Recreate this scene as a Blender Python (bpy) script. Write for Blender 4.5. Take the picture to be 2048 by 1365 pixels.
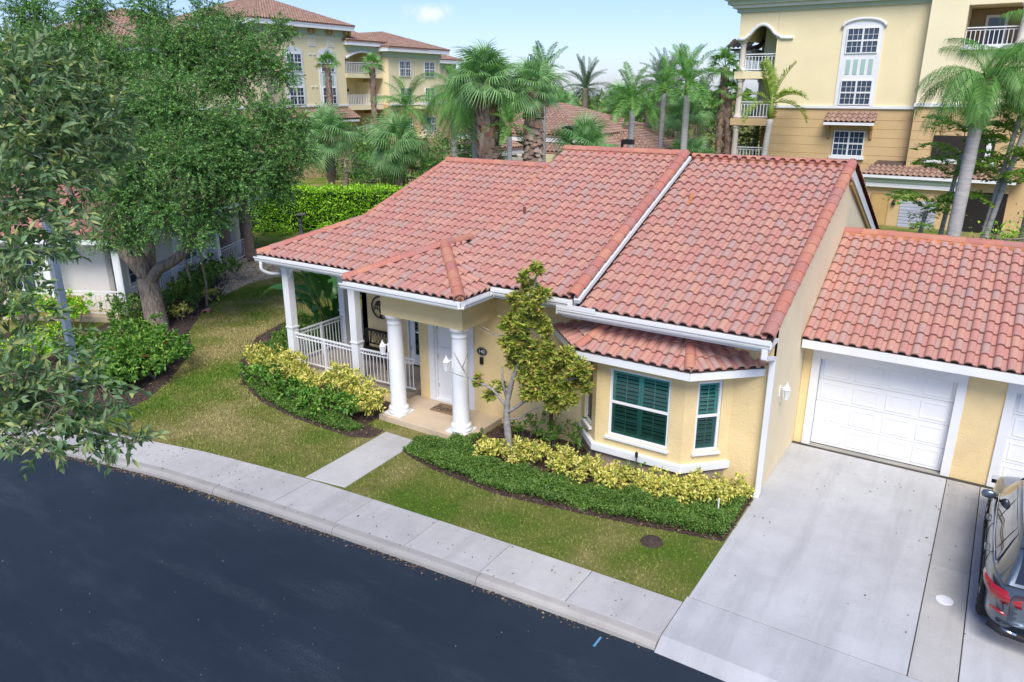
import bpy, bmesh, math, random
import numpy as np
from mathutils import Vector, Matrix, Euler

for o in list(bpy.data.objects):
    bpy.data.objects.remove(o)
SC = bpy.context.scene
COL = SC.collection
R = math.radians

# ---------------------------------------------------------------- camera
cam = bpy.data.cameras.new("camera")
cam.sensor_width = 36.0
cam.lens = 26.37
cam.clip_start = 0.1
cam.clip_end = 3000
CAM = bpy.data.objects.new("camera", cam)
COL.objects.link(CAM)
CAM.location = (0, 0, 7.8)
CAM.rotation_euler = (R(90 - 18.45), 0, R(33.0))
SC.camera = CAM

# ---------------------------------------------------------------- sky
SUN_EL, SUN_AZ = 50.0, 150.0          # azimuth clockwise from +Y
W = bpy.data.worlds.new("World")
SC.world = W
W.use_nodes = True
nt = W.node_tree
nt.nodes.clear()
out = nt.nodes.new("ShaderNodeOutputWorld")
bg = nt.nodes.new("ShaderNodeBackground")
sky = nt.nodes.new("ShaderNodeTexSky")
sky.sky_type = 'NISHITA'
sky.sun_disc = False
sky.sun_elevation = R(SUN_EL)
sky.sun_rotation = R(SUN_AZ)
sky.altitude = 0
sky.air_density = 1.0
sky.dust_density = 0.6
sky.ozone_density = 2.0
bg.inputs[1].default_value = 0.052
# a few small fair-weather clouds spread round the sky
tc = nt.nodes.new("ShaderNodeTexCoord")
L = nt.links.new
def puff(c, sx, sz, seed):
    n1 = nt.nodes.new("ShaderNodeTexNoise"); n1.inputs['Scale'].default_value = 1.1 / sx * .9; n1.inputs['Detail'].default_value = 6; n1.inputs['Roughness'].default_value = .6
    L(tc.outputs['Generated'], n1.inputs['Vector'])
    sb = nt.nodes.new("ShaderNodeVectorMath"); sb.operation = 'SUBTRACT'; sb.inputs[1].default_value = c
    L(tc.outputs['Generated'], sb.inputs[0])
    ml = nt.nodes.new("ShaderNodeVectorMath"); ml.operation = 'MULTIPLY'; ml.inputs[1].default_value = (1 / sx, 1 / sx, 1 / sz)
    L(sb.outputs[0], ml.inputs[0])
    ln = nt.nodes.new("ShaderNodeVectorMath"); ln.operation = 'LENGTH'
    L(ml.outputs[0], ln.inputs[0])
    ad = nt.nodes.new("ShaderNodeMath"); ad.operation = 'MULTIPLY_ADD'; ad.inputs[1].default_value = 2.6
    L(n1.outputs[0], ad.inputs[0]); L(ln.outputs['Value'], ad.inputs[2])
    r_ = nt.nodes.new("ShaderNodeMapRange"); r_.interpolation_type = 'SMOOTHSTEP'
    r_.inputs['From Min'].default_value = 1.35; r_.inputs['From Max'].default_value = 2.35; r_.inputs['To Min'].default_value = .85; r_.inputs['To Max'].default_value = 0
    L(ad.outputs[0], r_.inputs['Value'])
    return r_.outputs[0]
prev = None
for c_, sx_, sz_ in (((-.622, .778, .089), .030, .014), ((-.507, .862, .020), .03, .012), ((.75, .60, .28), .12, .05), ((-.86, .15, .40), .16, .06), ((.2, -.80, .55), .18, .08), ((.05, .98, .22), .10, .04)):
    q_ = puff(c_, sx_, sz_, 0)
    if prev is None:
        prev = q_
    else:
        mx = nt.nodes.new("ShaderNodeMath"); mx.operation = 'MAXIMUM'
        L(prev, mx.inputs[0]); L(q_, mx.inputs[1]); prev = mx.outputs[0]
cm = nt.nodes.new("ShaderNodeMixRGB")
cm.inputs[2].default_value = (6.4, 6.6, 7.2, 1)
L(prev, cm.inputs[0])
tint = nt.nodes.new("ShaderNodeMixRGB")
tint.blend_type = 'MULTIPLY'
tint.inputs[0].default_value = 1.0
tint.inputs[2].default_value = (0.79, 0.85, 1.16, 1)
L(sky.outputs[0], tint.inputs[1]); L(tint.outputs[0], cm.inputs[1])
L(cm.outputs[0], bg.inputs[0]); L(bg.outputs[0], out.inputs[0])

# ---------------------------------------------------------------- sun
sl = bpy.data.lights.new("sun", 'SUN')
sl.energy = 1.5
sl.angle = R(32)
sl.color = (1.0, 0.935, 0.83)
SUN = bpy.data.objects.new("sun", sl)
COL.objects.link(SUN)
SUN.rotation_euler = (R(90 - SUN_EL), 0, R(180 - SUN_AZ))
SUN.location = (20, -20, 40)

# ---------------------------------------------------------------- exposure
SC.view_settings.view_transform = 'Standard'
SC.view_settings.look = 'None'
SC.view_settings.exposure = 1.6
SC.view_settings.gamma = 1.0
SC.view_settings.use_curve_mapping = False
SC.cycles.use_denoising = True
SC.cycles.max_bounces = 6
SC.cycles.transparent_max_bounces = 12
SC.cycles.sample_clamp_indirect = 4.0

random.seed(7)
RNG = np.random.default_rng(11)

# ================================================================ materials
def _new(name):
    m = bpy.data.materials.new(name)
    m.use_nodes = True
    n = m.node_tree
    n.nodes.clear()
    o = n.nodes.new("ShaderNodeOutputMaterial")
    b = n.nodes.new("ShaderNodeBsdfPrincipled")
    n.links.new(b.outputs[0], o.inputs[0])
    return m, n, b, o

def c4(c):
    return (c[0], c[1], c[2], 1)

def _pos(n, scale=(1, 1, 1)):
    g = n.nodes.new("ShaderNodeNewGeometry")
    mp = n.nodes.new("ShaderNodeMapping")
    mp.inputs['Scale'].default_value = scale
    n.links.new(g.outputs['Position'], mp.inputs[0])
    return mp.outputs[0]

def _noise(n, vec, scale, detail=4, rough=0.55):
    t = n.nodes.new("ShaderNodeTexNoise")
    t.inputs['Scale'].default_value = scale
    t.inputs['Detail'].default_value = detail
    t.inputs['Roughness'].default_value = rough
    n.links.new(vec, t.inputs['Vector'])
    return t.outputs[0]

def _ramp(n, fac, stops, interp='LINEAR'):
    r = n.nodes.new("ShaderNodeValToRGB")
    r.color_ramp.interpolation = interp
    els = r.color_ramp.elements
    while len(els) < len(stops):
        els.new(0.5)
    for e, (p, c) in zip(els, stops):
        e.position = p
        e.color = c4(c) if len(c) == 3 else c
    n.links.new(fac, r.inputs[0])
    return r.outputs[0]

def _mix(n, fac, a, b, mode='MIX'):
    m = n.nodes.new("ShaderNodeMixRGB")
    m.blend_type = mode
    for i, v in ((0, fac), (1, a), (2, b)):
        if isinstance(v, (int, float)):
            m.inputs[i].default_value = v
        elif isinstance(v, tuple):
            m.inputs[i].default_value = c4(v)
        else:
            n.links.new(v, m.inputs[i])
    return m.outputs[0]

def _bump(n, b, h, strength, dist=0.02):
    bp = n.nodes.new("ShaderNodeBump")
    bp.inputs['Strength'].default_value = strength
    bp.inputs['Distance'].default_value = dist
    n.links.new(h, bp.inputs['Height'])
    n.links.new(bp.outputs[0], b.inputs['Normal'])

def mat(name, col, rough=0.6, var=0.12, vscale=1.2, bump=0.0, bscale=60, bdist=0.01, spec=0.3, metal=0.0,
        stain=None, sscale=0.6, stretch=(1, 1, 1), coat=0.0):
    m, n, b, o = _new(name)
    v = _pos(n, stretch)
    d = tuple(max(0, c * (1 - var)) for c in col)
    l = tuple(min(1, c * (1 + var)) for c in col)
    base = _ramp(n, _noise(n, v, vscale, 6, 0.6), [(0.3, d), (0.7, l)])
    if stain:
        f = _ramp(n, _noise(n, v, sscale, 7, 0.65), [(0.5, (0, 0, 0)), (0.75, (1, 1, 1))])
        base = _mix(n, f, base, stain)
    n.links.new(base, b.inputs['Base Color'])
    b.inputs['Roughness'].default_value = rough
    b.inputs['Specular IOR Level'].default_value = spec
    b.inputs['Metallic'].default_value = metal
    b.inputs['Coat Weight'].default_value = coat
    if bump:
        _bump(n, b, _noise(n, v, bscale, 3, 0.6), bump, bdist)
    return m

def piece_mat(name, cols, rough=0.75, bump=0.15, bscale=70, dirt=None):
    """colour picked per piece: per object and per loose island"""
    m, n, b, o = _new(name)
    g = n.nodes.new("ShaderNodeNewGeometry")
    oi = n.nodes.new("ShaderNodeObjectInfo")
    a = n.nodes.new("ShaderNodeMath"); a.operation = 'ADD'
    f = n.nodes.new("ShaderNodeMath"); f.operation = 'FRACT'
    n.links.new(g.outputs['Random Per Island'], a.inputs[0])
    n.links.new(oi.outputs['Random'], a.inputs[1])
    n.links.new(a.outputs[0], f.inputs[0])
    k = len(cols)
    base = _ramp(n, f.outputs[0], [(i / k, c) for i, c in enumerate(cols)], 'CONSTANT')
    v = _pos(n)
    base = _mix(n, 0.22, base, _ramp(n, _noise(n, v, 26, 5, 0.7), [(0.3, (0.30, 0.16, 0.13)), (0.7, (0.66, 0.50, 0.44))]))
    if dirt:
        base = _mix(n, _ramp(n, _noise(n, _pos(n, (2.2, .5, .5)), 1.3, 7, 0.7), [(0.5, (0, 0, 0)), (0.8, (0.55, 0.55, 0.55))]), base, dirt)
    n.links.new(base, b.inputs['Base Color'])
    b.inputs['Roughness'].default_value = rough
    b.inputs['Specular IOR Level'].default_value = 0.25
    if bump:
        _bump(n, b, _noise(n, v, bscale, 3, 0.6), bump, 0.006)
    return m

def leaf_mat(name, cols, trans=0.3, rough=0.45, tcol=None, spec=0.35):
    m, n, b, o = _new(name)
    g = n.nodes.new("ShaderNodeNewGeometry")
    oi = n.nodes.new("ShaderNodeObjectInfo")
    a = n.nodes.new("ShaderNodeMath"); a.operation = 'ADD'
    f = n.nodes.new("ShaderNodeMath"); f.operation = 'FRACT'
    n.links.new(g.outputs['Random Per Island'], a.inputs[0])
    n.links.new(oi.outputs['Random'], a.inputs[1])
    n.links.new(a.outputs[0], f.inputs[0])
    k = len(cols)
    base = _ramp(n, f.outputs[0], [((i + .5) / k, c) for i, c in enumerate(cols)])
    v = _pos(n)
    base = _mix(n, 0.5, base, _ramp(n, _noise(n, v, 0.9, 4, 0.6), [(0.3, (0.7, 0.7, 0.72)), (0.7, (1.1, 1.1, 1.0))]), 'MULTIPLY')
    n.links.new(base, b.inputs['Base Color'])
    b.inputs['Roughness'].default_value = rough
    b.inputs['Specular IOR Level'].default_value = spec
    t = n.nodes.new("ShaderNodeBsdfTranslucent")
    tc_ = _mix(n, 1.0, base, tcol or (1.0, 1.25, 0.5), 'MULTIPLY')
    n.links.new(tc_, t.inputs[0])
    ms = n.nodes.new("ShaderNodeMixShader")
    ms.inputs[0].default_value = trans
    n.links.new(b.outputs[0], ms.inputs[1]); n.links.new(t.outputs[0], ms.inputs[2])
    n.links.new(ms.outputs[0], o.inputs[0])
    return m

def glass_mat(name, tint=(0.6, 0.75, 0.72), rough=0.02, refl=(1, 1, 1)):
    m, n, b, o = _new(name)
    n.nodes.remove(b)
    fr = n.nodes.new("ShaderNodeFresnel"); fr.inputs[0].default_value = 1.35
    tr = n.nodes.new("ShaderNodeBsdfTransparent"); tr.inputs[0].default_value = c4(tint)
    gl = n.nodes.new("ShaderNodeBsdfGlossy"); gl.inputs[0].default_value = c4(refl); gl.inputs[1].default_value = rough
    ms = n.nodes.new("ShaderNodeMixShader")
    n.links.new(fr.outputs[0], ms.inputs[0]); n.links.new(tr.outputs[0], ms.inputs[1]); n.links.new(gl.outputs[0], ms.inputs[2])
    n.links.new(ms.outputs[0], o.inputs[0])
    return m

# ================================================================ meshes
class MB:
    def __init__(s):
        s.v = []; s.f = []; s.flat = set()
    def add(s, vs, fs, flat=False):
        k = len(s.v)
        s.v += [tuple(p) for p in vs]
        if flat:
            s.flat.update(range(len(s.f), len(s.f) + len(fs)))
        s.f += [tuple(i + k for i in f) for f in fs]
        return s
    def box(s, x0, x1, y0, y1, z0, z1):
        return s.add([(x0, y0, z0), (x1, y0, z0), (x1, y1, z0), (x0, y1, z0), (x0, y0, z1), (x1, y0, z1), (x1, y1, z1), (x0, y1, z1)],
                     [(0, 3, 2, 1), (4, 5, 6, 7), (0, 1, 5, 4), (1, 2, 6, 5), (2, 3, 7, 6), (3, 0, 4, 7)])
    def obox(s, p0, p1, w, h, up=(0, 0, 1), z0=None):
        """bar from p0 to p1, w across, h along up, centred"""
        p0, p1, up = Vector(p0), Vector(p1), Vector(up)
        d = (p1 - p0).normalized(); a = d.cross(up).normalized() * w / 2; b = a.cross(d).normalized() * h / 2
        vs = [p + i * a + j * b for p in (p0, p1) for i, j in ((-1, -1), (1, -1), (1, 1), (-1, 1))]
        return s.add(vs, [(0, 1, 2, 3), (7, 6, 5, 4), (0, 4, 5, 1), (1, 5, 6, 2), (2, 6, 7, 3), (3, 7, 4, 0)])
    def prism(s, poly, z0, z1):
        k = len(poly)
        vs = [(x, y, z0) for x, y in poly] + [(x, y, z1) for x, y in poly]
        return s.add(vs, [tuple(range(k - 1, -1, -1)), tuple(range(k, 2 * k))] + [(i, (i + 1) % k, k + (i + 1) % k, k + i) for i in range(k)])
    def extrude(s, poly3, d):
        """closed 3D polygon extruded along vector d"""
        k = len(poly3); d = Vector(d)
        vs = [Vector(p) for p in poly3] + [Vector(p) + d for p in poly3]
        return s.add(vs, [tuple(range(k - 1, -1, -1)), tuple(range(k, 2 * k))] + [(i, (i + 1) % k, k + (i + 1) % k, k + i) for i in range(k)])
    def tube(s, pts, rad, seg=8, cap=True):
        pts = [Vector(p) for p in pts]; n = len(pts)
        if isinstance(rad, (int, float)):
            rad = [rad] * n
        k0 = len(s.v); ref = Vector((0.13, 0.21, 1)).normalized()
        for i, p in enumerate(pts):
            d = (pts[min(i + 1, n - 1)] - pts[max(i - 1, 0)])
            d = d.normalized() if d.length > 1e-9 else Vector((0, 0, 1))
            a = d.cross(ref)
            if a.length < 0.05:
                a = d.cross(Vector((1, 0, 0)))
            a.normalize(); b = d.cross(a)
            for j in range(seg):
                t = 2 * math.pi * j / seg
                s.v.append(tuple(p + (a * math.cos(t) + b * math.sin(t)) * rad[i]))
        for i in range(n - 1):
            for j in range(seg):
                s.f.append((k0 + i * seg + j, k0 + i * seg + (j + 1) % seg, k0 + (i + 1) * seg + (j + 1) % seg, k0 + (i + 1) * seg + j))
        if cap:
            s.flat.update((len(s.f), len(s.f) + 1))
            s.f.append(tuple(k0 + j for j in range(seg))[::-1])
            s.f.append(tuple(k0 + (n - 1) * seg + j for j in range(seg)))
        return s
    def lathe(s, prof, c=(0, 0, 0), seg=20):
        k0 = len(s.v); n = len(prof)
        for r, z in prof:
            for j in range(seg):
                t = 2 * math.pi * j / seg
                s.v.append((c[0] + r * math.cos(t), c[1] + r * math.sin(t), c[2] + z))
        for i in range(n - 1):
            for j in range(seg):
                s.f.append((k0 + i * seg + j, k0 + i * seg + (j + 1) % seg, k0 + (i + 1) * seg + (j + 1) % seg, k0 + (i + 1) * seg + j))
        s.f.append(tuple(k0 + j for j in range(seg))[::-1])
        s.f.append(tuple(k0 + (n - 1) * seg + j for j in range(seg)))
        s.flat.update((len(s.f) - 1, len(s.f) - 2))
        return s
    def mesh(s, name, material, smooth=False):
        me = bpy.data.meshes.new(name)
        me.from_pydata(s.v, [], s.f)
        if smooth:
            for i, p in enumerate(me.polygons):
                p.use_smooth = i not in s.flat
        if material:
            me.materials.append(material)
        me.update()
        return me
    def build(s, name, material, parent=None, smooth=False, bevel=0.0, world=True):
        return link(name, s.mesh(name, material, smooth), parent, bevel=bevel, world=world)

LOC = {}
def link(name, me, parent=None, M=None, bevel=0.0, world=True):
    o = bpy.data.objects.new(name, me)
    COL.objects.link(o)
    if M is not None:
        o.matrix_basis = M
    if parent is not None:
        o.parent = parent
        if world and parent.name in LOC:
            o.matrix_parent_inverse = LOC[parent.name].inverted()
    if bevel:
        b = o.modifiers.new("bevel", 'BEVEL')
        b.width = bevel; b.segments = 2; b.limit_method = 'ANGLE'
    return o

def tag(o, label, cat, group=None):
    o["label"] = label; o["category"] = cat
    if group:
        o["group"] = group
    return o

def thing(name, label, cat, loc=(0, 0, 0), rz=0.0, group=None, scale=1.0):
    o = bpy.data.objects.new(name, None)
    COL.objects.link(o)
    o.empty_display_size = 0.2
    o.location = loc; o.rotation_euler = (0, 0, rz); o.scale = (scale,) * 3
    LOC[o.name] = Matrix.Translation(loc) @ Matrix.Rotation(rz, 4, 'Z') @ Matrix.Scale(scale, 4)
    return tag(o, label, cat, group)

def struct(o):
    o["kind"] = "structure"; return o

def stuff(o, label=None, cat=None):
    o["kind"] = "stuff"
    if label:
        tag(o, label, cat)
    return o

def np_mesh(name, V, F, material, smooth=False):
    """V (n,3), F (m,k) arrays"""
    me = bpy.data.meshes.new(name)
    k = F.shape[1]
    me.vertices.add(len(V)); me.vertices.foreach_set("co", np.ascontiguousarray(V, np.float32).ravel())
    me.loops.add(F.size); me.loops.foreach_set("vertex_index", np.ascontiguousarray(F, np.int32).ravel())
    me.polygons.add(len(F))
    me.polygons.foreach_set("loop_start", np.arange(0, F.size, k, dtype=np.int32))
    if smooth:
        me.polygons.foreach_set("use_smooth", np.ones(len(F), bool))
    if material:
        me.materials.append(material)
    me.update(calc_edges=True)
    return me

def unit(a):
    return a / np.maximum(np.linalg.norm(a, axis=1, keepdims=True), 1e-9)

def leaves(P, D, length, width, fold=0.25, up=None, jit=0.3):
    """diamond leaves at P pointing along D: 4 verts, 2 tris each -> V, F"""
    n = len(P)
    D = unit(D)
    up = RNG.normal(size=(n, 3)) * 0.7 + np.array([0, 0, 1.0]) if up is None else up
    S = unit(np.cross(D, up)); N = np.cross(S, D)
    ln = length * (1 + jit * RNG.uniform(-1, 1, (n, 1))); wd = width * (1 + jit * RNG.uniform(-1, 1, (n, 1)))
    V = np.empty((n, 4, 3))
    V[:, 0] = P
    mid = P + D * ln * 0.5
    V[:, 1] = mid + S * wd * 0.5 + N * wd * fold
    V[:, 2] = P + D * ln - N * ln * 0.12
    V[:, 3] = mid - S * wd * 0.5 + N * wd * fold
    i = np.arange(n)[:, None] * 4
    F = np.concatenate([i + np.array([[0, 1, 2]]), i + np.array([[0, 2, 3]])], axis=1).reshape(-1, 3)
    return V.reshape(-1, 3), F

def ball(n, c, r, shell=0.55, squash=1.0):
    d = unit(RNG.normal(size=(n, 3)))
    rad = (shell + (1 - shell) * RNG.random((n, 1))) if shell else RNG.random((n, 1)) ** (1 / 3)
    q = d * rad * r
    q[:, 2] *= squash
    return np.asarray(c) + q, d

def foliage(blobs, per_area, length, width, clump=0.0, squash=0.85, upb=0.35, spread=0.9):
    """blobs: (x,y,z,r). Leaves gathered in twig clumps through each blob's volume, denser at the rim"""
    Ps, Ds = [], []
    for x, y, z, r in blobs:
        n = max(6, int(per_area * r * r))
        if clump:
            k = max(3, n // 14)
            c, d = ball(k, (x, y, z), r, 0.35, squash)
            c += RNG.normal(size=c.shape) * r * 0.13
            idx = RNG.integers(0, k, n)
            p = c[idx] + RNG.normal(size=(n, 3)) * clump
            dd = d[idx] * 0.6 + RNG.normal(size=(n, 3)) * spread
        else:
            p, d = ball(n, (x, y, z), r, 0.6, squash)
            p += RNG.normal(size=p.shape) * r * 0.06
            dd = d * 0.8 + RNG.normal(size=(n, 3)) * spread
        dd[:, 2] += upb
        Ps.append(p); Ds.append(dd)
    return leaves(np.concatenate(Ps), np.concatenate(Ds), length, width)

def sprays(blobs, dens, k, tl, ln, wd, droop=0.25, up=0.1):
    """twigs set with leaves alternately: -> V, F, list of twig segments"""
    Ps, Ds, tw = [], [], []
    for x, y, z, r in blobs:
        n = max(4, int(dens * r * r))
        c, d = ball(n, (x, y, z), r * .85, 0.15, 0.95)
        d = unit(d * .8 + RNG.normal(size=d.shape) * .55 + np.array([0, 0, up - droop]))
        L_ = tl * RNG.uniform(.6, 1.25, (n, 1))
        sd = unit(np.cross(d, RNG.normal(size=d.shape) + np.array([0, 0, 1.2])))
        for j in range(k):
            t = (j + .6) / k
            p = c + d * L_ * t + np.array([0, 0, -1.]) * (droop * .35 * L_ * t * t)
            s = 1 if j % 2 else -1
            Ps.append(p); Ds.append(d * (.75 if j < k - 2 else 1.4) + sd * s * .8 + RNG.normal(size=d.shape) * .35)
        tw += [(a, a + b * l) for a, b, l in zip(c, d, L_)]
    V, F = leaves(np.concatenate(Ps), np.concatenate(Ds), ln, wd, .22)
    return V, F, tw

def join(*VF):
    Vs, Fs, k = [], [], 0
    for V, F in VF:
        Vs.append(V); Fs.append(F + k); k += len(V)
    return np.concatenate(Vs), np.concatenate(Fs)

def text_mesh(body, size, material, depth=0.002, shear=0.0):
    cu = bpy.data.curves.new("lettering", 'FONT')
    cu.body = body; cu.size = size; cu.extrude = depth; cu.align_x = 'CENTER'; cu.align_y = 'CENTER'; cu.shear = shear
    t = bpy.data.objects.new("lettering", cu)
    COL.objects.link(t)
    dg = bpy.context.evaluated_depsgraph_get()
    me = bpy.data.meshes.new_from_object(t.evaluated_get(dg))
    me.name = "lettering"
    bpy.data.objects.remove(t)
    me.materials.clear(); me.materials.append(material)
    return me

def smoothpath(pts, n=6):
    """Catmull-Rom through pts"""
    P = [Vector(p) for p in pts]
    P = [P[0] * 2 - P[1]] + P + [P[-1] * 2 - P[-2]]
    o = []
    for i in range(1, len(P) - 2):
        for k in range(n):
            t = k / n
            a, b, c, d = P[i - 1:i + 3]
            o.append(0.5 * ((2 * b) + (c - a) * t + (2 * a - 5 * b + 4 * c - d) * t * t + (3 * b - a - 3 * c + d) * t ** 3))
    o.append(P[-2])
    return o

# ---------------------------------------------------------------- shared materials
M_WHITE = mat("white_paint", (0.76, 0.77, 0.78), 0.5, 0.04, 2.0, 0.05, 90)
M_TRIM = mat("white_trim", (0.74, 0.75, 0.76), 0.45, 0.05, 1.5)
M_STUCCO = mat("yellow_stucco", (0.77, 0.60, 0.315), 0.85, 0.07, 1.3, 0.55, 26, 0.02, stain=(0.66, 0.50, 0.28), sscale=0.7)
M_STUCCO_LIT = mat("side_lit_stucco", (0.78, 0.67, 0.45), 0.85, 0.05, 1.0, 0.35, 30, 0.012)  # yellow stucco paled: light on the gable side put into the colour
M_STUCCO_BASE = mat("taupe_stucco", (0.36, 0.28, 0.235), 0.85, 0.06, 1.3, 0.3, 30, 0.01)
TILE_COLS = [(0.472, 0.206, 0.164), (0.501, 0.246, 0.18), (0.427, 0.253, 0.215), (0.464, 0.192, 0.157), (0.505, 0.256, 0.187), (0.46, 0.225, 0.18), (0.408, 0.249, 0.22), (0.475, 0.217, 0.17), (0.464, 0.206, 0.167)]
M_TILE = piece_mat("clay_tile", TILE_COLS, 0.8, 0.15, 80, dirt=(0.33, 0.25, 0.22))
M_RIDGE = piece_mat("ridge_clay", [(0.44, 0.14, 0.09), (0.48, 0.19, 0.11), (0.40, 0.125, 0.095), (0.45, 0.155, 0.095), (0.37, 0.15, 0.125)], 0.8, 0.15, 80)
M_MORTAR = mat("orange_mortar", (0.58, 0.25, 0.12), 0.9, 0.25, 5, 0.6, 40, 0.02)
M_TILE_BROWN = piece_mat("brown_tile", [(0.27, 0.165, 0.115), (0.31, 0.195, 0.14), (0.235, 0.14, 0.10), (0.33, 0.215, 0.155)], 0.85, 0.1, 60)
M_DECK = mat("roof_underlay", (0.10, 0.07, 0.055), 0.9, 0.2)
M_GREYMETAL = mat("grey_metal", (0.45, 0.46, 0.47), 0.5, 0.1, metal=0.0)
M_BLACK = mat("black_metal", (0.015, 0.015, 0.017), 0.45, 0.2)
M_BARK = mat("grey_bark", (0.25, 0.205, 0.165), 0.95, 0.5, 13, 1.0, 16, 0.08, stretch=(1, 1, 0.22))
M_TWIG = mat("twig_bark", (0.26, 0.22, 0.18), 0.9, 0.25, 8)
M_PALMBARK = mat("palm_bark", (0.31, 0.235, 0.18), 0.95, 0.35, 5, 0.9, 14, 0.04, stretch=(1, 1, 3.5))
M_PALMGREY = mat("ringed_palm_bark", (0.40, 0.385, 0.37), 0.9, 0.2, 3, 0.8, 10, 0.03, stretch=(0.6, 0.6, 5))
M_BOOT = piece_mat("palm_boots", [(0.26, 0.19, 0.14), (0.33, 0.26, 0.20), (0.20, 0.13, 0.09), (0.38, 0.31, 0.25), (0.30, 0.17, 0.09)], 0.9, 0.2, 40)

# ================================================================ the ground
KX = [-400, -60, -40, -30, -24, -21, -18.85, -17.4, -16, -14.3, -12.6, -10.9, -9.4, -7.9, -6, -4.5, -3.2, 3, 30, 400]
KY = [-300, -28, -9.5, -0.5, 3.9, 5.8, 6.87, 7.33, 7.62, 7.95, 8.14, 8.30, 8.43, 8.55, 8.68, 8.78, 8.85, 8.9, 8.9, 8.9]
def yk(x):                      # road-side foot of the kerb
    return float(np.interp(x, KX, KY))
def ys(x):                      # lawn-side edge of the pavement
    return yk(x) + float(np.interp(x, [-30, -16, -11, -3.2], [1.05, 1.1, 1.25, 1.12]))
xs = sorted(set(KX) | set(np.arange(-34, 4.01, 0.4).round(2)))

m, n, b, o = _new("lawn")
v = _pos(n)
big = _noise(n, v, 0.42, 4, 0.55)
fine = _noise(n, v, 9, 6, 0.75)
col = _ramp(n, big, [(0.38, (0.115, 0.195, 0.028)), (0.49, (0.21, 0.23, 0.062)), (0.62, (0.36, 0.31, 0.14))])
col = _mix(n, 0.6, col, _ramp(n, fine, [(0.25, (0.35, 0.42, 0.3)), (0.75, (1.35, 1.3, 1.15))]), 'MULTIPLY')
n.links.new(col, b.inputs['Base Color']); b.inputs['Roughness'].default_value = 0.95
b.inputs['Specular IOR Level'].default_value = 0.1
_bump(n, b, _noise(n, v, 45, 4, 0.8), 0.9, 0.05)
M_LAWN = m
m, n, b, o = _new("grass_blades")
g = n.nodes.new("ShaderNodeNewGeometry")
v = _pos(n)
big = _noise(n, v, 0.42, 4, 0.55)
col = _ramp(n, big, [(0.38, (0.145, 0.245, 0.034)), (0.49, (0.25, 0.275, 0.075)), (0.62, (0.40, 0.345, 0.155))])
col = _mix(n, 0.85, col, _ramp(n, g.outputs['Random Per Island'], [(0.0, (0.55, 0.6, 0.5)), (0.8, (1.05, 1.05, 0.95)), (1.0, (1.3, 1.2, 1.05))]), 'MULTIPLY')
n.links.new(col, b.inputs['Base Color']); b.inputs['Roughness'].default_value = 0.7
b.inputs['Specular IOR Level'].default_value = 0.2
M_GRASS = m

gm = MB()
for i in range(len(xs) - 1):
    x0, x1 = xs[i], xs[i + 1]
    k = len(gm.v)
    gm.add([(x0, ys(x0) - .03, 0), (x1, ys(x1) - .03, 0), (x1, 120, 0), (x0, 120, 0), (x1, 900, 0), (x0, 900, 0)], [(0, 1, 2, 3), (3, 2, 4, 5)])
struct(gm.build("ground", M_LAWN))

# road: dark sealed asphalt with pale worn tracks
m, n, b, o = _new("asphalt")
v = _pos(n)
base = _ramp(n, _noise(n, v, 0.55, 6, 0.6), [(0.3, (0.012, 0.022, 0.036)), (0.7, (0.019, 0.031, 0.048))])
mp = n.nodes.new("ShaderNodeMapping"); mp.inputs['Rotation'].default_value = (0, 0, R(-6)); mp.inputs['Scale'].default_value = (0.35, 1.5, 1)
n.links.new(v, mp.inputs[0])
sc1 = _ramp(n, _noise(n, mp.outputs[0], 0.9, 7, 0.7), [(0.51, (0, 0, 0)), (0.74, (0.6, 0.6, 0.6))])
sp = _ramp(n, _noise(n, v, 38, 3, 0.8), [(0.42, (0.0, 0.0, 0.0)), (0.72, (1, 1, 1))])
base = _mix(n, _mix(n, 1.0, sc1, sp, 'MULTIPLY'), base, (0.13, 0.155, 0.19))
gr = _ramp(n, _noise(n, v, 160, 2, 0.5), [(0.62, (0, 0, 0)), (0.72, (0.3, 0.3, 0.3))])
base = _mix(n, gr, base, (0.10, 0.115, 0.13))
n.links.new(base, b.inputs['Base Color']); b.inputs['Roughness'].default_value = 0.62
b.inputs['Specular IOR Level'].default_value = 0.35
_bump(n, b, _noise(n, v, 130, 3, 0.7), 0.5, 0.012)
M_ASPHALT = m
rm = MB()
for i in range(len(xs) - 1):
    x0, x1 = xs[i], xs[i + 1]
    rm.add([(x0, yk(x0) - 11, -.125), (x1, yk(x1) - 11, -.125), (x1, yk(x1) + .05, -.125), (x0, yk(x0) + .05, -.125)], [(0, 1, 2, 3)])
struct(rm.build("road", M_ASPHALT))
vm = MB()
for i in range(len(xs) - 1):
    x0, x1 = xs[i], xs[i + 1]
    vm.add([(x0, yk(x0) - 400, -.05), (x1, yk(x1) - 400, -.05), (x1, yk(x1) - 10.9, -.05), (x0, yk(x0) - 10.9, -.05)], [(0, 1, 2, 3)])
struct(vm.build("far_verge", M_LAWN))

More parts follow.
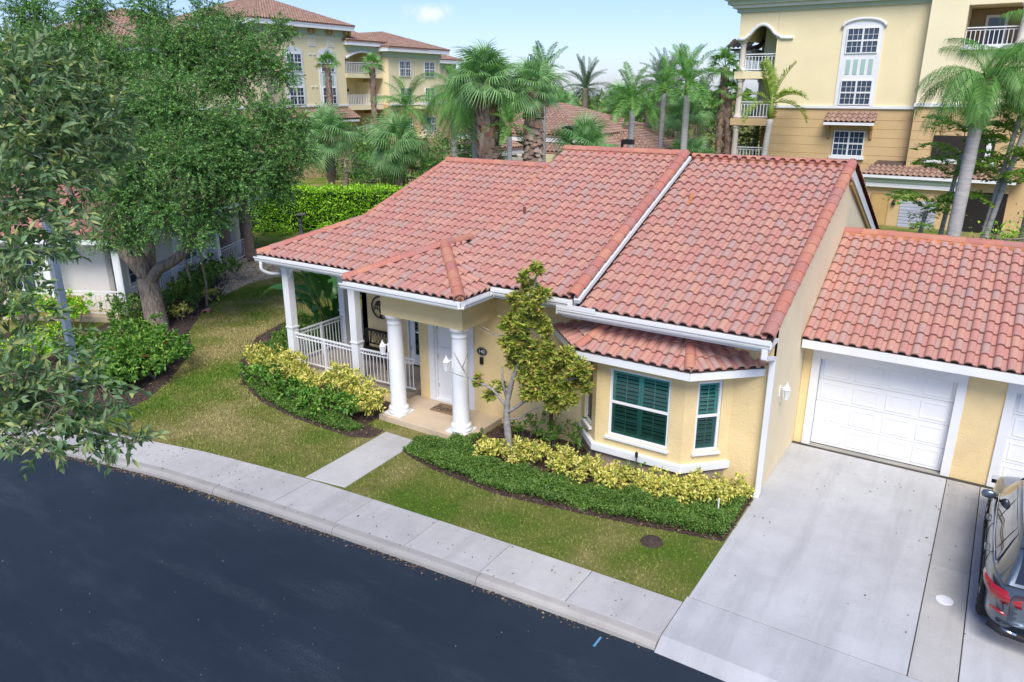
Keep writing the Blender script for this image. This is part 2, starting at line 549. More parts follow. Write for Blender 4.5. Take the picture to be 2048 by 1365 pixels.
def concrete(name, a, stain, rough=0.85, tyre=0.0):
    m, n, b, o = _new(name)
    v = _pos(n)
    oi = n.nodes.new("ShaderNodeObjectInfo")
    base = _ramp(n, _noise(n, v, 0.9, 7, 0.65), [(0.3, tuple(c * .86 for c in a)), (0.7, tuple(c * 1.08 for c in a))])
    base = _mix(n, _ramp(n, _noise(n, v, 0.5, 8, 0.72), [(0.5, (0, 0, 0)), (0.78, (0.75, 0.75, 0.75))]), base, stain)
    if tyre:
        tv = _pos(n, (1.9, .16, 1))
        base = _mix(n, _ramp(n, _noise(n, tv, 1.1, 6, 0.62), [(0.48, (0, 0, 0)), (0.72, (tyre, tyre, tyre))]), base, tuple(c * .62 for c in a))
        base = _mix(n, _ramp(n, _noise(n, _pos(n, (1, 1, 1)), 2.3, 8, 0.75), [(0.60, (0, 0, 0)), (0.74, (tyre, tyre, tyre))]), base, tuple(c * .66 for c in a))
    base = _mix(n, 0.35, base, _ramp(n, _noise(n, v, 60, 3, 0.7), [(0.3, (0.75, 0.75, 0.75)), (0.7, (1.1, 1.1, 1.1))]), 'MULTIPLY')
    base = _mix(n, 1.0, base, _ramp(n, oi.outputs['Random'], [(0, (0.90, 0.90, 0.91)), (1, (1.05, 1.04, 1.02))]), 'MULTIPLY')
    n.links.new(base, b.inputs['Base Color']); b.inputs['Roughness'].default_value = rough
    b.inputs['Specular IOR Level'].default_value = 0.2
    _bump(n, b, _noise(n, v, 110, 3, 0.6), 0.25, 0.006)
    return m
M_WALK = concrete("pavement_concrete", (0.50, 0.495, 0.48), (0.33, 0.325, 0.315), tyre=.4)
M_KERB = concrete("kerb_concrete", (0.40, 0.385, 0.36), (0.16, 0.155, 0.145))
M_DRIVE = concrete("driveway_concrete", (0.51, 0.52, 0.53), (0.38, 0.385, 0.395), tyre=.55)
M_STRIP = concrete("strip_concrete", (0.44, 0.435, 0.42), (0.33, 0.325, 0.31), tyre=.6)
M_JOINT = mat("joint_dirt", (0.06, 0.055, 0.045), 0.95, 0.3, 8)

def slab_poly(parent, poly, z0, z1, material, name="slab", bevel=0.008):
    me = MB().prism(poly, z0, z1).mesh(name, material)
    return link(name, me, parent, bevel=bevel)

# pavement
sw = MB()
jx = [-3.2]
while jx[-1] > -33:
    jx.append(jx[-1] - 1.6)
jx = jx[::-1]
pl = [(x, yk(x) + .19) for x in np.arange(-34, -3.19, .4)] + [(-3.2, yk(-3.2) + .19)]
pu = [(x, ys(x) - .02) for x in np.arange(-34, -3.19, .4)] + [(-3.2, ys(-3.2) - .02)]
for i in range(len(pl) - 1):
    sw.add([(*pl[i], -.02), (*pl[i + 1], -.02), (*pu[i + 1], -.02), (*pu[i], -.02)], [(0, 1, 2, 3)])
SIDEWALK = struct(sw.build("sidewalk", M_JOINT))
g_ = 0.006
for a_, b_ in zip(jx[:-1], jx[1:]):
    k = 4
    lo = [(a_ + g_ + (b_ - a_ - 2 * g_) * t / k) for t in range(k + 1)]
    poly = [(x, yk(x) + .19) for x in lo] + [(x, ys(x)) for x in lo[::-1]]
    slab_poly(SIDEWALK, poly, -.06, 0.012 + random.uniform(-.003, .003), M_WALK)

# kerb
km = MB()
for i in range(len(pl) - 1):
    (x0, _), (x1, _) = pl[i], pl[i + 1]
    km.add([(x0, yk(x0) + .02, -.12), (x1, yk(x1) + .02, -.12), (x1, yk(x1) + .18, -.12), (x0, yk(x0) + .18, -.12)], [(0, 1, 2, 3)])
KERB = struct(km.build("kerb", M_JOINT))
kx = [-3.2]
while kx[-1] > -33:
    kx.append(kx[-1] - 3.15)
kx = kx[::-1]
for a_, b_ in zip(kx[:-1], kx[1:]):
    s = MB(); k = 8
    X = [a_ + .006 + (b_ - a_ - .012) * t / k for t in range(k + 1)]
    for x in X:
        drop = 0.03 * max(0, 1 - (-3.2 - x) / .55) if b_ > -3.3 else 0
        t = 0.013 - drop
        y = yk(x)
        s.v += [(x, y - .02, -.16), (x, y - .012, t - .07), (x, y + .012, t - .025), (x, y + .045, t - .004), (x, y + .08, t), (x, y + .187, t), (x, y + .187, -.16)]
    for i in range(k):
        for j in range(7):
            s.f.append((i * 7 + j, i * 7 + (j + 1) % 7, (i + 1) * 7 + (j + 1) % 7, (i + 1) * 7 + j)[::-1])
    s.f.append(tuple(range(7))); s.f.append(tuple(k * 7 + j for j in range(7))[::-1])
    link("kerb_stone", s.mesh("kerb_stone", M_KERB), KERB)

# driveway: slabs, joints between them
dv = MB().box(-3.17, 5.2, 10.1, 17.0, -.2, .003)
DRIVE = struct(dv.build("driveway", M_JOINT))
def ramp_slab(x0, x1, m):
    s = MB()
    s.add([(x0, 8.80, -.16), (x1, 8.80, -.16), (x1, 10.14, -.06), (x0, 10.14, -.06), (x0, 8.80, -.118), (x1, 8.80, -.118), (x1, 10.14, .010), (x0, 10.14, .010),
           (x0, 9.06, .006), (x1, 9.06, .006)],
          [(0, 3, 2, 1), (4, 5, 9, 8), (8, 9, 6, 7), (0, 1, 5, 4), (1, 2, 6, 9, 5), (2, 3, 7, 6), (3, 0, 4, 8, 7)])
    return link("slab", s.mesh("slab", m), DRIVE)
ramp_slab(-3.192, 0.33, M_DRIVE); ramp_slab(0.345, 5.2, M_DRIVE)
def slab(x0, x1, y0, y1, m):
    return slab_poly(DRIVE, [(x0, y0), (x1, y0), (x1, y1), (x0, y1)], -.06, 0.010, m, bevel=0.006)
slab(-3.17, 0.012, 10.155, 16.86, M_DRIVE)
slab(0.028, 0.622, 10.155, 13.3, M_STRIP); slab(0.028, 0.622, 13.305, 16.86, M_STRIP)
slab(0.638, 5.2, 10.155, 16.86, M_DRIVE)

# front walk and portico floor
fw = MB().prism([(-11.42, 9.50), (-10.4, 9.66), (-10.52, 12.2), (-11.5, 12.2)], -.08, -.01)
WALK = struct(fw.build("front_walk", M_JOINT))
for y0, y1 in ((9.62, 11.0), (11.012, 12.14)):
    f = lambda y, a, b: a + (b - a) * (y - 9.6) / 2.6
    slab_poly(WALK, [(f(y0, -11.42, -11.5), y0 - (.1 if y0 < 10 else 0)), (f(y0, -10.4, -10.52), y0 + (.05 if y0 < 10 else 0)), (f(y1, -10.4, -10.52), y1), (f(y1, -11.42, -11.5), y1)], -.05, .016, M_WALK)
M_PORCHFLOOR = mat("beige_concrete", (0.56, 0.45, 0.32), 0.75, 0.07, 1.5, 0.15, 60, stain=(0.45, 0.36, 0.27), sscale=1.2)

# mulch and pebble beds
m, n, b, o = _new("mulch")
v = _pos(n)
base = _ramp(n, _noise(n, v, 22, 6, 0.8), [(0.3, (0.035, 0.022, 0.018)), (0.55, (0.10, 0.065, 0.05)), (0.75, (0.20, 0.15, 0.12))])
n.links.new(base, b.inputs['Base Color']); b.inputs['Roughness'].default_value = 0.95
_bump(n, b, _noise(n, v, 30, 5, 0.8), 1.0, 0.06)
M_MULCH = m
def bed(name, poly, z=0.006, m=None):
    s = MB().prism(poly, -.05, z)
    return struct(s.build(name, m or M_MULCH))
BED_L = [(-20.9, 17.6), (-20.1, 15.3), (-18.5, 13.35), (-17.0, 12.3), (-15.6, 11.75), (-14.1, 11.5), (-12.1, 11.45), (-11.56, 11.7), (-11.55, 12.15), (-12.2, 12.2), (-12.2, 14.3), (-16.7, 14.3), (-17.4, 18.0)]
BED_R = [(-10.46, 11.55), (-9.4, 11.28), (-7.6, 11.15), (-5.5, 11.5), (-3.2, 12.0), (-3.2, 14.05), (-9.4, 14.05), (-9.4, 12.3), (-10.46, 12.1)]
BED_N = [(-17.9, 8.7), (-18.2, 10.2), (-18.9, 11.3), (-20.7, 13.3), (-22.6, 14.5), (-24.6, 16.6), (-26.0, 18.4), (-27.9, 20.2), (-29.2, 19.6), (-26.9, 15.8), (-25.6, 13.0), (-27.5, 11.2), (-28, 8), (-22, 7.6)]
bed("mulch_bed", BED_L); bed("mulch_bed", BED_R); bed("mulch_bed", BED_N)
M_PEB = mat("pebbles", (0.50, 0.42, 0.33), 0.9, 0.5, 22, 1.0, 26, 0.05)
PEB = [(-25.6, 18.2), (-26.4, 20.1), (-26.2, 22.6), (-25.8, 24.2), (-29.8, 26.0), (-32.0, 24.5), (-30.6, 21.2), (-28.2, 20.2), (-26.8, 18.6)]
bed("pebble_path", PEB, 0.005, M_PEB)

def in_poly(P, poly):
    x, y = P[:, 0], P[:, 1]; r = np.zeros(len(P), bool); k = len(poly)
    for i in range(k):
        (x1, y1), (x2, y2) = poly[i], poly[(i + 1) % k]
        c = ((y1 > y) != (y2 > y)) & (x < (x2 - x1) * (y - y1) / (y2 - y1 + 1e-12) + x1)
        r ^= c
    return r

# ================================================================ roof tiles
TW, TE = 0.236, 0.335
def tile_mesh(name, material, w=TW, e=TE, seg=7, h=0.060):
    bw = w * 0.66
    br_ = [(bw * (.5 - .5 * math.cos(math.pi * i / seg)), h * max(0.0, math.sin(math.pi * i / seg)) ** 0.85) for i in range(seg + 1)]
    pn = [(bw, 0.0), (w * .74, -.006), (w * .92, -.006), (w * 1.01, 0.0)]
    s = MB()
    for pr in (br_, pn):
        k = len(pr)
        vs = [(x, 0, z + .056) for x, z in pr] + [(x, e + .05, z + .002) for x, z in pr]
        s.add(vs, [(i, i + 1, k + i + 1, k + i) for i in range(k - 1)])
        vs = [(x, 0, z + .056) for x, z in pr] + [(x, 0.006, z + .016) for x, z in pr]
        s.add(vs, [(k + i, k + i + 1, i + 1, i) for i in range(k - 1)], flat=True)
    return s.mesh(name, material, smooth=True)
TILE = tile_mesh("tile", M_TILE)

def ridge_mesh(material, r=0.14, ln=0.42, seg=8):
    s = MB(); k = seg + 1
    def arc(y, rr, dz):
        return [(-rr * math.cos(math.pi * i / seg), y, rr * 0.82 * math.sin(math.pi * i / seg) + dz) for i in range(k)]
    s.add(arc(0, r, .012) + arc(ln, r * .88, 0), [(i, k + i, k + i + 1, i + 1) for i in range(seg)])
    s.add(arc(0, r, .012) + arc(0, r * .82, .008), [(i, i + 1, k + i + 1, k + i) for i in range(seg)], flat=True)
    s.add(arc(0.0, r * .82, .008) + arc(ln, r * .7, 0), [(i, i + 1, k + i + 1, k + i) for i in range(seg)])
    return s.mesh("ridge_tile", material, smooth=True)
RIDGE = ridge_mesh(M_RIDGE)

def clip(me, Mx, planes):
    """planes: (point, outward normal). -> (mesh, matrix) or None"""
    co = [Mx @ v.co for v in me.vertices]
    cut = []
    for p, nn in planes:
        d = [(c - p).dot(nn) for c in co]
        if min(d) >= -0.004:
            return None
        if max(d) > 0.004:
            cut.append((p, nn))
    if not cut:
        return me, Mx
    bm = bmesh.new(); bm.from_mesh(me); bm.transform(Mx)
    for p, nn in cut:
        bmesh.ops.bisect_plane(bm, geom=bm.verts[:] + bm.edges[:] + bm.faces[:], plane_co=p, plane_no=nn, clear_outer=True)
    if len(bm.faces) == 0:
        bm.free(); return None
    m2 = bpy.data.meshes.new(me.name)
    bm.to_mesh(m2); bm.free()
    m2.materials.append(me.materials[0])
    return m2, Matrix.Identity(4)

def basis(o, u, v):
    u = Vector(u).normalized(); n = u.cross(Vector(v)).normalized(); v = n.cross(u)
    return Matrix(((u.x, v.x, n.x, o[0]), (u.y, v.y, n.y, o[1]), (u.z, v.z, n.z, o[2]), (0, 0, 0, 1)))

def plan_plane(p, q):
    """vertical plane through plan points p->q, keeping what lies left of the line"""
    d = Vector((q[0] - p[0], q[1] - p[1], 0)).normalized()
    return Vector((p[0], p[1], 0)), Vector((d.y, -d.x, 0))

def roof_tiles(p0, p1, slope, length, planes, pool, owner, shift=0.0, me=None, w=TW, e=TE, sel=None):
    p0, p1 = Vector(p0), Vector(p1)
    u = (p1 - p0).normalized(); hh = Vector((-u.y, u.x, 0)); v = (hh + Vector((0, 0, slope))).normalized()
    nn = u.cross(v)
    for r_ in range(int(math.ceil(length / e))):
        for c in range(-1, int((p1 - p0).length / w) + 2):
            o = p0 + u * (c * w + shift) + v * (r_ * e) + nn * random.uniform(-.003, .004)
            Mx = basis(o, u + nn * random.uniform(-.008, .008) + v * random.uniform(-.006, .006), v)
            k = clip(me or TILE, Mx, planes + (sel(o + u * w / 2 + v * e / 2) if sel else []))
            if k:
                pool.append((k[0], k[1], owner, o + u * w / 2 + v * e / 2))

def ridge_run(p0, p1, owner, pool, exp=0.36, me=None, lift=0.0, up=None):
    """cap tiles from p0 (low/near end) to p1"""
    p0, p1 = Vector(p0), Vector(p1); d = (p1 - p0); n = max(1, round(d.length / exp)); d.normalize()
    st = (p1 - p0).length / n
    u = d.cross(Vector(up or (0, 0, 1))).normalized()
    for i in range(n):
        o = p0 + d * (i * st) + Vector((0, 0, lift + random.uniform(-.004, .004)))
        pool.append((me or RIDGE, basis(o, u + Vector((0, 0, random.uniform(-.03, .03))), d + Vector((0, 0, .03))), owner))

def roof_deck(poly, parent, material=None, th=0.14, name="roof"):
    k = len(poly)
    s = MB().add([(x, y, z - .01) for x, y, z in poly] + [(x, y, z - th) for x, y, z in poly],
                 [tuple(range(k)), tuple(range(2 * k - 1, k - 1, -1))] + [(i, k + i, k + (i + 1) % k, (i + 1) % k) for i in range(k)])
    return s.build(name, material or M_DECK, parent)

def commit(pool, thing_, limit=300, material=None):
    """the nearest tiles as parts of their own, the rest one part"""
    cl = Vector((0, 0, 7.8))
    pool.sort(key=lambda t: (t[3] - cl).length)
    for me, Mx, owner, c in pool[:limit]:
        link("tile", me, owner, M=Mx)
    rest = pool[limit:]
    if rest:
        s = MB(); fl = []
        Vs, Fs, Sm = [], [], []
        for me, Mx, owner, c in rest:
            k = len(Vs)
            Vs += [tuple(Mx @ v.co) for v in me.vertices]
            for p in me.polygons:
                Fs.append(tuple(i + k for i in p.vertices)); Sm.append(p.use_smooth)
        me = bpy.data.meshes.new("roof_tiles"); me.from_pydata(Vs, [], Fs)
        me.polygons.foreach_set("use_smooth", Sm)
        me.materials.append(material or M_TILE); me.update()
        stuff(link("roof_tiles", me, thing_))

def commit_ridge(pool):
    for me, Mx, owner in pool:
        link("ridge_tile", me, owner, M=Mx)

# ================================================================ the house
HOUSE = thing("house", "yellow stucco single-storey house with red barrel-tile roof, white portico columns and bay window", "house", (-10, 16, 0))
S5 = 0.417
pool, rpool = [], []
V3 = Vector
# right wing
E3 = (13.35, 3.52); Y3 = 19.55
z3 = lambda y: E3[1] + S5 * (y - E3[0])
R3 = roof_deck([(-7.4, E3[0] + .02, z3(E3[0] + .02)), (-3.08, E3[0] + .02, z3(E3[0] + .02)), (-3.08, Y3, z3(Y3)), (-7.4, Y3, z3(Y3))], HOUSE)
sl_len = (Y3 - E3[0]) * math.sqrt(1 + S5 * S5)
roof_tiles((-7.2, E3[0] - .03, z3(E3[0] - .03)), (-3.2, E3[0] - .03, z3(E3[0] - .03)), S5, sl_len, [(V3((-6.985, 0, 0)), V3((-1, 0, 0))), (V3((-3.16, 0, 0)), V3((1, 0, 0))), (V3((0, Y3 - .02, 0)), V3((0, 1, 0)))], pool, R3, shift=.03)
ridge_run((-7.02, Y3, z3(Y3) + .03), (-3.1, Y3, z3(Y3) + .03), R3, rpool)
ridge_run((-3.15, E3[0] - .03, z3(E3[0]) + .045), (-3.15, Y3, z3(Y3) + .045), R3, rpool, exp=.335, me=ridge_mesh(M_RIDGE, .145, .40))
# back slope of the right wing
zb = lambda y: z3(Y3) - S5 * (y - Y3)
RB = roof_deck([(-7.4, Y3, zb(Y3)), (-3.08, Y3, zb(Y3)), (-3.08, 25.9, zb(25.9)), (-7.4, 25.9, zb(25.9))], HOUSE)
ridge_run((-3.15, 25.9, zb(25.9) + .045), (-3.15, Y3 + .1, zb(Y3) + .045), RB, rpool, exp=.335, me=ridge_mesh(M_RIDGE, .145, .40))
bpool = []
roof_tiles((-3.2, 25.9, zb(25.9)), (-17, 25.9, zb(25.9)), S5, (25.9 - Y3) * 1.083, [(V3((-3.2, 0, 0)), V3((1, 0, 0))), (V3((-7.3, 0, 0)), V3((-1, 0, 0)))], bpool, RB)
# middle, higher
E2 = (13.30, 3.71); Y2 = 19.25
z2 = lambda y: E2[1] + S5 * (y - E2[0])
X2 = (-10.66, -7.12)
R2 = roof_deck([(X2[0], E2[0] + .02, z2(E2[0])), (X2[1], E2[0] + .02, z2(E2[0])), (X2[1], Y2, z2(Y2)), (X2[0], Y2, z2(Y2))], HOUSE, th=.2)
roof_tiles((X2[0] - .02, E2[0] - .03, z2(E2[0] - .03)), (X2[1] - .1, E2[0] - .03, z2(E2[0] - .03)), S5, (Y2 - E2[0]) * 1.083, [(V3((X2[0], 0, 0)), V3((-1, 0, 0))), (V3((X2[1] - .05, 0, 0)), V3((1, 0, 0))), (V3((0, Y2 - .02, 0)), V3((0, 1, 0)))], pool, R2)
ridge_run((X2[0] - .02, Y2, z2(Y2) + .03), (X2[1] + .02, Y2, z2(Y2) + .03), R2, rpool)
ridge_run((X2[1] - .02, E2[0] - .03, z2(E2[0]) + .045), (X2[1] - .02, Y2, z2(Y2) + .045), R2, rpool, exp=.335, me=ridge_mesh(M_RIDGE, .145, .40))
ridge_run((X2[0] + .02, 15.3, z2(15.3) - .02), (X2[0] + .02, Y2, z2(Y2) - .02), R2, rpool, exp=.4, me=ridge_mesh(M_MORTAR, .10, .45))
roof_deck([(X2[0], Y2, z2(Y2)), (X2[1], Y2, z2(Y2)), (X2[1], 25.6, z2(Y2) - S5 * (25.6 - Y2)), (X2[0], 25.6, z2(Y2) - S5 * (25.6 - Y2))], HOUSE)
MB().add([(X2[1] + .012, y, z2(y) + d) for y in (E2[0], Y2) for d in (-.26, .05)], [(0, 2, 3, 1)]).box(X2[1] + .014, X2[1] + .02, E2[0], E2[0] + .01, 3.6, 3.7).build("step_flashing_wall", M_TRIM, HOUSE)
MB().obox((X2[1] + .085, E2[0] - .02, z2(E2[0]) - .045), (X2[1] + .085, Y2 + .05, z2(Y2) - .045), .12, .09, up=(0, -S5, 1)).build("flashing", M_TRIM, HOUSE)
# left wing with hipped porch corner
E1 = (13.35, 3.50); Y1 = 18.7; XL, XG = -17.05, -15.05
z1 = lambda y: E1[1] + S5 * (y - E1[0])
yg = E1[0] + (XG - XL)
R1 = roof_deck([(XL, E1[0] + .02, z1(E1[0])), (-10.7, E1[0] + .02, z1(E1[0])), (-10.7, Y1, z1(Y1)), (XG + .55, Y1, z1(Y1)), (XG, yg, z1(yg))], HOUSE)
gx = XG + .55
roof_tiles((XL, E1[0] - .03, z1(E1[0] - .03)), (-10.7, E1[0] - .03, z1(E1[0] - .03)), S5, (Y1 - E1[0]) * 1.083, [(V3((-10.62, 0, 0)), V3((1, 0, 0))), (V3((0, Y1 - .02, 0)), V3((0, 1, 0)))], pool, R1,
           sel=lambda c: [plan_plane((XG, yg), (XL, E1[0]))] if c.y < yg else [plan_plane((gx, Y1), (XG, yg))])
ridge_run((gx, Y1, z1(Y1) + .03), (-10.6, Y1, z1(Y1) + .03), R1, rpool)
ridge_run((XL, E1[0], z1(E1[0]) + .03), (XG + .05, yg + .05, z1(yg) + .05), R1, rpool, exp=.38)
ridge_run((XG, yg, z1(yg) + .015), (gx, Y1, z1(Y1) + .02), R1, rpool, exp=.335, me=ridge_mesh(M_RIDGE, .10, .40))
roof_deck([(XL, E1[0] + .02, z1(E1[0])), (XG, yg, z1(yg)), (XG, 24, z1(yg)), (XL, 26, z1(E1[0]))], HOUSE)     # side slope of the porch
roof_deck([(gx, Y1, z1(Y1)), (-10.7, Y1, z1(Y1)), (-10.7, 24.6, z1(Y1) - S5 * (24.6 - Y1)), (XG, 24.6, z1(Y1) - S5 * (24.6 - Y1))], HOUSE)
MB().add([(XG + .02, yg, z1(yg) - .1), (gx, Y1, z1(Y1) - .06), (XG, 2 * Y1 - yg, z1(yg) - .1)], [(0, 1, 2), (2, 1, 0)]).build("gable_wall", M_STUCCO, HOUSE)
# portico
PXL, PXR, PY, PZ = -12.62, -9.25, 12.22, 3.60
pcx = (PXL + PXR) / 2; hw = (PXR - PXL) / 2; apz = PZ + S5 * hw; apy = PY + hw
yend = E2[0] + (apz - E2[1]) / S5 + .15
RP = roof_deck([(PXL, PY + .02, PZ), (PXR, PY + .02, PZ), (pcx, apy, apz)], HOUSE)
RPs = roof_deck([(PXR, PY + .02, PZ), (PXR, 13.6, PZ), (pcx, yend, apz), (pcx, apy, apz)], HOUSE)
roof_deck([(PXL, PY + .02, PZ), (pcx, apy, apz), (pcx, yend, apz), (PXL, 13.6, PZ)], HOUSE)
roof_tiles((PXL, PY - .03, PZ - .012), (PXR, PY - .03, PZ - .012), S5, hw * 1.083 + .03, [plan_plane((PXR, PY), (pcx, apy)), plan_plane((pcx, apy), (PXL, PY))], pool, RP, shift=.05)
roof_tiles((PXR + .03, PY, PZ - .012), (PXR + .03, yend, PZ - .012), S5, hw * 1.083 + .03, [plan_plane((pcx, apy), (PXR, PY)), plan_plane((PXR, 13.32), (pcx, yend - .12)), (V3((pcx, 0, 0)), V3((-1, 0, 0)))], pool, RPs, shift=.07)
ridge_run((PXL, PY, PZ + .03), (pcx, apy, apz + .04), RP, rpool, exp=.37)
ridge_run((PXR, PY, PZ + .03), (pcx, apy, apz + .05), RP, rpool, exp=.37)
ridge_run((pcx, apy - .05, apz + .035), (pcx, yend, apz + .03), RPs, rpool, exp=.37)
# mortar bedding under the portico hips
for a, b in (((PXL, PY, PZ), (pcx, apy, apz)), ((PXR, PY, PZ), (pcx, apy, apz)), ((XL, E1[0], z1(E1[0])), (XG, yg, z1(yg)))):
    MB().tube([V3(a) + V3((0, .02, .02)), V3(b) + V3((0, 0, .02))], .085, 8).build("mortar_bed", M_MORTAR, HOUSE, smooth=True)
MB().obox((-7.0, Y3 - .06, z3(Y3) + .02), (-3.15, Y3 - .06, z3(Y3) + .02), .12, .06).obox((X2[0], Y2 - .06, z2(Y2) + .02), (X2[1], Y2 - .06, z2(Y2) + .02), .12, .06).obox((gx, Y1 - .06, z1(Y1) + .02), (-10.6, Y1 - .06, z1(Y1) + .02), .12, .06).build("ridge_mortar", M_MORTAR, HOUSE)

# ---- bay roof
BX = [(-7.97, 14.1), (-6.85, 13.02), (-4.42, 13.02), (-3.3, 14.1)]; BZ = 2.74; SB = 0.46
bc = -5.635
RBAY = roof_deck([(-6.85, 13.03, BZ), (-4.42, 13.03, BZ), (-4.87, 14.1, BZ + SB * 1.08), (-6.40, 14.1, BZ + SB * 1.08)], HOUSE, th=.1)
roof_deck([(-4.42, 13.03, BZ), (-3.32, 14.1, BZ), (-4.87, 14.1, BZ + SB * 1.08)], HOUSE, th=.1)
roof_deck([(-7.95, 14.1, BZ), (-6.85, 13.03, BZ), (-6.40, 14.1, BZ + SB * 1.08)], HOUSE, th=.1)
wall_pl = (V3((0, 14.1, 0)), V3((0, 1, 0)))
roof_tiles((-6.95, 12.98, BZ - .02), (-4.3, 12.98, BZ - .02), SB, 1.25, [plan_plane((-4.42, 13.02), (-4.87, 14.1)), plan_plane((-6.40, 14.1), (-6.85, 13.02)), wall_pl], pool, RBAY, shift=.06)
d45 = V3((1.12, 1.08, 0)).normalized(); nn = V3((d45.y, -d45.x, 0)) * .04
roof_tiles(V3((-4.42, 13.02, BZ - .02)) + nn, V3((-3.3, 14.1, BZ - .02)) + nn, SB * 1.0, 1.25, [plan_plane((-4.87, 14.1), (-4.42, 13.02)), wall_pl, (V3((-3.26, 0, 0)), V3((1, 0, 0)))], pool, RBAY)
d45 = V3((1.12, -1.08, 0)).normalized(); nn = V3((d45.y, -d45.x, 0)) * .04
roof_tiles(V3((-7.97, 14.1, BZ - .02)) + nn, V3((-6.85, 13.02, BZ - .02)) + nn, SB * 1.0, 1.25, [plan_plane((-6.85, 13.02), (-6.40, 14.1)), wall_pl], pool, RBAY)
ridge_run((-4.42, 13.0, BZ + .03), (-4.80, 13.95, BZ + SB * .95 + .03), RBAY, rpool, exp=.34, me=ridge_mesh(M_RIDGE, .11, .4))
ridge_run((-6.85, 13.0, BZ + .03), (-6.46, 13.95, BZ + SB * .95 + .03), RBAY, rpool, exp=.34, me=ridge_mesh(M_RIDGE, .11, .4))
fb = MB()
for (a, b) in zip(BX[:-1], BX[1:]):
    fb.obox((a[0], a[1], BZ - .12), (b[0], b[1], BZ - .12), .04, .15)
fb.build("bay_fascia", M_TRIM, HOUSE)
MB().prism([(-7.93, 14.1), (-6.83, 13.045), (-4.44, 13.045), (-3.34, 14.1)], BZ - .21, BZ - .14).build("bay_soffit", M_TRIM, HOUSE)

commit(pool, HOUSE, 300)
commit(bpool, HOUSE, 0)
commit_ridge(rpool)

# ---- walls
def wall_panel(s, p0, p1, z0, z1, th, holes=()):
    """wall along p0->p1 in plan (outside on the right of the run), holes (u0,u1,z0,z1)"""
    p0, p1 = Vector((*p0, 0)), Vector((*p1, 0)); d = p1 - p0; Lw = d.length; d.normalize(); nrm = Vector((-d.y, d.x, 0)) * th
    us = sorted({0, Lw} | {h[0] for h in holes} | {h[1] for h in holes}); zs = sorted({z0, z1} | {h[2] for h in holes} | {h[3] for h in holes})
    for i in range(len(us) - 1):
        for j in range(len(zs) - 1):
            um, zm = (us[i] + us[i + 1]) / 2, (zs[j] + zs[j + 1]) / 2
            if any(h[0] < um < h[1] and h[2] < zm < h[3] for h in holes):
                continue
            a, b = p0 + d * us[i], p0 + d * us[i + 1]
            c = [(a, zs[j]), (b, zs[j]), (b, zs[j + 1]), (a, zs[j + 1])]
            s.add([p + V3((0, 0, z)) for p, z in c], [(0, 1, 2, 3)])
            s.add([p + nrm + V3((0, 0, z)) for p, z in c], [(3, 2, 1, 0)])
    for h in list(holes) + [(0, Lw, z0, z1)]:
        a, b = p0 + d * h[0], p0 + d * h[1]
        c = [a + V3((0, 0, h[2])), b + V3((0, 0, h[2])), b + V3((0, 0, h[3])), a + V3((0, 0, h[3]))]
        for k in range(4):
            q = [c[k], c[(k + 1) % 4], c[(k + 1) % 4] + nrm, c[k] + nrm]
            s.add(q, [(0, 1, 2, 3)])
    return s

YW = 14.1
fwall = MB()
wall_panel(fwall, (-12.02, YW), (-3.17, YW), 0, 3.45, .2, [(.34, 1.76, 0, 2.50), (4.85, 8.05, 0, 2.4)])
fwall.build("front_wall", M_STUCCO, HOUSE)
gw = MB().extrude([(-3.17, YW + .005, 0), (-3.17, 25.2, 0), (-3.17, 25.2, zb(25.2) - .16), (-3.17, Y3, z3(Y3) - .16), (-3.17, YW + .005, z3(YW) - .16)], (-.2, 0, 0))
gw.build("gable_wall", M_STUCCO_LIT, HOUSE)
pw = MB()
wall_panel(pw, (-15.35, 15.5), (-12.02, 15.5), 0, 3.55, .2, [(1.75, 2.95, .18, 2.3)])
wall_panel(pw, (-12.015, 15.495), (-12.015, 14.305), 0, 3.44, .19)
wall_panel(pw, (-15.35, 24.5), (-15.35, 15.5), 0, 3.55, .2)
pw.build("porch_wall", M_STUCCO, HOUSE)
MB().box(-16.9, -12.03, 13.45, 15.45, 3.30, 3.345).build("porch_ceiling", M_TRIM, HOUSE)
MB().box(-7.13, -3.1, 13.4, 14.09, 3.30, 3.345).build("soffit", M_TRIM, HOUSE)
MB().box(-9.58, -7.131, 13.325, 14.3, 3.46, 3.50).build("soffit", M_TRIM, HOUSE)
# rake boards of the gable
rk = MB()
rk.obox((-3.10, Y3 + .02, zb(Y3) - .14), (-3.10, 25.95, zb(25.95) - .14), .05, .22, up=(0, S5, 1))
rk.build("rake_board", M_TRIM, HOUSE)
MB().obox((-3.135, Y3 + .2, zb(Y3 + .2) - .30), (-3.135, 25.6, zb(25.6) - .30), .06, .12, up=(0, S5, 1)).build("rake_lower_board", mat("ochre_board", (0.42, 0.29, 0.11), .8), HOUSE)  # ochre board below the white rake board
MB().obox((-3.11, E3[0], z3(E3[0]) - .10), (-3.11, Y3, z3(Y3) - .10), .05, .12, up=(0, -S5, 1)).build("rake_board", M_STUCCO_LIT, HOUSE)

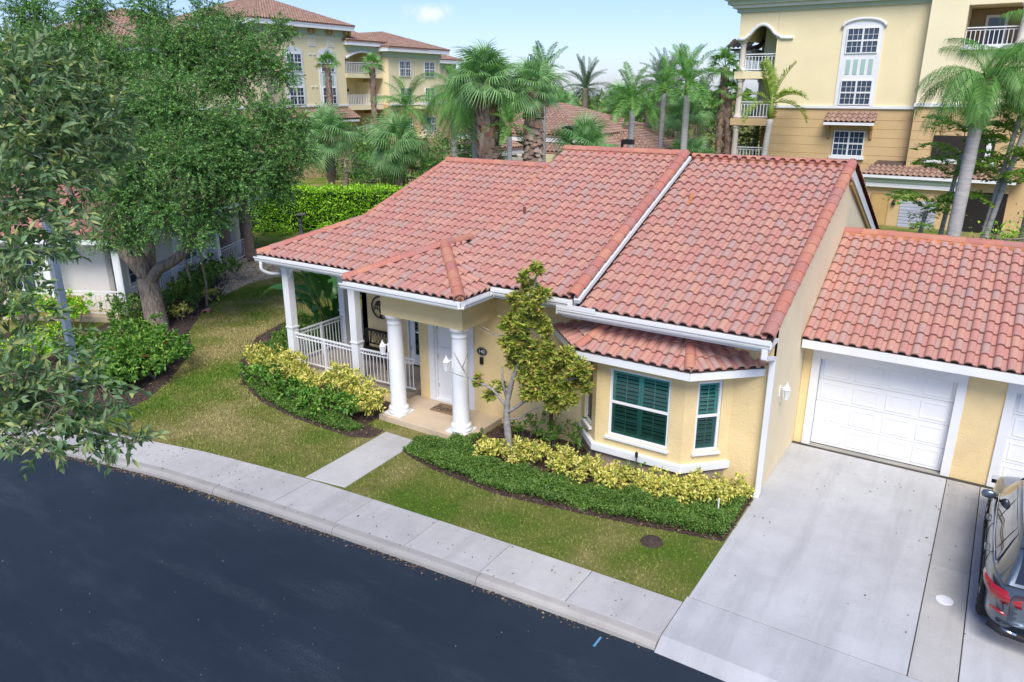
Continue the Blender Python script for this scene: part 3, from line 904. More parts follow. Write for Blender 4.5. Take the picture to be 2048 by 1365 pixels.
# ---- eaves: fascia and gutters
def gutter(a, b, z, left=True):
    """K-gutter along a->b (plan), outside to the right"""
    A, B = V3((*a, z)), V3((*b, z)); d = (B - A).normalized(); o = V3((d.y, -d.x, 0)); up = V3((0, 0, 1))
    pr = [(0, 0), (0, -.12), (.075, -.12), (.09, -.09), (.092, -.06), (.118, -.03), (.118, .004), (.128, .004), (.128, -.036), (.102, -.064), (.1, -.095), (.083, -.132), (-.008, -.132), (-.008, 0)]
    return MB().extrude([A + o * x + up * zz for x, zz in pr], B - A)
g = gutter((-7.46, 13.31), (-3.05, 13.31), 3.49); g.build("gutter", M_TRIM, HOUSE)
MB().box(-7.46, -6.55, 13.172, 13.179, 3.50, 3.60).box(-7.463, -7.456, 13.18, 13.33, 3.36, 3.60).build("splash_guard", M_TRIM, HOUSE)
gutter((-9.1, 13.27), (-7.18, 13.27), 3.66).build("gutter", M_TRIM, HOUSE)
gutter((XL - .02, 13.31), (PXL - .2, 13.31), 3.47).build("gutter", M_TRIM, HOUSE)
gutter((PXL - .03, 12.18), (PXR + .04, 12.18), 3.56).build("gutter", M_TRIM, HOUSE)
gutter((PXR + .04, 12.18), (PXR + .04, 13.25), 3.56).build("gutter", M_TRIM, HOUSE)
fa = MB()
fa.box(-7.4, -3.08, 13.325, 13.36, 3.28, 3.50); fa.box(-9.2, -7.14, 13.285, 13.32, 3.45, 3.68)
fa.box(XL, PXL - .05, 13.325, 13.36, 3.28, 3.48)
fa.box(PXL, PXR, 12.195, 12.235, 3.40, 3.57); fa.box(PXR - .005, PXR + .03, 12.2, 13.3, 3.40, 3.57); fa.box(PXL - .02, PXL + .015, 12.2, 13.35, 3.40, 3.57)
fa.box(XL, XL + .035, 13.36, 25, 3.28, 3.48)
fa.build("fascia", M_TRIM, HOUSE)
so = MB().box(PXL + .02, PXR - .02, 12.24, 12.745, 3.38, 3.40).box(-9.595, PXR - .01, 12.746, 14.09, 3.38, 3.40).box(PXL + .02, -12.03, 12.746, 13.4, 3.38, 3.40)
so.build("portico_soffit", M_TRIM, HOUSE)
so = MB().box(-12.2, -9.45, 12.6, 14.1, 3.30, 3.375)
so.build("portico_ceiling", M_TRIM, HOUSE)
# frieze step under the portico gutter
MB().box(-12.06, -9.55, 12.70, 12.75, 3.27, 3.378).box(-9.60, -9.55, 12.75, 14.09, 3.27, 3.378).build("frieze", M_TRIM, HOUSE)
# beam
bm_ = MB().box(-12.02, -9.6, 12.75, 13.1, 2.72, 3.37).box(-9.95, -9.60, 13.1, 14.095, 2.72, 3.37).box(-12.02, -11.67, 13.1, 14.095, 2.72, 3.37)
bm_.build("portico_beam", M_STUCCO, HOUSE)
# columns
PRF = [(.27, .0), (.27, .06), (.245, .07), (.25, .10), (.255, .13), (.235, .165), (.21, .18), (.20, .21), (.197, .8), (.190, 1.6), (.178, 2.26), (.176, 2.30), (.19, 2.315), (.19, 2.335), (.178, 2.35), (.180, 2.42), (.205, 2.44), (.228, 2.475), (.235, 2.50), (.235, 2.53)]
for cx in (-11.78, -9.84):
    c = thing_part = MB().lathe(PRF, (cx, 12.95, .19), 28).build("column", M_WHITE, HOUSE, smooth=True)
    MB().box(cx - .27, cx + .27, 12.68, 13.22, .151, .192).build("plinth", M_WHITE, c, bevel=.008)
MB().box(-12.15, -9.45, 12.6, 14.1, -.05, .15).build("portico_floor", M_PORCHFLOOR, HOUSE, bevel=.01)
MB().box(-16.75, -12.16, 13.6, 15.5, -.05, .26).box(-16.75, -15.36, 15.5, 24.5, -.05, .26).build("porch_floor", mat("porch_concrete", (0.33, 0.28, 0.235), .8, .1), HOUSE)
MB().box(-16.78, -12.03, 13.57, 13.598, -.05, .24).build("porch_skirt", M_STUCCO, HOUSE)

# ---- porch posts
def post(x, y, z1, hwid=.115):
    p = MB().box(x - hwid, x + hwid, y - hwid, y + hwid, .262, z1).build("post", M_WHITE, HOUSE, bevel=.008)
    MB().box(x - hwid - .02, x + hwid + .02, y - hwid - .02, y + hwid + .02, 1.38, 1.42).build("post_collar", M_WHITE, p)
    for sx in (-1, 1):
        MB().extrude([(x + sx * hwid, y - .03, z1 - .02), (x + sx * (hwid + .16), y - .03, z1 - .02), (x + sx * (hwid + .13), y - .03, z1 - .09), (x + sx * (hwid + .06), y - .03, z1 - .14), (x + sx * (hwid + .03), y - .03, z1 - .27), (x + sx * hwid, y - .03, z1 - .30)], (0, .06, 0)).build("post_bracket", M_WHITE, p)
    return p
post(-16.45, 13.78, 3.14); post(-13.92, 13.78, 3.14); post(-16.45, 15.85, 3.14); post(-16.45, 19.3, 3.14)
MB().box(-16.55, -12.03, 13.70, 13.86, 3.14, 3.30).box(-16.53, -16.37, 13.861, 24.5, 3.14, 3.30).build("porch_beam", M_WHITE, HOUSE)

# ---- railings
def railing(p, q, z0=.40, z1=1.22, step=.115, parent=HOUSE, material=None, thick=.018, mid=None, rings=True):
    M_ = material or M_WHITE
    p, q = V3((*p, 0)), V3((*q, 0)); d = q - p; Lr = d.length; d.normalize()
    up = V3((0, 0, 1))
    r = MB()
    r.obox(p + up * z1, q + up * z1, .055, .035); r.obox(p + up * (z1 - .11), q + up * (z1 - .11), .03, .025); r.obox(p + up * z0, q + up * z0, .03, .03)
    rail = r.build("railing", M_, parent)
    k = int(Lr / step)
    bal = MB().box(-thick / 2, thick / 2, -thick / 2, thick / 2, z0 + .016, z1 - .123).mesh("baluster", M_)
    ring = MB()
    for i in range(k):
        c = p + d * ((i + .5) * Lr / k)
        rot = Matrix.Rotation(math.atan2(d.y, d.x), 4, 'Z')
        link("baluster", bal, rail, M=Matrix.Translation(c) @ rot)
        if rings:
            cc = c + up * (z1 - .058)
            pts = [cc + d * .036 * math.cos(t * math.pi / 4) + up * .036 * math.sin(t * math.pi / 4) for t in range(9)]
            ring.tube(pts, .008, 5, cap=False)
    if rings:
        ring.build("rail_rings", M_, rail, smooth=True)
    if mid:
        for u in mid:
            c = p + d * u
            link("rail_post", MB().box(c.x - .03, c.x + .03, c.y - .03, c.y + .03, .262, z1 - .0).mesh("rail_post", M_), rail)
    return rail
railing((-16.33, 13.78), (-14.04, 13.78), mid=[1.15]); railing((-13.80, 13.78), (-12.03, 13.9)); railing((-16.45, 13.9), (-16.45, 15.73), mid=[.95]); railing((-16.45, 15.97), (-16.45, 19.2))

# ================================================================ bay window, doors
M_TEAL = mat("teal_shutter", (0.10, 0.42, 0.355), 0.5, 0.08, 3)
M_DARK = mat("dark_interior", (0.006, 0.010, 0.012), 0.9, 0.1)
M_GLASS = glass_mat("window_glass", (0.93, 0.97, 0.96))
M_GLASS_SCREEN = glass_mat("screened_glass", (0.72, 0.78, 0.76), .15)
M_TEALBAR = mat("teal_muntin", (0.20, 0.42, 0.38), 0.5, 0.05)

def frame_of(p0, d, out_):
    """local->world: x along d, y inward, z up, origin p0"""
    d = V3((*d, 0)).normalized()
    i = V3((-d.y, d.x, 0))
    return Matrix(((d.x, i.x, 0, p0[0]), (d.y, i.y, 0, p0[1]), (0, 0, 1, p0[2]), (0, 0, 0, 1)))

def shutter_window(parent, p0, d, w, h, panels=2, muntins=1, louver=0.086, name="window", depth=.05):
    """double-hung window with louvred shutters behind the glass; p0 lower left corner on the wall face"""
    Mx = frame_of(p0, d, None)
    t = .055
    f = MB()
    y0, y1 = depth - .02, depth + .06
    f.box(0, t, y0, y1, 0, h).box(w - t, w, y0, y1, 0, h).box(t, w - t, y0, y1, h - t, h).box(t, w - t, y0, y1, 0, t)
    f.box(t, w - t, y0 - .004, y1 - .02, h * .49, h * .49 + .05)
    win = link(name, f.mesh(name, M_TRIM), parent, M=Mx, bevel=.004)
    if parent.name in LOC:
        win.matrix_parent_inverse = LOC[parent.name].inverted()
    for zb_, zt_, gm_ in ((h * .49 + .05, h - t, M_GLASS), (t, h * .49, M_GLASS_SCREEN)):
        link("pane", MB().box(t, w - t, depth + .012, depth + .016, zb_, zt_).mesh("pane", gm_), win)
        mb = MB(); zm = (zb_ + zt_) / 2
        pw_ = (w - 2 * t) / (panels * (muntins + 1))
        for i in range(1, panels * (muntins + 1)):
            if muntins and i % (muntins + 1) == 0 and panels > 1:
                continue
            x = t + pw_ * i
            mb.box(x - .009, x + .009, depth + .02, depth + .028, zb_, zt_)
        mb.box(t, w - t, depth + .0205, depth + .0275, zm - .009, zm + .009)
        link("muntin", mb.mesh("muntin", M_TEALBAR), win)
    # shutters
    iw = (w - 2 * t) / panels; sy = depth + .045
    st = MB()
    sw_ = .055
    for i in range(panels):
        x0 = t + i * iw
        st.box(x0 + .003, x0 + sw_, sy, sy + .03, t, h - t).box(x0 + iw - sw_, x0 + iw - .003, sy, sy + .03, t, h - t)
        for z in (t, h * .49 - .02, h - t - .07):
            st.box(x0 + sw_, x0 + iw - sw_, sy, sy + .03, z, z + .07)
    link("shutter_frame", st.mesh("shutter_frame", M_TEAL), win)
    sm = None
    for i in range(panels):
        x0 = t + i * iw + sw_
        lw = iw - 2 * sw_
        me = MB().obox((0, 0, 0), (lw, 0, 0), .076, .012, up=(0, -.22, .975)).mesh("slat", M_TEAL)
        for za, zb2 in ((t + .07, h * .49 - .02), (h * .49 + .05, h - t - .07)):
            k = max(2, int((zb2 - za) / louver))
            for j in range(k):
                link("slat", me, win, M=Matrix.Translation((x0, sy + .015, za + (j + .5) * (zb2 - za) / k)))
    link("backing", MB().box(t, w - t, sy + .13, sy + .135, t, h - t).mesh("backing", M_DARK), win)
    return win

BAYW = [(-7.27, 14.1), (-6.55, 13.38), (-4.60, 13.38), (-3.88, 14.1)]
bay = MB()
sw_ = 0.45
seglen = math.hypot(.72, .72)
holes = {0: [(.26, .76, .80, 2.34)], 1: [(.30, 1.65, .80, 2.34)], 2: [(.26, .80, .80, 2.34)]}
for i in range(3):
    a, b = BAYW[i], BAYW[i + 1]
    wall_panel(bay, a, b, .55, BZ - .2, .15, [h for h in holes[i]])
bay.build("bay_wall", M_STUCCO, HOUSE)
bb = MB().prism([(-7.24, 14.1), (-6.53, 13.41), (-4.62, 13.41), (-3.91, 14.1)], 0, .39)
bb.build("bay_base", M_STUCCO_BASE, HOUSE)
sl_ = MB().prism([(-7.36, 14.1), (-6.59, 13.30), (-4.56, 13.30), (-3.80, 14.1)], .39, .56)
sl_.build("bay_sill", M_TRIM, HOUSE, bevel=.012)
trim = MB()
for i in range(3):
    a, b = V3((*BAYW[i], 0)), V3((*BAYW[i + 1], 0)); d = (b - a).normalized()
    h = holes[i][0]
    win = shutter_window(HOUSE, (*(a + d * h[0]).xy, h[2]), d.xy, h[1] - h[0], h[3] - h[2], panels=2 if i == 1 else 1)
    o_ = V3((d.y, -d.x, 0))
    # white sloping window sill
    p, q = a + d * (h[0] - .04), a + d * (h[1] + .04)
    s = MB().obox(p + o_ * .015 + V3((0, 0, .775)), q + o_ * .015 + V3((0, 0, .775)), .11, .05)
    s.build("window_sill", M_TRIM, HOUSE)

# front door in its deep white surround
DX0, DX1 = -11.68, -10.26
df = MB().box(DX0, DX0 + .17, 14.06, 14.22, .151, 2.5).box(DX1 - .17, DX1, 14.06, 14.22, .151, 2.5).box(DX0 + .17, DX1 - .17, 14.06, 14.22, 2.35, 2.5)
df.box(DX0 + .17, DX0 + .21, 14.12, 14.24, .151, 2.35).box(DX1 - .21, DX1 - .17, 14.12, 14.24, .151, 2.35).box(DX0 + .17, DX1 - .17, 14.08, 14.24, .145, .20)
df.build("door_frame", M_WHITE, HOUSE, bevel=.006)
door = MB().box(DX0 + .21, DX1 - .21, 14.185, 14.23, .20, 2.35).build("door", M_WHITE, HOUSE)
for z0, z1 in ((.36, .95), (1.08, 1.62), (1.72, 2.22)):
    for x0, x1 in ((DX0 + .30, DX0 + .66), (DX1 - .66, DX1 - .30)):
        MB().box(x0, x1, 14.172, 14.186, z0, z1).build("door_panel", M_WHITE, door, bevel=.012)
for z in (.5, 1.28, 2.08):
    MB().box(DX0 + .20, DX0 + .225, 14.165, 14.19, z, z + .11).build("hinge", M_GREYMETAL, door)
MB().box(DX1 - .30, DX1 - .245, 14.16, 14.186, 1.42, 1.60).box(DX1 - .29, DX1 - .255, 14.14, 14.19, 1.08, 1.32).tube([(DX1 - .272, 14.12, 1.10), (DX1 - .272, 14.10, 1.2), (DX1 - .272, 14.12, 1.30)], .012, 6).build("door_handle", M_BLACK, door)

# glazed porch door with shutters
fd = shutter_window(HOUSE, (-13.55, 15.5, .30), (1, 0), 1.10, 1.98, panels=1, muntins=1, name="porch_door")
MB().box(-13.60, -13.5505, 15.46, 15.56, .262, 2.32).box(-12.4495, -12.40, 15.46, 15.56, .262, 2.32).box(-13.55, -12.45, 15.46, 15.56, 2.2805, 2.33).box(-13.5, -13.36, 15.505, 15.53, .36, 2.24).box(-12.64, -12.5, 15.505, 15.53, .36, 2.24).box(-13.36, -12.64, 15.505, 15.53, .36, .62).build("porch_door_frame", M_WHITE, HOUSE)
MB().box(-12.60, -12.555, 15.48, 15.506, 1.12, 1.40).box(-12.64, -12.56, 15.45, 15.48, 1.22, 1.25).build("porch_door_handle", M_BLACK, HOUSE)
for z in (.75, 1.75):
    MB().box(-13.53, -13.50, 15.48, 15.504, z, z + .1).build("hinge", M_GREYMETAL, HOUSE)

# downspouts
MB().box(-3.20, -3.09, 13.93, 14.01, .05, 3.0).box(-3.20, -3.09, 13.22, 13.30, 3.16, 3.37).obox((-3.145, 13.26, 3.18), (-3.145, 13.96, 2.98), .11, .08).obox((-3.145, 13.95, .09), (-3.145, 13.80, .03), .11, .08).build("downspout", M_TRIM, HOUSE, bevel=.01)
MB().tube(smoothpath([(-16.85, 13.25, 3.34), (-16.85, 13.25, 3.12), (-16.78, 13.45, 2.98), (-16.62, 13.66, 2.96)], 4), .045, 8).build("downspout", M_TRIM, HOUSE, smooth=True)

# small vents in the roof
vt = MB().tube([(-10.05, 16.05, z2(16.05) + .02), (-10.05, 16.05, z2(16.05) + .17)], .04, 10).build("roof_vent", mat("brown_vent", (.16, .08, .06), .7), HOUSE)
MB().tube([(-6.28, 17.55, z3(17.55) + .03), (-6.28, 17.55, z3(17.55) + .20)], .05, 10).box(-6.36, -6.20, 17.35, 17.55, z3(17.4) + .02, z3(17.4) + .09).build("roof_vent", M_MORTAR, HOUSE)
MB().box(-8.66, -8.58, 14.06, 14.1, 2.62, 2.72).build("wall_vent", M_GREYMETAL, HOUSE)
MB().box(-8.05, -8.0, 14.0, 14.09, .2, .95).build("meter_pipe", mat("rust_pipe", (.18, .06, .04), .8), HOUSE)

# ================================================================ things on the house
def lantern(name, label, loc, ang, tail=True):
    t = thing(name, label, "lantern", loc, ang, group="white wall lanterns")
    # local: wall at y=0, outward -y
    MB().box(-.035, .035, -.02, 0, -.12, .10).obox((0, -.02, .06), (0, -.13, .10), .02, .02).build("bracket", M_WHITE, t, world=False)
    MB().lathe([(.085, .02), (.06, .07), (.025, .13), (.012, .15), (.016, .17), (.0, .19)], (0, -.14, .02), 6).build("lantern_cap", M_WHITE, t, world=False)
    b = MB()
    for i in range(6):
        a = math.pi / 3 * i
        b.obox((.075 * math.cos(a), -.14 + .075 * math.sin(a), .04), (.045 * math.cos(a), -.14 + .045 * math.sin(a), -.15), .01, .01)
    b.lathe([(.05, -.16), (.05, -.145)], (0, -.14, 0), 6)
    b.build("lantern_cage", M_WHITE, t, world=False)
    MB().lathe([(.04, -.144), (.068, .03)], (0, -.14, 0), 6).build("lantern_glass", mat("frosted_glass", (.62, .64, .63), .25, .02), t, world=False)
    if tail:
        MB().tube([(0, -.02, -.12), (0, -.03, -.2), (.01, -.03, -.27)], .006, 5).build("tail_hook", M_WHITE, t, world=False)
    return t
lantern("lantern", "white lantern on the left portico column", (-11.89, 12.80, 1.90), R(-35))
lantern("lantern", "white lantern on the right portico column behind the bare magnolia twig", (-9.95, 12.80, 1.88), R(-35))
lantern("lantern", "white lantern on the pale side wall facing the driveway", (-3.17, 14.95, 1.98), R(90))

# number plate
t = thing("house_number_sign", "oval black house number sign reading 140 beside the front door", "sign", (-10.02, 14.09, 1.77))
s = MB(); N = 24
s.extrude([(.15 * math.cos(2 * math.pi * i / N), 0, .105 * math.sin(2 * math.pi * i / N)) for i in range(N)], (0, -.02, 0))
s.build("plate", M_BLACK, t, world=False)
rg = MB().tube([(.137 * math.cos(2 * math.pi * i / N), -.021, .092 * math.sin(2 * math.pi * i / N)) for i in range(N + 1)], .004, 5, cap=False)
rg.build("border", M_GREYMETAL, t, world=False)
o = link("lettering", text_mesh("140", .125, M_WHITE), t, M=Matrix.Translation((0, -.024, 0)) @ Matrix.Rotation(R(90), 4, 'X'), world=False)
tag(MB().box(-10.075, -9.985, 14.06, 14.098, 1.44, 1.62).box(-10.05, -10.01, 14.05, 14.061, 1.46, 1.52).build("doorbell", M_BLACK), "small black video doorbell under the house number sign", "doorbell")

# doormat
M_MAT = mat("coir", (0.25, 0.165, 0.10), .95, .3, 40, .6, 120)
t = thing("doormat", "brown coir doormat reading hello at the front door", "doormat", (-10.86, 13.74, .151), R(2))
MB().box(-.40, .40, -.24, .24, 0, .018).build("mat_body", M_MAT, t, world=False, bevel=.004)
link("lettering", text_mesh("hello", .42, M_BLACK, .001, .35), t, M=Matrix.Translation((0, -.02, .020)), world=False)

# tree-of-life wall ornament
t = thing("wall_ornament", "round black metal tree wall ornament above the porch bench", "ornament", (-14.60, 15.46, 1.84))
o_ = MB()
o_.tube([(.32 * math.cos(2 * math.pi * i / 36), 0, .32 * math.sin(2 * math.pi * i / 36)) for i in range(37)], .02, 6, cap=False)
o_.build("ring", M_BLACK, t, world=False, smooth=True)
o_ = MB()
def grow(p, ang, ln, r, d):
    q = (p[0] + ln * math.cos(ang), 0, p[2] + ln * math.sin(ang))
    if math.hypot(q[0], q[2]) > .30:
        return
    o_.tube([p, q], [r, r * .75], 5)
    if d:
        for da in (-.55, .1, .6):
            grow(q, ang + da + random.uniform(-.15, .15), ln * .78, r * .72, d - 1)
o_.tube([(.0, 0, -.31), (.02, 0, -.2), (-.01, 0, -.08)], [.045, .025, .02], 6)
grow((-.01, 0, -.08), math.pi / 2, .09, .016, 4); grow((0, 0, -.12), 2.5, .1, .013, 3); grow((0, 0, -.12), .6, .1, .013, 3)
o_.build("tree_figure", M_BLACK, t, world=False)

# porch bench
t = thing("bench", "black metal porch bench with ringed back behind the railing", "bench", (-14.45, 15.02, .262))
w2 = .62
MB().box(-w2, w2, -.24, .22, .40, .43).build("seat", M_BLACK, t, world=False, bevel=.008)
bk = MB().obox((-w2, .22, .43), (-w2, .30, .92), .04, .04, up=(0, 1, 0)).obox((w2, .22, .43), (w2, .30, .92), .04, .04, up=(0, 1, 0)).obox((-w2, .30, .90), (w2, .30, .90), .035, .07).obox((-w2, .24, .52), (w2, .24, .52), .03, .04)
for i in range(9):
    x = -w2 + (i + .5) * 2 * w2 / 9
    if abs(x) < .28:
        continue
    bk.obox((x, .243, .54), (x, .295, .87), .05, .012, up=(0, 1, 0))
for i in range(5):
    cx = -.24 + i * .12
    bk.tube([(cx + .10 * math.cos(a * math.pi / 8), .27 + .012 * math.sin(a * math.pi / 8) * 4 * .1, .705 + .15 * math.sin(a * math.pi / 8)) for a in range(17)], .012, 5, cap=False)
bk.build("backrest", M_BLACK, t, world=False)
for sx in (-1, 1):
    MB().tube(smoothpath([(sx * w2, .25, .68), (sx * w2, 0, .67), (sx * w2, -.22, .64), (sx * w2, -.26, .56)], 3), .02, 6).build("armrest", M_BLACK, t, world=False, smooth=True)
    for y in (-.22, .2):
        MB().obox((sx * (w2 - .02), y, 0), (sx * (w2 - .02), y, .58 if y < 0 else .42), .035, .035, up=(0, 1, 0)).build("leg", M_BLACK, t, world=False)

# ================================================================ garage row
GAR = thing("garage_row", "low yellow garage block with white panel doors and red tile roof right of the house", "garage", (0, 18, 0))
gp, grp = [], []
GE = (16.5, 2.68); GS = .5; GY = 20.05
gz = lambda y: GE[1] + GS * (y - GE[0])
GR = roof_deck([(-3.16, GE[0] + .02, gz(GE[0])), (6, GE[0] + .02, gz(GE[0])), (6, GY, gz(GY)), (-3.16, GY, gz(GY))], GAR)
roof_deck([(-3.16, GY, gz(GY)), (6, GY, gz(GY)), (6, 23.6, gz(GY) - GS * 3.55), (-3.16, 23.6, gz(GY) - GS * 3.55)], GAR)
roof_tiles((-3.16, GE[0] - .03, gz(GE[0] - .03)), (6, GE[0] - .03, gz(GE[0] - .03)), GS, (GY - GE[0]) * 1.118, [(V3((-3.165, 0, 0)), V3((-1, 0, 0))), (V3((0, GY - .02, 0)), V3((0, 1, 0)))], gp, GR)
ridge_run((6, GY, gz(GY) + .03), (-3.12, GY, gz(GY) + .03), GR, grp, exp=.37)
commit(gp, GAR, 300); commit_ridge(grp)
MB().obox((-3.16, GY - .07, gz(GY) + .01), (6, GY - .07, gz(GY) + .01), .12, .07).build("ridge_mortar", M_MORTAR, GAR)
MB().box(-3.14, 6, 16.46, 16.50, 2.48, 2.66).box(-3.14, 6, 16.50, 16.98, 2.46, 2.475).build("fascia", M_TRIM, GAR)
GYW = 17.0
gwall = MB()
wall_panel(gwall, (-3.165, GYW), (6.2, GYW), 0, 2.6, .2, [(.34, 3.06, 0, 2.17), (4.04, 6.76, 0, 2.17)])
gwall.build("front_wall", M_STUCCO, GAR)
wall_panel(MB(), (6.2, GYW), (6.2, 23.3), 0, 2.6, .2).build("side_wall", M_STUCCO, GAR)
M_GDOOR = mat("white_garage_door", (0.78, 0.79, 0.80), .45, .03)
M_SCREED = mat("threshold", (.30, .29, .27), .9, .2)
for x0 in (-2.825, .875):
    x1 = x0 + 2.72
    tr = MB().box(x0 - .15, x0 + .02, 16.955, 17.1, .012, 2.34).box(x1 - .02, x1 + .15, 16.955, 17.1, .012, 2.34).box(x0 + .02, x1 - .02, 16.955, 17.1, 2.13, 2.34)
    tr.build("door_frame", M_TRIM, GAR, bevel=.006)
    gd = MB(); hs = 2.13 / 4
    for i in range(4):
        gd.box(x0 + .02, x1 - .02, 17.13, 17.17, .02 + i * hs + .004, .02 + (i + 1) * hs - .004)
    gdo = gd.build("garage_door", M_GDOOR, GAR, bevel=.006)
    pwid = (x1 - x0 - .04) / 4
    pm = MB()
    a, b_, c_ = .07, .115, .0
    W_, H_ = pwid, hs
    # raised panel: groove ring then raised field
    def rect(i, y):
        return [(i, y, i), (W_ - i, y, i), (W_ - i, y, H_ - i), (i, y, H_ - i)]
    V_ = rect(.075, -.001) + rect(.085, -.014) + rect(.10, -.014) + rect(.135, -.006)
    V_ = rect(.07, -.002) + rect(.080, -.009) + rect(.095, -.009) + rect(.125, -.003)
    fs = []
    for k in range(3):
        for j in range(4):
            fs.append((k * 4 + j, k * 4 + (j + 1) % 4, k * 4 + 4 + (j + 1) % 4, k * 4 + 4 + j))
    fs.append((12, 13, 14, 15))
    pme = MB().add(V_, fs).mesh("panel", M_GDOOR)
    for i in range(4):
        for j in range(4):
            link("panel", pme, gdo, M=Matrix.Translation((x0 + .02 + j * pwid, 17.129, .02 + i * hs)))
    MB().box(x0, x1, 16.96, 17.18, -.02, .014).build("threshold", M_SCREED, GAR)
    MB().box(x0 + .02, x1 - .02, 17.125, 17.135, .012, .03).build("weather_strip", M_BLACK, GAR)

# ================================================================ car
m, n, b, o = _new("car_paint")
b.inputs['Base Color'].default_value = (0.12, 0.155, 0.19, 1)
b.inputs['Metallic'].default_value = 0.6; b.inputs['Roughness'].default_value = 0.32
b.inputs['Coat Weight'].default_value = 1.0; b.inputs['Coat Roughness'].default_value = 0.03
M_PAINT = m
m, n, b, o = _new("car_glass")
b.inputs['Base Color'].default_value = (0.006, 0.008, 0.010, 1); b.inputs['Roughness'].default_value = 0.03
b.inputs['Specular IOR Level'].default_value = 0.8; b.inputs['Coat Weight'].default_value = .6
M_CGLASS = m
M_TYRE = mat("tyre", (.012, .012, .013), .85, .2)
M_RIM = mat("alloy", (.35, .36, .38), .3, .05, metal=.8)
M_CHROME = mat("chrome", (.75, .76, .78), .12, .02, metal=1.0)
m, n, b, o = _new("tail_lamp_red")
b.inputs['Base Color'].default_value = (.32, .008, .014, 1); b.inputs['Roughness'].default_value = .08; b.inputs['Coat Weight'].default_value = 1
M_TAIL = m
M_PLASTIC = mat("black_plastic", (.018, .018, .020), .6, .1)

CAR = thing("car", "dark grey metallic estate car parked in front of the second garage door", "car", (1.68, 11.42, .012))
# stations along y (rear 0 -> front 4.7); half profile points (x, z) bottom -> belt shoulder -> top of lower body
def lower(y):
    L_ = 4.68
    t = y / L_
    hw = float(np.interp(y, [0, .10, .35, .9, 2.3, 3.6, 4.3, 4.58, 4.68], [.60, .74, .87, .935, .945, .935, .86, .70, .55]))
    zb_ = float(np.interp(y, [0, .15, .5, 1, 3.8, 4.4, 4.68], [.48, .30, .24, .20, .20, .24, .40]))
    belt = float(np.interp(y, [0, .2, .6, 1.5, 3.0, 3.4, 4.2, 4.55, 4.68], [.98, 1.04, 1.06, 1.03, 1.0, .98, .90, .78, .62]))
    top = float(np.interp(y, [0, .2, .6, 1.5, 3.2, 3.5, 4.2, 4.55, 4.68], [1.0, 1.06, 1.09, 1.06, 1.06, 1.05, .96, .82, .64]))
    return [(hw * .80, zb_), (hw * .955, zb_ + .04), (hw * .985, zb_ + .16), (hw * .975, (zb_ + belt) * .5 - .02), (hw * 1.0, (zb_ + belt) * .5 + .10), (hw * .995, belt - .12), (hw * .965, belt - .03), (hw * .90, belt), (hw * .6, top - .004), (0, top + .012)]
ysx = [0, .05, .12, .22, .36, .55, .75, .95, 1.2, 1.5, 1.9, 2.3, 2.7, 3.1, 3.4, 3.7, 3.95, 4.2, 4.4, 4.54, 4.63, 4.68]
AX = (.93, 3.78); WR = .345
s = MB(); k = 10
for y in ysx:
    pr = lower(y)
    row = pr + [(-x, z) for x, z in pr[:-1]][::-1]
    s.v += [(x, y, z) for x, z in row]
nrow = 19
for i in range(len(ysx) - 1):
    for j in range(nrow - 1):
        s.f.append((i * nrow + j, i * nrow + j + 1, (i + 1) * nrow + j + 1, (i + 1) * nrow + j))
s.f.append(tuple(range(nrow))); s.f.append(tuple((len(ysx) - 1) * nrow + j for j in range(nrow))[::-1])
me = s.mesh("body", M_PAINT, smooth=True)
body = link("body", me, CAR, world=False)
sd = body.modifiers.new("sub", 'SUBSURF'); sd.levels = 1; sd.render_levels = 2
# wheel arches: dark liners set over the side
def arch(x, y):
    a = MB(); n_ = 16
    sx = 1 if x > 0 else -1
    pts = []
    for i in range(n_ + 1):
        t = math.pi * i / n_
        pts.append((y + .385 * math.cos(t), .335 + .385 * math.sin(t)))
    poly = [(sx * .70, yy, zz) for yy, zz in pts] + [(sx * .70, y - .385, .12), (sx * .70, y + .385, .12)][:0]
    poly = [(sx * .70, y + .385, .15)] + poly + [(sx * .70, y - .385, .15)]
    a.extrude(poly if sx < 0 else poly[::-1], (sx * .222, 0, 0))
    return a
for x in (-1, 1):
    for y in AX:
        arch(x, y).build("wheel_arch", M_PLASTIC, CAR, world=False)
# greenhouse
def upper(y):
    top = float(np.interp(y, [.12, .34, .75, 1.5, 2.3, 2.75, 3.45], [1.06, 1.40, 1.60, 1.655, 1.655, 1.61, 1.07]))
    bw = float(np.interp(y, [.12, .5, 1.5, 3.0, 3.45], [.70, .83, .865, .84, .78]))
    tw = float(np.interp(y, [.12, .34, .75, 1.5, 2.4, 2.75, 3.45], [.66, .60, .60, .63, .63, .62, .74]))
    bz = float(np.interp(y, [.12, .6, 1.5, 3.45], [1.02, 1.05, 1.02, 1.0]))
    return bw, tw, bz, top
ug = [.12, .22, .34, .5, .75, 1.1, 1.5, 1.9, 2.3, 2.6, 2.75, 3.0, 3.25, 3.45]
g1 = MB()
for y in ug:
    bw, tw, bz, top = upper(y)
    g1.v += [(bw, y, bz), (bw * .35 + tw * .65, y, bz + (top - bz) * .62), (tw, y, top - (top - bz) * .12), (tw * .9, y, top - .02), (tw * .5, y, top), (0, y, top + .012), (-tw * .5, y, top), (-tw * .9, y, top - .02), (-tw, y, top - (top - bz) * .12), (-(bw * .35 + tw * .65), y, bz + (top - bz) * .62), (-bw, y, bz)]
for i in range(len(ug) - 1):
    for j in range(10):
        g1.f.append((i * 11 + j, i * 11 + j + 1, (i + 1) * 11 + j + 1, (i + 1) * 11 + j))
me = g1.mesh("roof", M_PAINT, smooth=True)
me.materials.append(M_CGLASS)
cab = link("cabin", me, CAR, world=False)
sd = cab.modifiers.new("sub", 'SUBSURF'); sd.levels = 1; sd.render_levels = 2
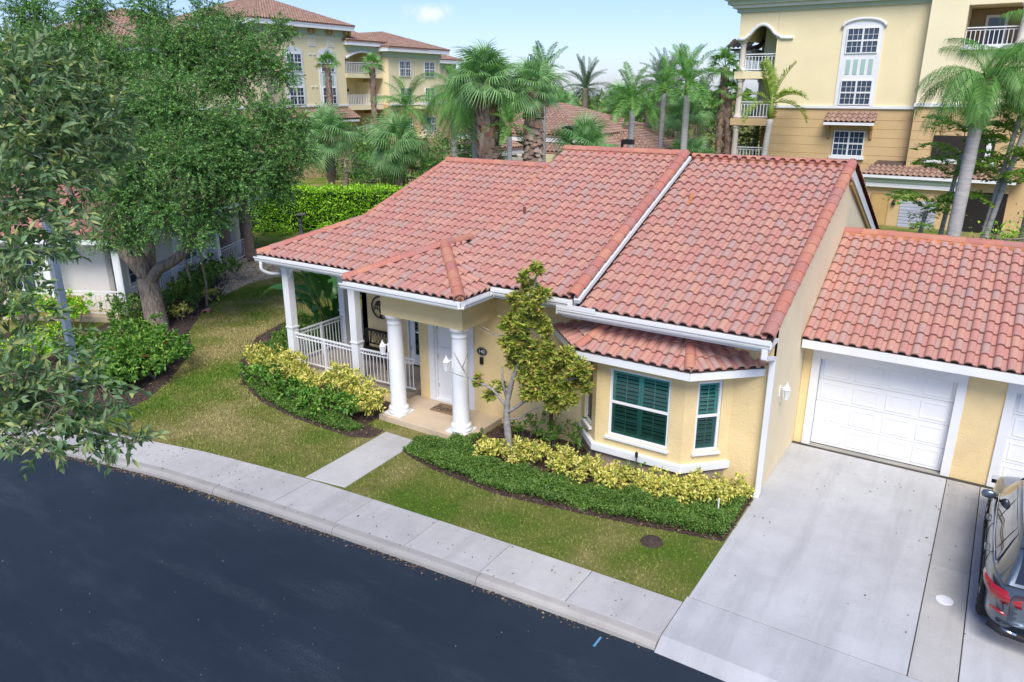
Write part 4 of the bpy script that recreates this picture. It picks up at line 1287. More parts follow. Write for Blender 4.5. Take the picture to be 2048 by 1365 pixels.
# glass panes lie just proud of the cabin
def side_pt(y, f, sx, off=.010):
    bw, tw, bz, top = upper(y)
    zt = top - (top - bz) * .14
    x0, z0 = bw, bz + .03
    xm, zm = bw * .35 + tw * .65, bz + (top - bz) * .62
    if f < .7:
        x, z = x0 + (xm - x0) * f / .7, z0 + (zm - z0) * f / .7
    else:
        x, z = xm + (tw - xm) * (f - .7) / .3, zm + (zt - zm) * (f - .7) / .3
    return (sx * (x - .012 + off), y, z + .004)
def pane(y0b, y1b, y0t, y1t, sx, name="side_window"):
    g = MB(); A, B = 8, 6
    for i in range(A + 1):
        for j in range(B + 1):
            f = j / B * .93
            yb = y0b + (y1b - y0b) * i / A; yt = y0t + (y1t - y0t) * i / A
            g.v.append(side_pt(yb + (yt - yb) * j / B, f, sx, .016))
    for i in range(A):
        for j in range(B):
            q = (i * (B + 1) + j, i * (B + 1) + j + 1, (i + 1) * (B + 1) + j + 1, (i + 1) * (B + 1) + j)
            g.f.append(q if sx > 0 else q[::-1])
    g.build(name, M_CGLASS, CAR, world=False, smooth=True)
for sx in (-1, 1):
    pane(.62, .98, .86, 1.02, sx, "quarter_window"); pane(1.02, 1.98, 1.06, 1.98, sx); pane(2.03, 3.10, 2.03, 2.62, sx)
    c = MB().tube([Vector(side_pt(y, 0.0, sx, .022)) for y in (.60, 1.0, 1.5, 2.0, 2.5, 3.1)], .011, 6)
    c.build("window_trim", M_CHROME, CAR, world=False, smooth=True)
    MB().tube([Vector(side_pt(y, .99, sx, .018)) + Vector((-sx * .06, 0, .05)) for y in (.75, 1.2, 1.8, 2.4, 2.65)], .014, 6).build("roof_rail", M_CHROME, CAR, world=False, smooth=True)
# rear window and windscreen
def band(ya, yb, wf, name):
    g = MB(); A = 10
    for y in np.linspace(ya, yb, 5):
        bw, tw, bz, top = upper(y)
        for i in range(A + 1):
            x = (-1 + 2 * i / A) * tw * wf
            g.v.append((x, y, top + .014 - .02 * (x / tw) ** 2 * 1.2))
    for r_ in range(4):
        for i in range(A):
            g.f.append((r_ * (A + 1) + i, r_ * (A + 1) + i + 1, (r_ + 1) * (A + 1) + i + 1, (r_ + 1) * (A + 1) + i))
    g.build(name, M_CGLASS, CAR, world=False, smooth=True)
band(.14, .58, .90, "rear_window"); band(2.80, 3.42, .92, "windscreen"); band(1.2, 2.4, .62, "sunroof")
# wheels
wm = MB().lathe([(.20, -.11), (.30, -.115), (.335, -.10), (.345, -.06), (.345, .06), (.335, .10), (.30, .115), (.20, .11)], (0, 0, 0), 32).mesh("tyre", M_TYRE, True)
rmsh = MB().lathe([(.235, -.09), (.235, .105), (.225, .112), (.215, .10), (.20, .04)], (0, 0, 0), 32)
for i in range(10):
    a = math.pi * 2 * i / 10
    rmsh.obox((.045 * math.cos(a), .045 * math.sin(a), .085), (.22 * math.cos(a + .12), .22 * math.sin(a + .12), .10), .03, .025)
rmsh.lathe([(.06, .06), (.06, .11), (.03, .118)], (0, 0, 0), 16)
rmsh = rmsh.mesh("rim", M_RIM)
hub = MB().lathe([(.0, 0), (.0, .01)], (0, 0, 0), 3)
for sx in (-1, 1):
    for y in AX:
        Mx = Matrix.Translation((sx * .825, y, WR)) @ Matrix.Rotation(sx * math.pi / 2, 4, 'Y')
        w = bpy.data.objects.new("wheel", wm); COL.objects.link(w); w.parent = CAR; w.matrix_basis = Mx
        link("rim", rmsh, w)
# lamps, bumper, exhausts, handles, mirrors, badge
for sx in (-1, 1):
    t_ = MB()
    pts = [(.36, .80, .92), (.865, .36, .97), (.80, .17, .93), (.66, .085, .90), (.42, .035, .885)]
    lo = [(.905, .52, .96), (.893, .36, .86), (.80, .155, .80), (.66, .07, .785), (.42, .022, .79)]
    up_ = [(.912, .54, .985), (.890, .38, .985), (.795, .19, .975), (.655, .11, .965), (.42, .055, .955)]
    V_ = []
    for (a, b2) in zip(lo, up_):
        for x, y, z in (a, ((a[0] + b2[0]) / 2 + .018, (a[1] + b2[1]) / 2 - .02, (a[2] + b2[2]) / 2), b2):
            V_.append((sx * (x + .028), y - .022, z))
    F_ = []
    for i in range(4):
        for j in range(2):
            q = (i * 3 + j, i * 3 + j + 1, i * 3 + j + 4, i * 3 + j + 3)
            F_.append(q if sx < 0 else q[::-1])
    t_.add(V_, F_)
    o = t_.build("tail_lamp", M_TAIL, CAR, world=False, smooth=True)
    sm_ = o.modifiers.new("s", 'SOLIDIFY'); sm_.thickness = .02
    MB().tube([(sx * .60, .035, .60), (sx * .72, .075, .61), (sx * .82, .16, .62)], .022, 6).build("reflector", M_TAIL, CAR, world=False, smooth=True)
    MB().tube([(sx * .44, -.005, .36), (sx * .58, .01, .355), (sx * .70, .07, .36)], [.035, .04, .03], 8).build("exhaust_trim", M_CHROME, CAR, world=False, smooth=True)
    MB().tube([(sx * .945, 1.18, .93), (sx * .968, 1.22, .935), (sx * .968, 1.36, .935), (sx * .945, 1.40, .93)], .017, 6).build("door_handle", M_PAINT, CAR, world=False, smooth=True)
    MB().tube([(sx * .945, 2.26, .90), (sx * .968, 2.30, .905), (sx * .968, 2.44, .905), (sx * .945, 2.48, .90)], .017, 6).build("door_handle", M_PAINT, CAR, world=False, smooth=True)
    mi = MB().lathe([(.0, -.11), (.075, -.09), (.095, -.02), (.09, .05), (.05, .10), (0, .11)], (0, 0, 0), 12)
    mo = mi.build("mirror", M_PAINT, CAR, world=False, smooth=True)
    mo.matrix_basis = Matrix.Translation((sx * 1.0, 2.92, 1.07)) @ Matrix.Rotation(R(90), 4, 'Y') @ Matrix.Diagonal((.85, .62, 1.05, 1))
    MB().obox((sx * .86, 2.95, 1.0), (sx * .97, 2.93, 1.04), .06, .03).build("mirror_arm", M_PLASTIC, CAR, world=False)
    MB().box(sx * .80 - .14, sx * .80 + .14, 4.28, 4.47, .68, .76).build("headlamp", M_CHROME, CAR, world=False)
    # door seams
    sj = MB()
    for y in (1.0, 2.0, 3.14):
        pr = lower(y)
        sj.tube([(sx * (x * 1.0 + .0015), y + (.14 if (y == 1.0 and z < .75) else 0), z) for x, z in pr[2:8]], .005, 4)
    sj.build("door_seam", M_PLASTIC, CAR, world=False)
    MB().obox((sx * .935, 1.32, .27), (sx * .94, 3.38, .27), .03, .10).build("sill_trim", M_PLASTIC, CAR, world=False)
MB().tube([(-.80, .10, .36), (-.62, .01, .33), (0, -.03, .32), (.62, .01, .33), (.80, .10, .36)], .055, 8).build("bumper_trim", M_PLASTIC, CAR, world=False, smooth=True)
MB().box(-.26, .26, -.035, -.012, .70, .82).build("number_plate", M_WHITE, CAR, world=False)
sj = MB().tube([(-.70, .09, 1.02), (-.72, .07, .88), (-.66, .05, .66), (0, .0, .62), (.66, .05, .66), (.72, .07, .88), (.70, .09, 1.02)], .005, 4)
sj.build("tailgate_seam", M_PLASTIC, CAR, world=False)
MB().tube([(-.58, .50, 1.52), (0, .40, 1.56), (.58, .50, 1.52)], .03, 6).build("spoiler", M_PAINT, CAR, world=False, smooth=True)

# ================================================================ plants
L_OAK = leaf_mat("oak_leaf", [(0.073, 0.197, 0.058), (0.115, 0.296, 0.079), (0.169, 0.379, 0.093), (0.099, 0.251, 0.089), (0.285, 0.511, 0.109)], .28)
L_OAKN = leaf_mat("near_oak_leaf", [(0.103, 0.194, 0.087), (0.158, 0.272, 0.126), (0.217, 0.352, 0.158), (0.13, 0.237, 0.134), (0.272, 0.387, 0.158), (0.177, 0.287, 0.15), (0.449, 0.502, 0.189)], .3)
L_GOLD = leaf_mat("gold_leaf", [(0.178, 0.297, 0.034), (0.624, 0.624, 0.122), (0.832, 0.743, 0.205), (0.713, 0.669, 0.137), (0.9, 0.817, 0.301)], .25, tcol=(1, 1.05, .5))
L_GREEN = leaf_mat("shrub_leaf", [(0.076, 0.205, 0.032), (0.119, 0.302, 0.043), (0.184, 0.389, 0.056), (0.108, 0.259, 0.043), (0.324, 0.475, 0.079)], .28)
L_DEEP = leaf_mat("deep_leaf", [(0.076, 0.18, 0.034), (0.117, 0.241, 0.045), (0.18, 0.31, 0.056), (0.096, 0.207, 0.039), (0.249, 0.372, 0.085)], .25)
L_LIME = leaf_mat("lime_leaf", [(0.172, 0.365, 0.029), (0.28, 0.558, 0.039), (0.408, 0.729, 0.06), (0.558, 0.858, 0.079)], .3)
L_MAG = leaf_mat("magnolia_leaf", [(0.203, 0.29, 0.051), (0.319, 0.406, 0.065), (0.464, 0.523, 0.087), (0.246, 0.334, 0.058), (0.551, 0.537, 0.116), (0.378, 0.435, 0.073), (0.58, 0.348, 0.13)], .22, rough=.35)
L_SABAL = leaf_mat("sabal_frond", [(0.154, 0.318, 0.119), (0.23, 0.422, 0.178), (0.306, 0.511, 0.2)], .25)
L_FEATHER = leaf_mat("feather_frond", [(0.097, 0.253, 0.055), (0.144, 0.337, 0.078), (0.217, 0.433, 0.1)], .3)
L_YELLOWPALM = leaf_mat("yellow_frond", [(0.234, 0.342, 0.05), (0.342, 0.432, 0.066), (0.18, 0.288, 0.05)], .3)
L_DATE = leaf_mat("date_frond", [(0.121, 0.199, 0.118), (0.155, 0.233, 0.136), (0.103, 0.172, 0.094)], .25)
L_DRY = leaf_mat("dry_frond", [(0.32, 0.23, 0.11), (0.24, 0.16, 0.08), (0.38, 0.29, 0.15)], .2)
L_BIRD = leaf_mat("paradise_leaf", [(0.035, 0.119, 0.031), (0.049, 0.154, 0.039), (0.077, 0.21, 0.042)], .3, rough=.3)
M_STEM = mat("green_stem", (0.12, 0.16, 0.05), .6, .2)
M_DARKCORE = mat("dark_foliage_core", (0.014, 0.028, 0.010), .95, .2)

def shrub(name, label, loc, blobs, lm, per=420, ln=.07, wd=.035, group=None, clump=.035, extra=None, cat="shrub", stems=4):
    t = thing(name, label, cat, loc, group=group)
    V, F = foliage(blobs, per, ln, wd, clump)
    V[:, 2] = np.maximum(V[:, 2], .005)
    link("foliage", np_mesh("foliage", V, F, lm), t, world=False)
    s = MB()
    for i in range(stems):
        bx = blobs[i % len(blobs)]
        a = random.uniform(0, 6.28)
        s.tube([(bx[0] * .35 + .04 * math.cos(a), bx[1] * .35 + .04 * math.sin(a), 0), (bx[0] * .7, bx[1] * .7, bx[2] * .6), (bx[0] + .1 * math.cos(a), bx[1] + .1 * math.sin(a), bx[2] + bx[3] * .3)], [.014, .010, .005], 5)
    s.build("stems", M_TWIG, t, world=False)
    if extra:
        extra(t)
    return t

def blobset(n, rad, h, r):
    o = []
    for i in range(n):
        a = random.uniform(0, 6.28); d = rad * math.sqrt(random.random())
        o.append((d * math.cos(a), d * math.sin(a), h * random.uniform(.55, 1.0), r * random.uniform(.75, 1.2)))
    return o

# --- gold variegated shrubs right of the walk, in front of the bay
GR_ = "gold variegated shrubs in the front beds"
pr = [(-8.62, 12.40, "left of the magnolia trunk"), (-7.92, 12.62, "just right of the magnolia trunk"), (-7.10, 12.72, "third from the portico, under the magnolia crown"), (-6.38, 12.62, "at the left corner of the bay window"),
      (-5.80, 12.66, "below the left half of the big bay window"), (-5.28, 12.76, "below the right half of the big bay window"), (-4.80, 12.86, "below the corner between the two bay windows"), (-4.40, 13.02, "below the narrow right bay window"), (-3.98, 13.28, "second from the driveway by the downspout"), (-3.62, 13.50, "nearest the driveway at the downspout foot")]
for i, (x, y, w) in enumerate(pr):
    big = i in (1, 2, 3, 7)
    shrub("gold_shrub", "gold variegated shrub " + w, (x, y, 0), blobset(14 if big else 11, .38 if big else .34, .40 if big else .33, .20), L_GOLD, 1900, .085, .042, GR_)
for i, (x, y, w) in enumerate([(-7.75, 13.5, "behind the magnolia against the wall"), (-7.15, 13.75, "against the left bay facet"), (-8.35, 13.6, "between the portico and the magnolia at the wall"), (-5.55, 13.05, "poking up below the big bay window")]):
    sm = i == 3
    shrub("green_shrub", "dark green leafy shrub " + w, (x, y, 0), blobset(3 if sm else 8, .12 if sm else .32, .5 if sm else .62, .15 if sm else .22), L_GREEN, 520, .10, .05, "green shrubs at the bay")
# --- left bed: gold row on top, green row in front
pl_ = [(-17.05, 13.15, "leftmost, outside the porch corner post"), (-16.35, 13.02, "at the foot of the porch corner post"), (-15.62, 12.95, "third from the left below the porch rail"), (-14.90, 12.9, "below the middle of the porch rail"), (-14.2, 12.85, "left of the second porch post"), (-13.5, 12.82, "right of the second porch post"), (-12.9, 12.75, "second from the portico on the porch side"), (-12.4, 12.62, "beside the left portico column")]
for i, (x, y, w) in enumerate(pl_):
    shrub("gold_shrub", "gold variegated shrub " + w, (x, y, 0), blobset(12, .42, .80 if i < 6 else .62, .24), L_GOLD, 1500, .095, .05, GR_)
pg_ = [(-16.7, 12.65, "at the left end of the row below the porch"), (-15.9, 12.4, "second from the left below the gold row"), (-15.1, 12.22, "third from the left below the gold row"), (-14.3, 12.12, "fourth from the left below the gold row"), (-13.5, 12.08, "fifth from the left below the gold row"), (-12.8, 12.05, "last of the row, nearest the portico")]
for i, (x, y, w) in enumerate(pg_):
    shrub("green_shrub", "bright green leafy shrub " + w, (x, y, 0), blobset(11, .40, .55, .23), L_GREEN, 1000, .11, .062, "green shrubs in the left bed")

# --- low dark ground cover
def cover(name, label, poly, n, h, lm, ln=.045, wd=.028, hfun=None):
    P = np.array(poly); lo, hi = P.min(0), P.max(0)
    q = RNG.uniform(lo, hi, (n * 3, 2)); q = q[in_poly(q, poly)][:n]
    hump = .65 + .35 * np.sin(q[:, 0] * 5.1 + 1.3 * np.sin(q[:, 1] * 6)) * np.sin(q[:, 1] * 5.3 + q[:, 0] * 2.1)
    z = h * hump * RNG.random(len(q)) ** .4
    p = np.c_[q, z]
    d = RNG.normal(size=(len(q), 3)) * .8 + np.array([0, 0, .7])
    V, F = leaves(p, d, ln, wd)
    return stuff(link(name, np_mesh(name, V, F, lm)), label, "ground cover")
cover("ground_cover", "low dark green ground cover edging the bed below the bay window", [(-10.46, 11.56), (-9.4, 11.33), (-7.6, 11.25), (-5.5, 11.58), (-3.22, 12.06), (-3.22, 13.45), (-4.6, 12.72), (-6.4, 12.32), (-8.1, 12.15), (-9.3, 12.5), (-9.45, 13.3), (-9.9, 12.5), (-10.46, 12.2)], 48000, .27, L_DEEP)
cover("ground_cover", "low blue-green ground cover edging the bed below the porch", [(-17.0, 12.38), (-15.6, 11.84), (-14.1, 11.59), (-12.4, 11.54), (-12.0, 11.9), (-13.3, 12.1), (-15.0, 12.35), (-16.6, 12.75), (-17.5, 12.9)], 26000, .24, L_DEEP)
cover("ground_cover", "low dark ground cover along the left side of the porch", [(-17.3, 13.4), (-18.2, 13.9), (-19.5, 15.6), (-20.2, 17.4), (-17.5, 17.8), (-16.8, 15.5), (-16.7, 13.9)], 26000, .45, L_DEEP, .07, .04)

# --- bird-of-paradise beside the porch
BP = thing("bird_of_paradise", "giant bird of paradise plant with paddle leaves left of the porch", "plant", (-17.7, 16.6, 0))
def paddle(L_, W_, droop):
    g = MB(); A = 10
    # petiole along z then blade bending outwards (+x)
    pts = []
    ang = R(82); p = V3((0, 0, 0)); 
    for i in range(A + 1):
        pts.append((p.copy(), ang)); p = p + V3((math.cos(ang), 0, math.sin(ang))) * L_ / A; ang -= droop / A
    for i, (q, a) in enumerate(pts):
        t = i / A; w = W_ * math.sin(math.pi * min(1, t * .93 + .07)) ** .75
        nz = V3((-math.sin(a), 0, math.cos(a)))
        g.v += [q + V3((0, w, 0)) + nz * w * .35, q + V3((0, w * .5, 0)) + nz * w * .1, q, q + V3((0, -w * .5, 0)) + nz * w * .1, q + V3((0, -w, 0)) + nz * w * .35]
    for i in range(A):
        for j in range(4):
            if j in (0, 3) and i % 3 == 1 and random.random() < .5:
                continue
            g.f.append((i * 5 + j, i * 5 + j + 1, i * 5 + j + 6, i * 5 + j + 5))
    return g.mesh("leaf", L_BIRD, True)
PAD = [paddle(1.35, .24, 1.3), paddle(1.5, .27, 1.9), paddle(1.15, .21, .7)]
for i in range(26):
    a = i * 2.4 + random.uniform(-.3, .3); d = random.uniform(.05, .75)
    x, y = d * math.cos(a), d * math.sin(a); hgt = random.uniform(.5, 1.75); tilt = random.uniform(.1, .35)
    top = V3((x + math.cos(a) * hgt * tilt, y + math.sin(a) * hgt * tilt, hgt))
    lf = link("leaf", PAD[i % 3], BP, M=Matrix.Translation(top) @ Matrix.Rotation(a, 4, 'Z') @ Matrix.Scale(random.uniform(.8, 1.15), 4), world=False)
    link("stalk", MB().tube([(x, y, 0), (x * 1.1, y * 1.1, hgt * .5), top], [.035, .025, .016], 6).mesh("stalk", M_STEM), BP, world=False)
lf = link("leaf", PAD[1], BP, M=Matrix.Translation((-.9, -.5, 1.3)) @ Matrix.Rotation(R(205), 4, 'Z') @ Matrix.Rotation(R(35), 4, 'Y') @ Matrix.Scale(1.2, 4), world=False)
link("stalk", MB().tube([(-.2, -.1, 0), (-.5, -.3, .8), (-.9, -.5, 1.3)], [.03, .025, .016], 6).mesh("stalk", M_STEM), BP, world=False)

# --- magnolia in front of the bay
MG = thing("magnolia_tree", "small magnolia with olive leaves and bare twigs in front of the bay window", "tree", (-8.25, 12.55, 0))
tr = MB()
tr.tube(smoothpath([(-8.24, 12.58, -.03), (-8.26, 12.58, .45), (-8.31, 12.58, 1.19), (-8.16, 12.58, 1.92), (-7.85, 12.58, 2.66), (-7.71, 12.58, 3.66), (-7.55, 12.56, 4.4)], 4), [.095] * 4 + [.08] * 4 + [.065] * 4 + [.052] * 4 + [.035] * 4 + [.02] * 4 + [.008], 8)
tr.tube(smoothpath([(-8.31, 12.58, 1.25), (-8.68, 12.56, 1.60), (-9.22, 12.55, 1.72), (-9.45, 12.52, 1.95), (-9.66, 12.50, 2.28)], 3), [.036] * 3 + [.03] * 3 + [.022] * 3 + [.014] * 3 + [.007], 7)
tr.tube([(-9.22, 12.55, 1.72), (-9.5, 12.50, 1.76), (-9.77, 12.48, 1.80)], [.018, .012, .005], 5)
tr.tube([(-9.45, 12.52, 1.95), (-9.42, 12.6, 2.12), (-9.38, 12.62, 2.28)], [.014, .009, .004], 5)
tr.tube([(-8.30, 12.58, 1.45), (-8.40, 12.56, 1.8), (-8.42, 12.58, 2.16)], [.032, .027, .022], 7)
tr.tube(smoothpath([(-8.31, 12.58, 1.1), (-7.95, 12.58, 1.4), (-7.59, 12.58, 1.7), (-6.99, 12.58, 2.12), (-6.54, 12.56, 2.32)], 3), [.04] * 3 + [.03] * 3 + [.022] * 3 + [.016] * 3 + [.008], 7)
tr.tube([(-8.29, 12.58, .95), (-8.0, 12.62, 1.05), (-7.7, 12.66, 1.3), (-7.3, 12.7, 1.5)], [.026, .02, .015, .008], 6)
tr.tube([(-7.88, 12.58, 2.6), (-8.35, 12.57, 2.88), (-8.75, 12.56, 2.86), (-8.98, 12.55, 2.95)], [.02, .014, .009, .004], 5)
tr.tube([(-8.6, 12.56, 2.87), (-8.75, 12.52, 2.97), (-8.9, 12.5, 3.02)], [.008, .006, .003], 5)
MAGB = [(-7.5, 12.47, 4.44, 0.11), (-7.88, 12.53, 4.21, 0.1), (-7.83, 12.73, 3.98, 0.13), (-8.08, 12.65, 3.69, 0.17), (-7.64, 12.47, 3.69, 0.2), (-7.51, 12.6, 3.9, 0.15), (-8.18, 12.61, 3.25, 0.17), (-7.8, 12.5, 3.24, 0.22), (-7.62, 12.7, 3.32, 0.18), (-8.16, 12.48, 2.74, 0.17), (-7.91, 12.58, 2.65, 0.24), (-7.45, 12.63, 2.72, 0.21), (-7.67, 12.6, 2.36, 0.22), (-7.27, 12.65, 2.25, 0.25), (-6.96, 12.71, 2.58, 0.2), (-6.81, 12.78, 2.2, 0.24), (-6.46, 12.54, 2.46, 0.15), (-6.44, 12.67, 2.09, 0.11), (-7.05, 12.69, 1.9, 0.24), (-7.39, 12.55, 1.93, 0.22), (-7.63, 12.44, 1.74, 0.17), (-7.22, 12.79, 1.48, 0.16), (-6.73, 12.55, 1.8, 0.13), (-7.82, 12.55, 2.11, 0.19), (-9.08, 12.6, 1.68, 0.10), (-8.73, 12.58, 1.45, 0.13), (-8.5, 12.61, 1.72, 0.09), (-8.18, 12.72, 2.33, 0.17), (-6.53, 12.45, 2.58, 0.16), (-7.36, 12.69, 2.5, 0.21), (-7.97, 12.57, 2.92, 0.19), (-8.27, 12.47, 3.11, 0.1), (-7.43, 12.68, 3.15, 0.13)]
Ps, Ds = [], []
for x, y, z, r in MAGB:
    r *= 1.22
    k = max(9, int(850 * r * r))
    c, d = ball(k, (x, y, z), r, .3, 1.0)
    for ci, di in zip(c, d):
        mth = 13                                   # a whorl of leaves at each twig tip
        a = RNG.uniform(0, 6.28, mth); el = RNG.uniform(-.35, .9, mth)
        Ps.append(np.repeat(ci[None], mth, 0)); Ds.append(np.c_[np.cos(a) * np.cos(el), np.sin(a) * np.cos(el), np.sin(el)] + di * .25)
        tr.tube([V3((x, y, z)), V3(ci)], [.008, .004], 4, cap=False)
V, F = leaves(np.concatenate(Ps), np.concatenate(Ds), .125, .048, .2)
tr.build("trunk", mat("lichen_bark", (.30, .28, .26), .95, .35, 9, .8, 40, .02), MG, smooth=True)
link("crown", np_mesh("crown", V, F, L_MAG), MG).matrix_parent_inverse = LOC[MG.name].inverted()

# --- generic crowns
def limb_tree(name, label, loc, limbs, lobes, lm, per, ln, wd, bark, clump=.10, twigs=5, group=None, skel=None, upb=.3, thin=1.0, spray_=None):
    """limbs: list of (points, r0, r1) in world space; lobes (x,y,z,r) in world space"""
    t = thing(name, label, "tree", loc, group=group)
    s = MB(); nodes = []
    for pts, r0, r1 in limbs:
        pp = smoothpath(pts, 5)
        s.tube(pp, [r0 + (r1 - r0) * i / (len(pp) - 1) for i in range(len(pp))], 10)
        nodes += pp
    tw = s
    for x, y, z, r in lobes:
        c = V3((x, y, z)); nb = min(nodes, key=lambda q: (q - c).length)
        mid = (nb + c) / 2 + V3((0, 0, -.12 * r)) + V3((random.uniform(-.2, .2), random.uniform(-.2, .2), 0)) * r
        tw.tube(smoothpath([nb, mid, c], 3), [thin * q for q in (.055 * r + .012, .05 * r + .01, .045 * r + .008, .04 * r + .007, .035 * r + .006, .03 * r + .005, .02 * r + .004)], 6, cap=False)
        for i in range(twigs):
            d = V3(unit(RNG.normal(size=(1, 3)))[0]) * r * random.uniform(.7, 1.0)
            tw.tube([c, c + d * .5 + V3((0, 0, .08 * r)), c + d], [thin * q for q in (.022 * r + .004, .012 * r + .003, .003)], 4, cap=False)
    if spray_:
        V, F, seg = sprays(lobes, per, spray_[0], spray_[1], ln, wd, spray_[2])
        if spray_[3]:
            for a, b in seg:
                tw.tube([V3(a), V3(b)], [spray_[3], spray_[3] * .5], 3, cap=False)
    else:
        V, F = foliage(lobes, per, ln, wd, clump, .9, upb)
    tw.build("trunk", bark, t, smooth=True)
    o = link("crown", np_mesh("crown", V, F, lm), t)
    return t

# --- the live oak on the left
OAK = [(-27.67, 13.46, 8.77, 1.42), (-27.53, 14.96, 9.29, 1.42), (-25.75, 13.08, 7.68, 1.62), (-26.27, 15.52, 8.64, 1.52), (-23.97, 15.93, 8.93, 1.42), (-23.78, 14.12, 7.08, 1.62), (-23.06, 16.64, 9.24, 1.42), (-22.06, 14.77, 7.39, 1.62), (-22.2, 16.83, 8.3, 1.42), (-21.35, 17.63, 8.93, 0.95), (-20.64, 17.9, 8.46, 0.66), (-21.34, 18.56, 9.74, 0.57), (-22.86, 18.12, 9.62, 0.95), (-20.73, 17.29, 7.05, 1.04), (-19.98, 17.65, 6.74, 0.66), (-20.89, 15.76, 6.48, 1.42), (-20.27, 17.03, 5.65, 1.04), (-19.7, 17.52, 5.96, 0.66), (-20.94, 14.27, 5.81, 1.52), (-22.19, 13.4, 5.67, 1.52), (-24.65, 13.14, 6.03, 1.52), (-20.37, 15.56, 5.13, 1.23), (-20.44, 17.18, 4.81, 0.76), (-21.01, 14.79, 4.23, 0.95), (-21.31, 13.45, 4.37, 1.14), (-22.51, 12.79, 4.66, 1.14), (-20.84, 14.03, 3.56, 0.57), (-25.56, 16.62, 10.27, 1.04), (-23.84, 17.74, 10.27, 0.76), (-27.81, 15.84, 10.48, 1.04), (-29.0, 14.39, 10.27, 1.14), (-22.41, 13.02, 3.56, 0.66), (-23.19, 12.51, 3.56, 0.57), (-20.99, 15.34, 5.58, 1.23)]
f_ = (-24.04, 14.13, 1.75)
limb_tree("live_oak_tree", "large live oak with forked grey trunk rising from the left lawn", (-23.7, 14.0, 0),
          [([(-23.62, 14.02, -.15), (-23.78, 14.08, .5), (-23.92, 14.12, 1.2), f_], .40, .33),
           ([f_, (-24.39, 13.77, 2.5), (-24.82, 13.48, 3.3), (-25.6, 13.0, 4.3), (-26.4, 13.2, 6.0)], .21, .07),
           ([f_, (-23.94, 14.01, 2.4), (-24.0, 13.83, 3.2), (-24.07, 13.84, 4.5), (-24.02, 14.25, 6.1), (-24.3, 15, 7.6)], .20, .05),
           ([(-24.1, 14.3, 1.7), (-24.44, 14.65, 2.6), (-24.89, 14.93, 3.8), (-24.53, 15.36, 5.5), (-24.39, 15.92, 7.3), (-24.2, 16.6, 9)], .20, .05),
           ([(-23.98, 14.2, 1.55), (-23.43, 14.24, 2.1), (-22.78, 14.46, 2.45), (-22.36, 14.81, 2.95), (-22.24, 15.23, 3.8), (-21.91, 15.78, 5.2), (-21.92, 16.39, 6.8), (-21.7, 17, 8)], .21, .05)],
          [(x, y, z, r * .86) for x, y, z, r in OAK], L_OAK, 400, .085, .046, M_BARK, .17, spray_=(13, .42, .3, 0.004))

# --- the near oak reaching into the picture from the left
FG = [(-5.87, 2.71, 7.77, 0.45), (-6.08, 3.09, 7.81, 0.42), (-5.53, 2.61, 7.59, 0.45), (-5.9, 3.1, 7.52, 0.4), (-5.32, 2.41, 7.38, 0.4), (-5.53, 2.75, 7.31, 0.4), (-6.17, 3.37, 7.39, 0.35), (-5.1, 2.2, 7.14, 0.35), (-5.35, 2.51, 7.05, 0.35), (-6.38, 3.57, 7.61, 0.35), (-4.82, 2.06, 6.94, 0.3), (-4.7, 1.93, 6.75, 0.22), (-4.59, 1.94, 6.58, 0.2), (-4.52, 1.8, 6.42, 0.26), (-4.41, 1.79, 6.24, 0.26), (-4.36, 1.9, 6.12, 0.2), (-4.38, 1.66, 6.14, 0.19), (-4.28, 1.79, 6.03, 0.2), (-4.3, 2.02, 5.98, 0.18), (-4.2, 2.05, 5.9, 0.14), (-4.18, 2.15, 5.8, 0.11), (-4.12, 2.18, 5.80, 0.06), (-4.25, 1.68, 6.0, 0.10), (-4.34, 1.6, 6.0, 0.10), (-4.16, 1.72, 5.97, 0.07), (-4.38, 2.15, 6.13, 0.16), (-4.21, 1.93, 5.93, 0.12), (-6.1, 2.89, 7.94, 0.4), (-6.27, 3.34, 7.77, 0.38)]
limb_tree("live_oak_tree", "near live oak whose leafy twigs hang into the left edge of the view", (-9.5, -2.9, -.05),
          [([(-9.5, -2.9, -.1), (-9.4, -2.7, 1.5), (-9.2, -2.3, 3.2), (-8.8, -1.8, 4.6)], .30, .22),
           ([(-8.8, -1.8, 4.6), (-7.8, -.4, 6.0), (-6.7, 1.2, 6.9), (-5.9, 2.3, 7.3)], .14, .025),
           ([(-8.2, -1.0, 5.5), (-6.9, .2, 6.2), (-5.7, 1.2, 6.4), (-4.9, 1.6, 6.3), (-4.5, 1.75, 6.15)], .09, .012),
           ([(-8.8, -1.8, 4.6), (-9.6, -2.6, 6.2), (-10.2, -3.4, 7.6)], .18, .06)],
          FG + [(-6.9, 1.2, 7.2, .5), (-7.6, .2, 7.2, .6), (-9, -2, 7.6, .9), (-10, -3, 8.2, 1.0), (-6.1, 1.1, 6.8, .4), (-5.4, 1.35, 6.6, .3)], L_OAKN, 420, .068, .027, M_TWIG, .07, twigs=6, thin=.38, spray_=(12, .17, .15, 0.0022))

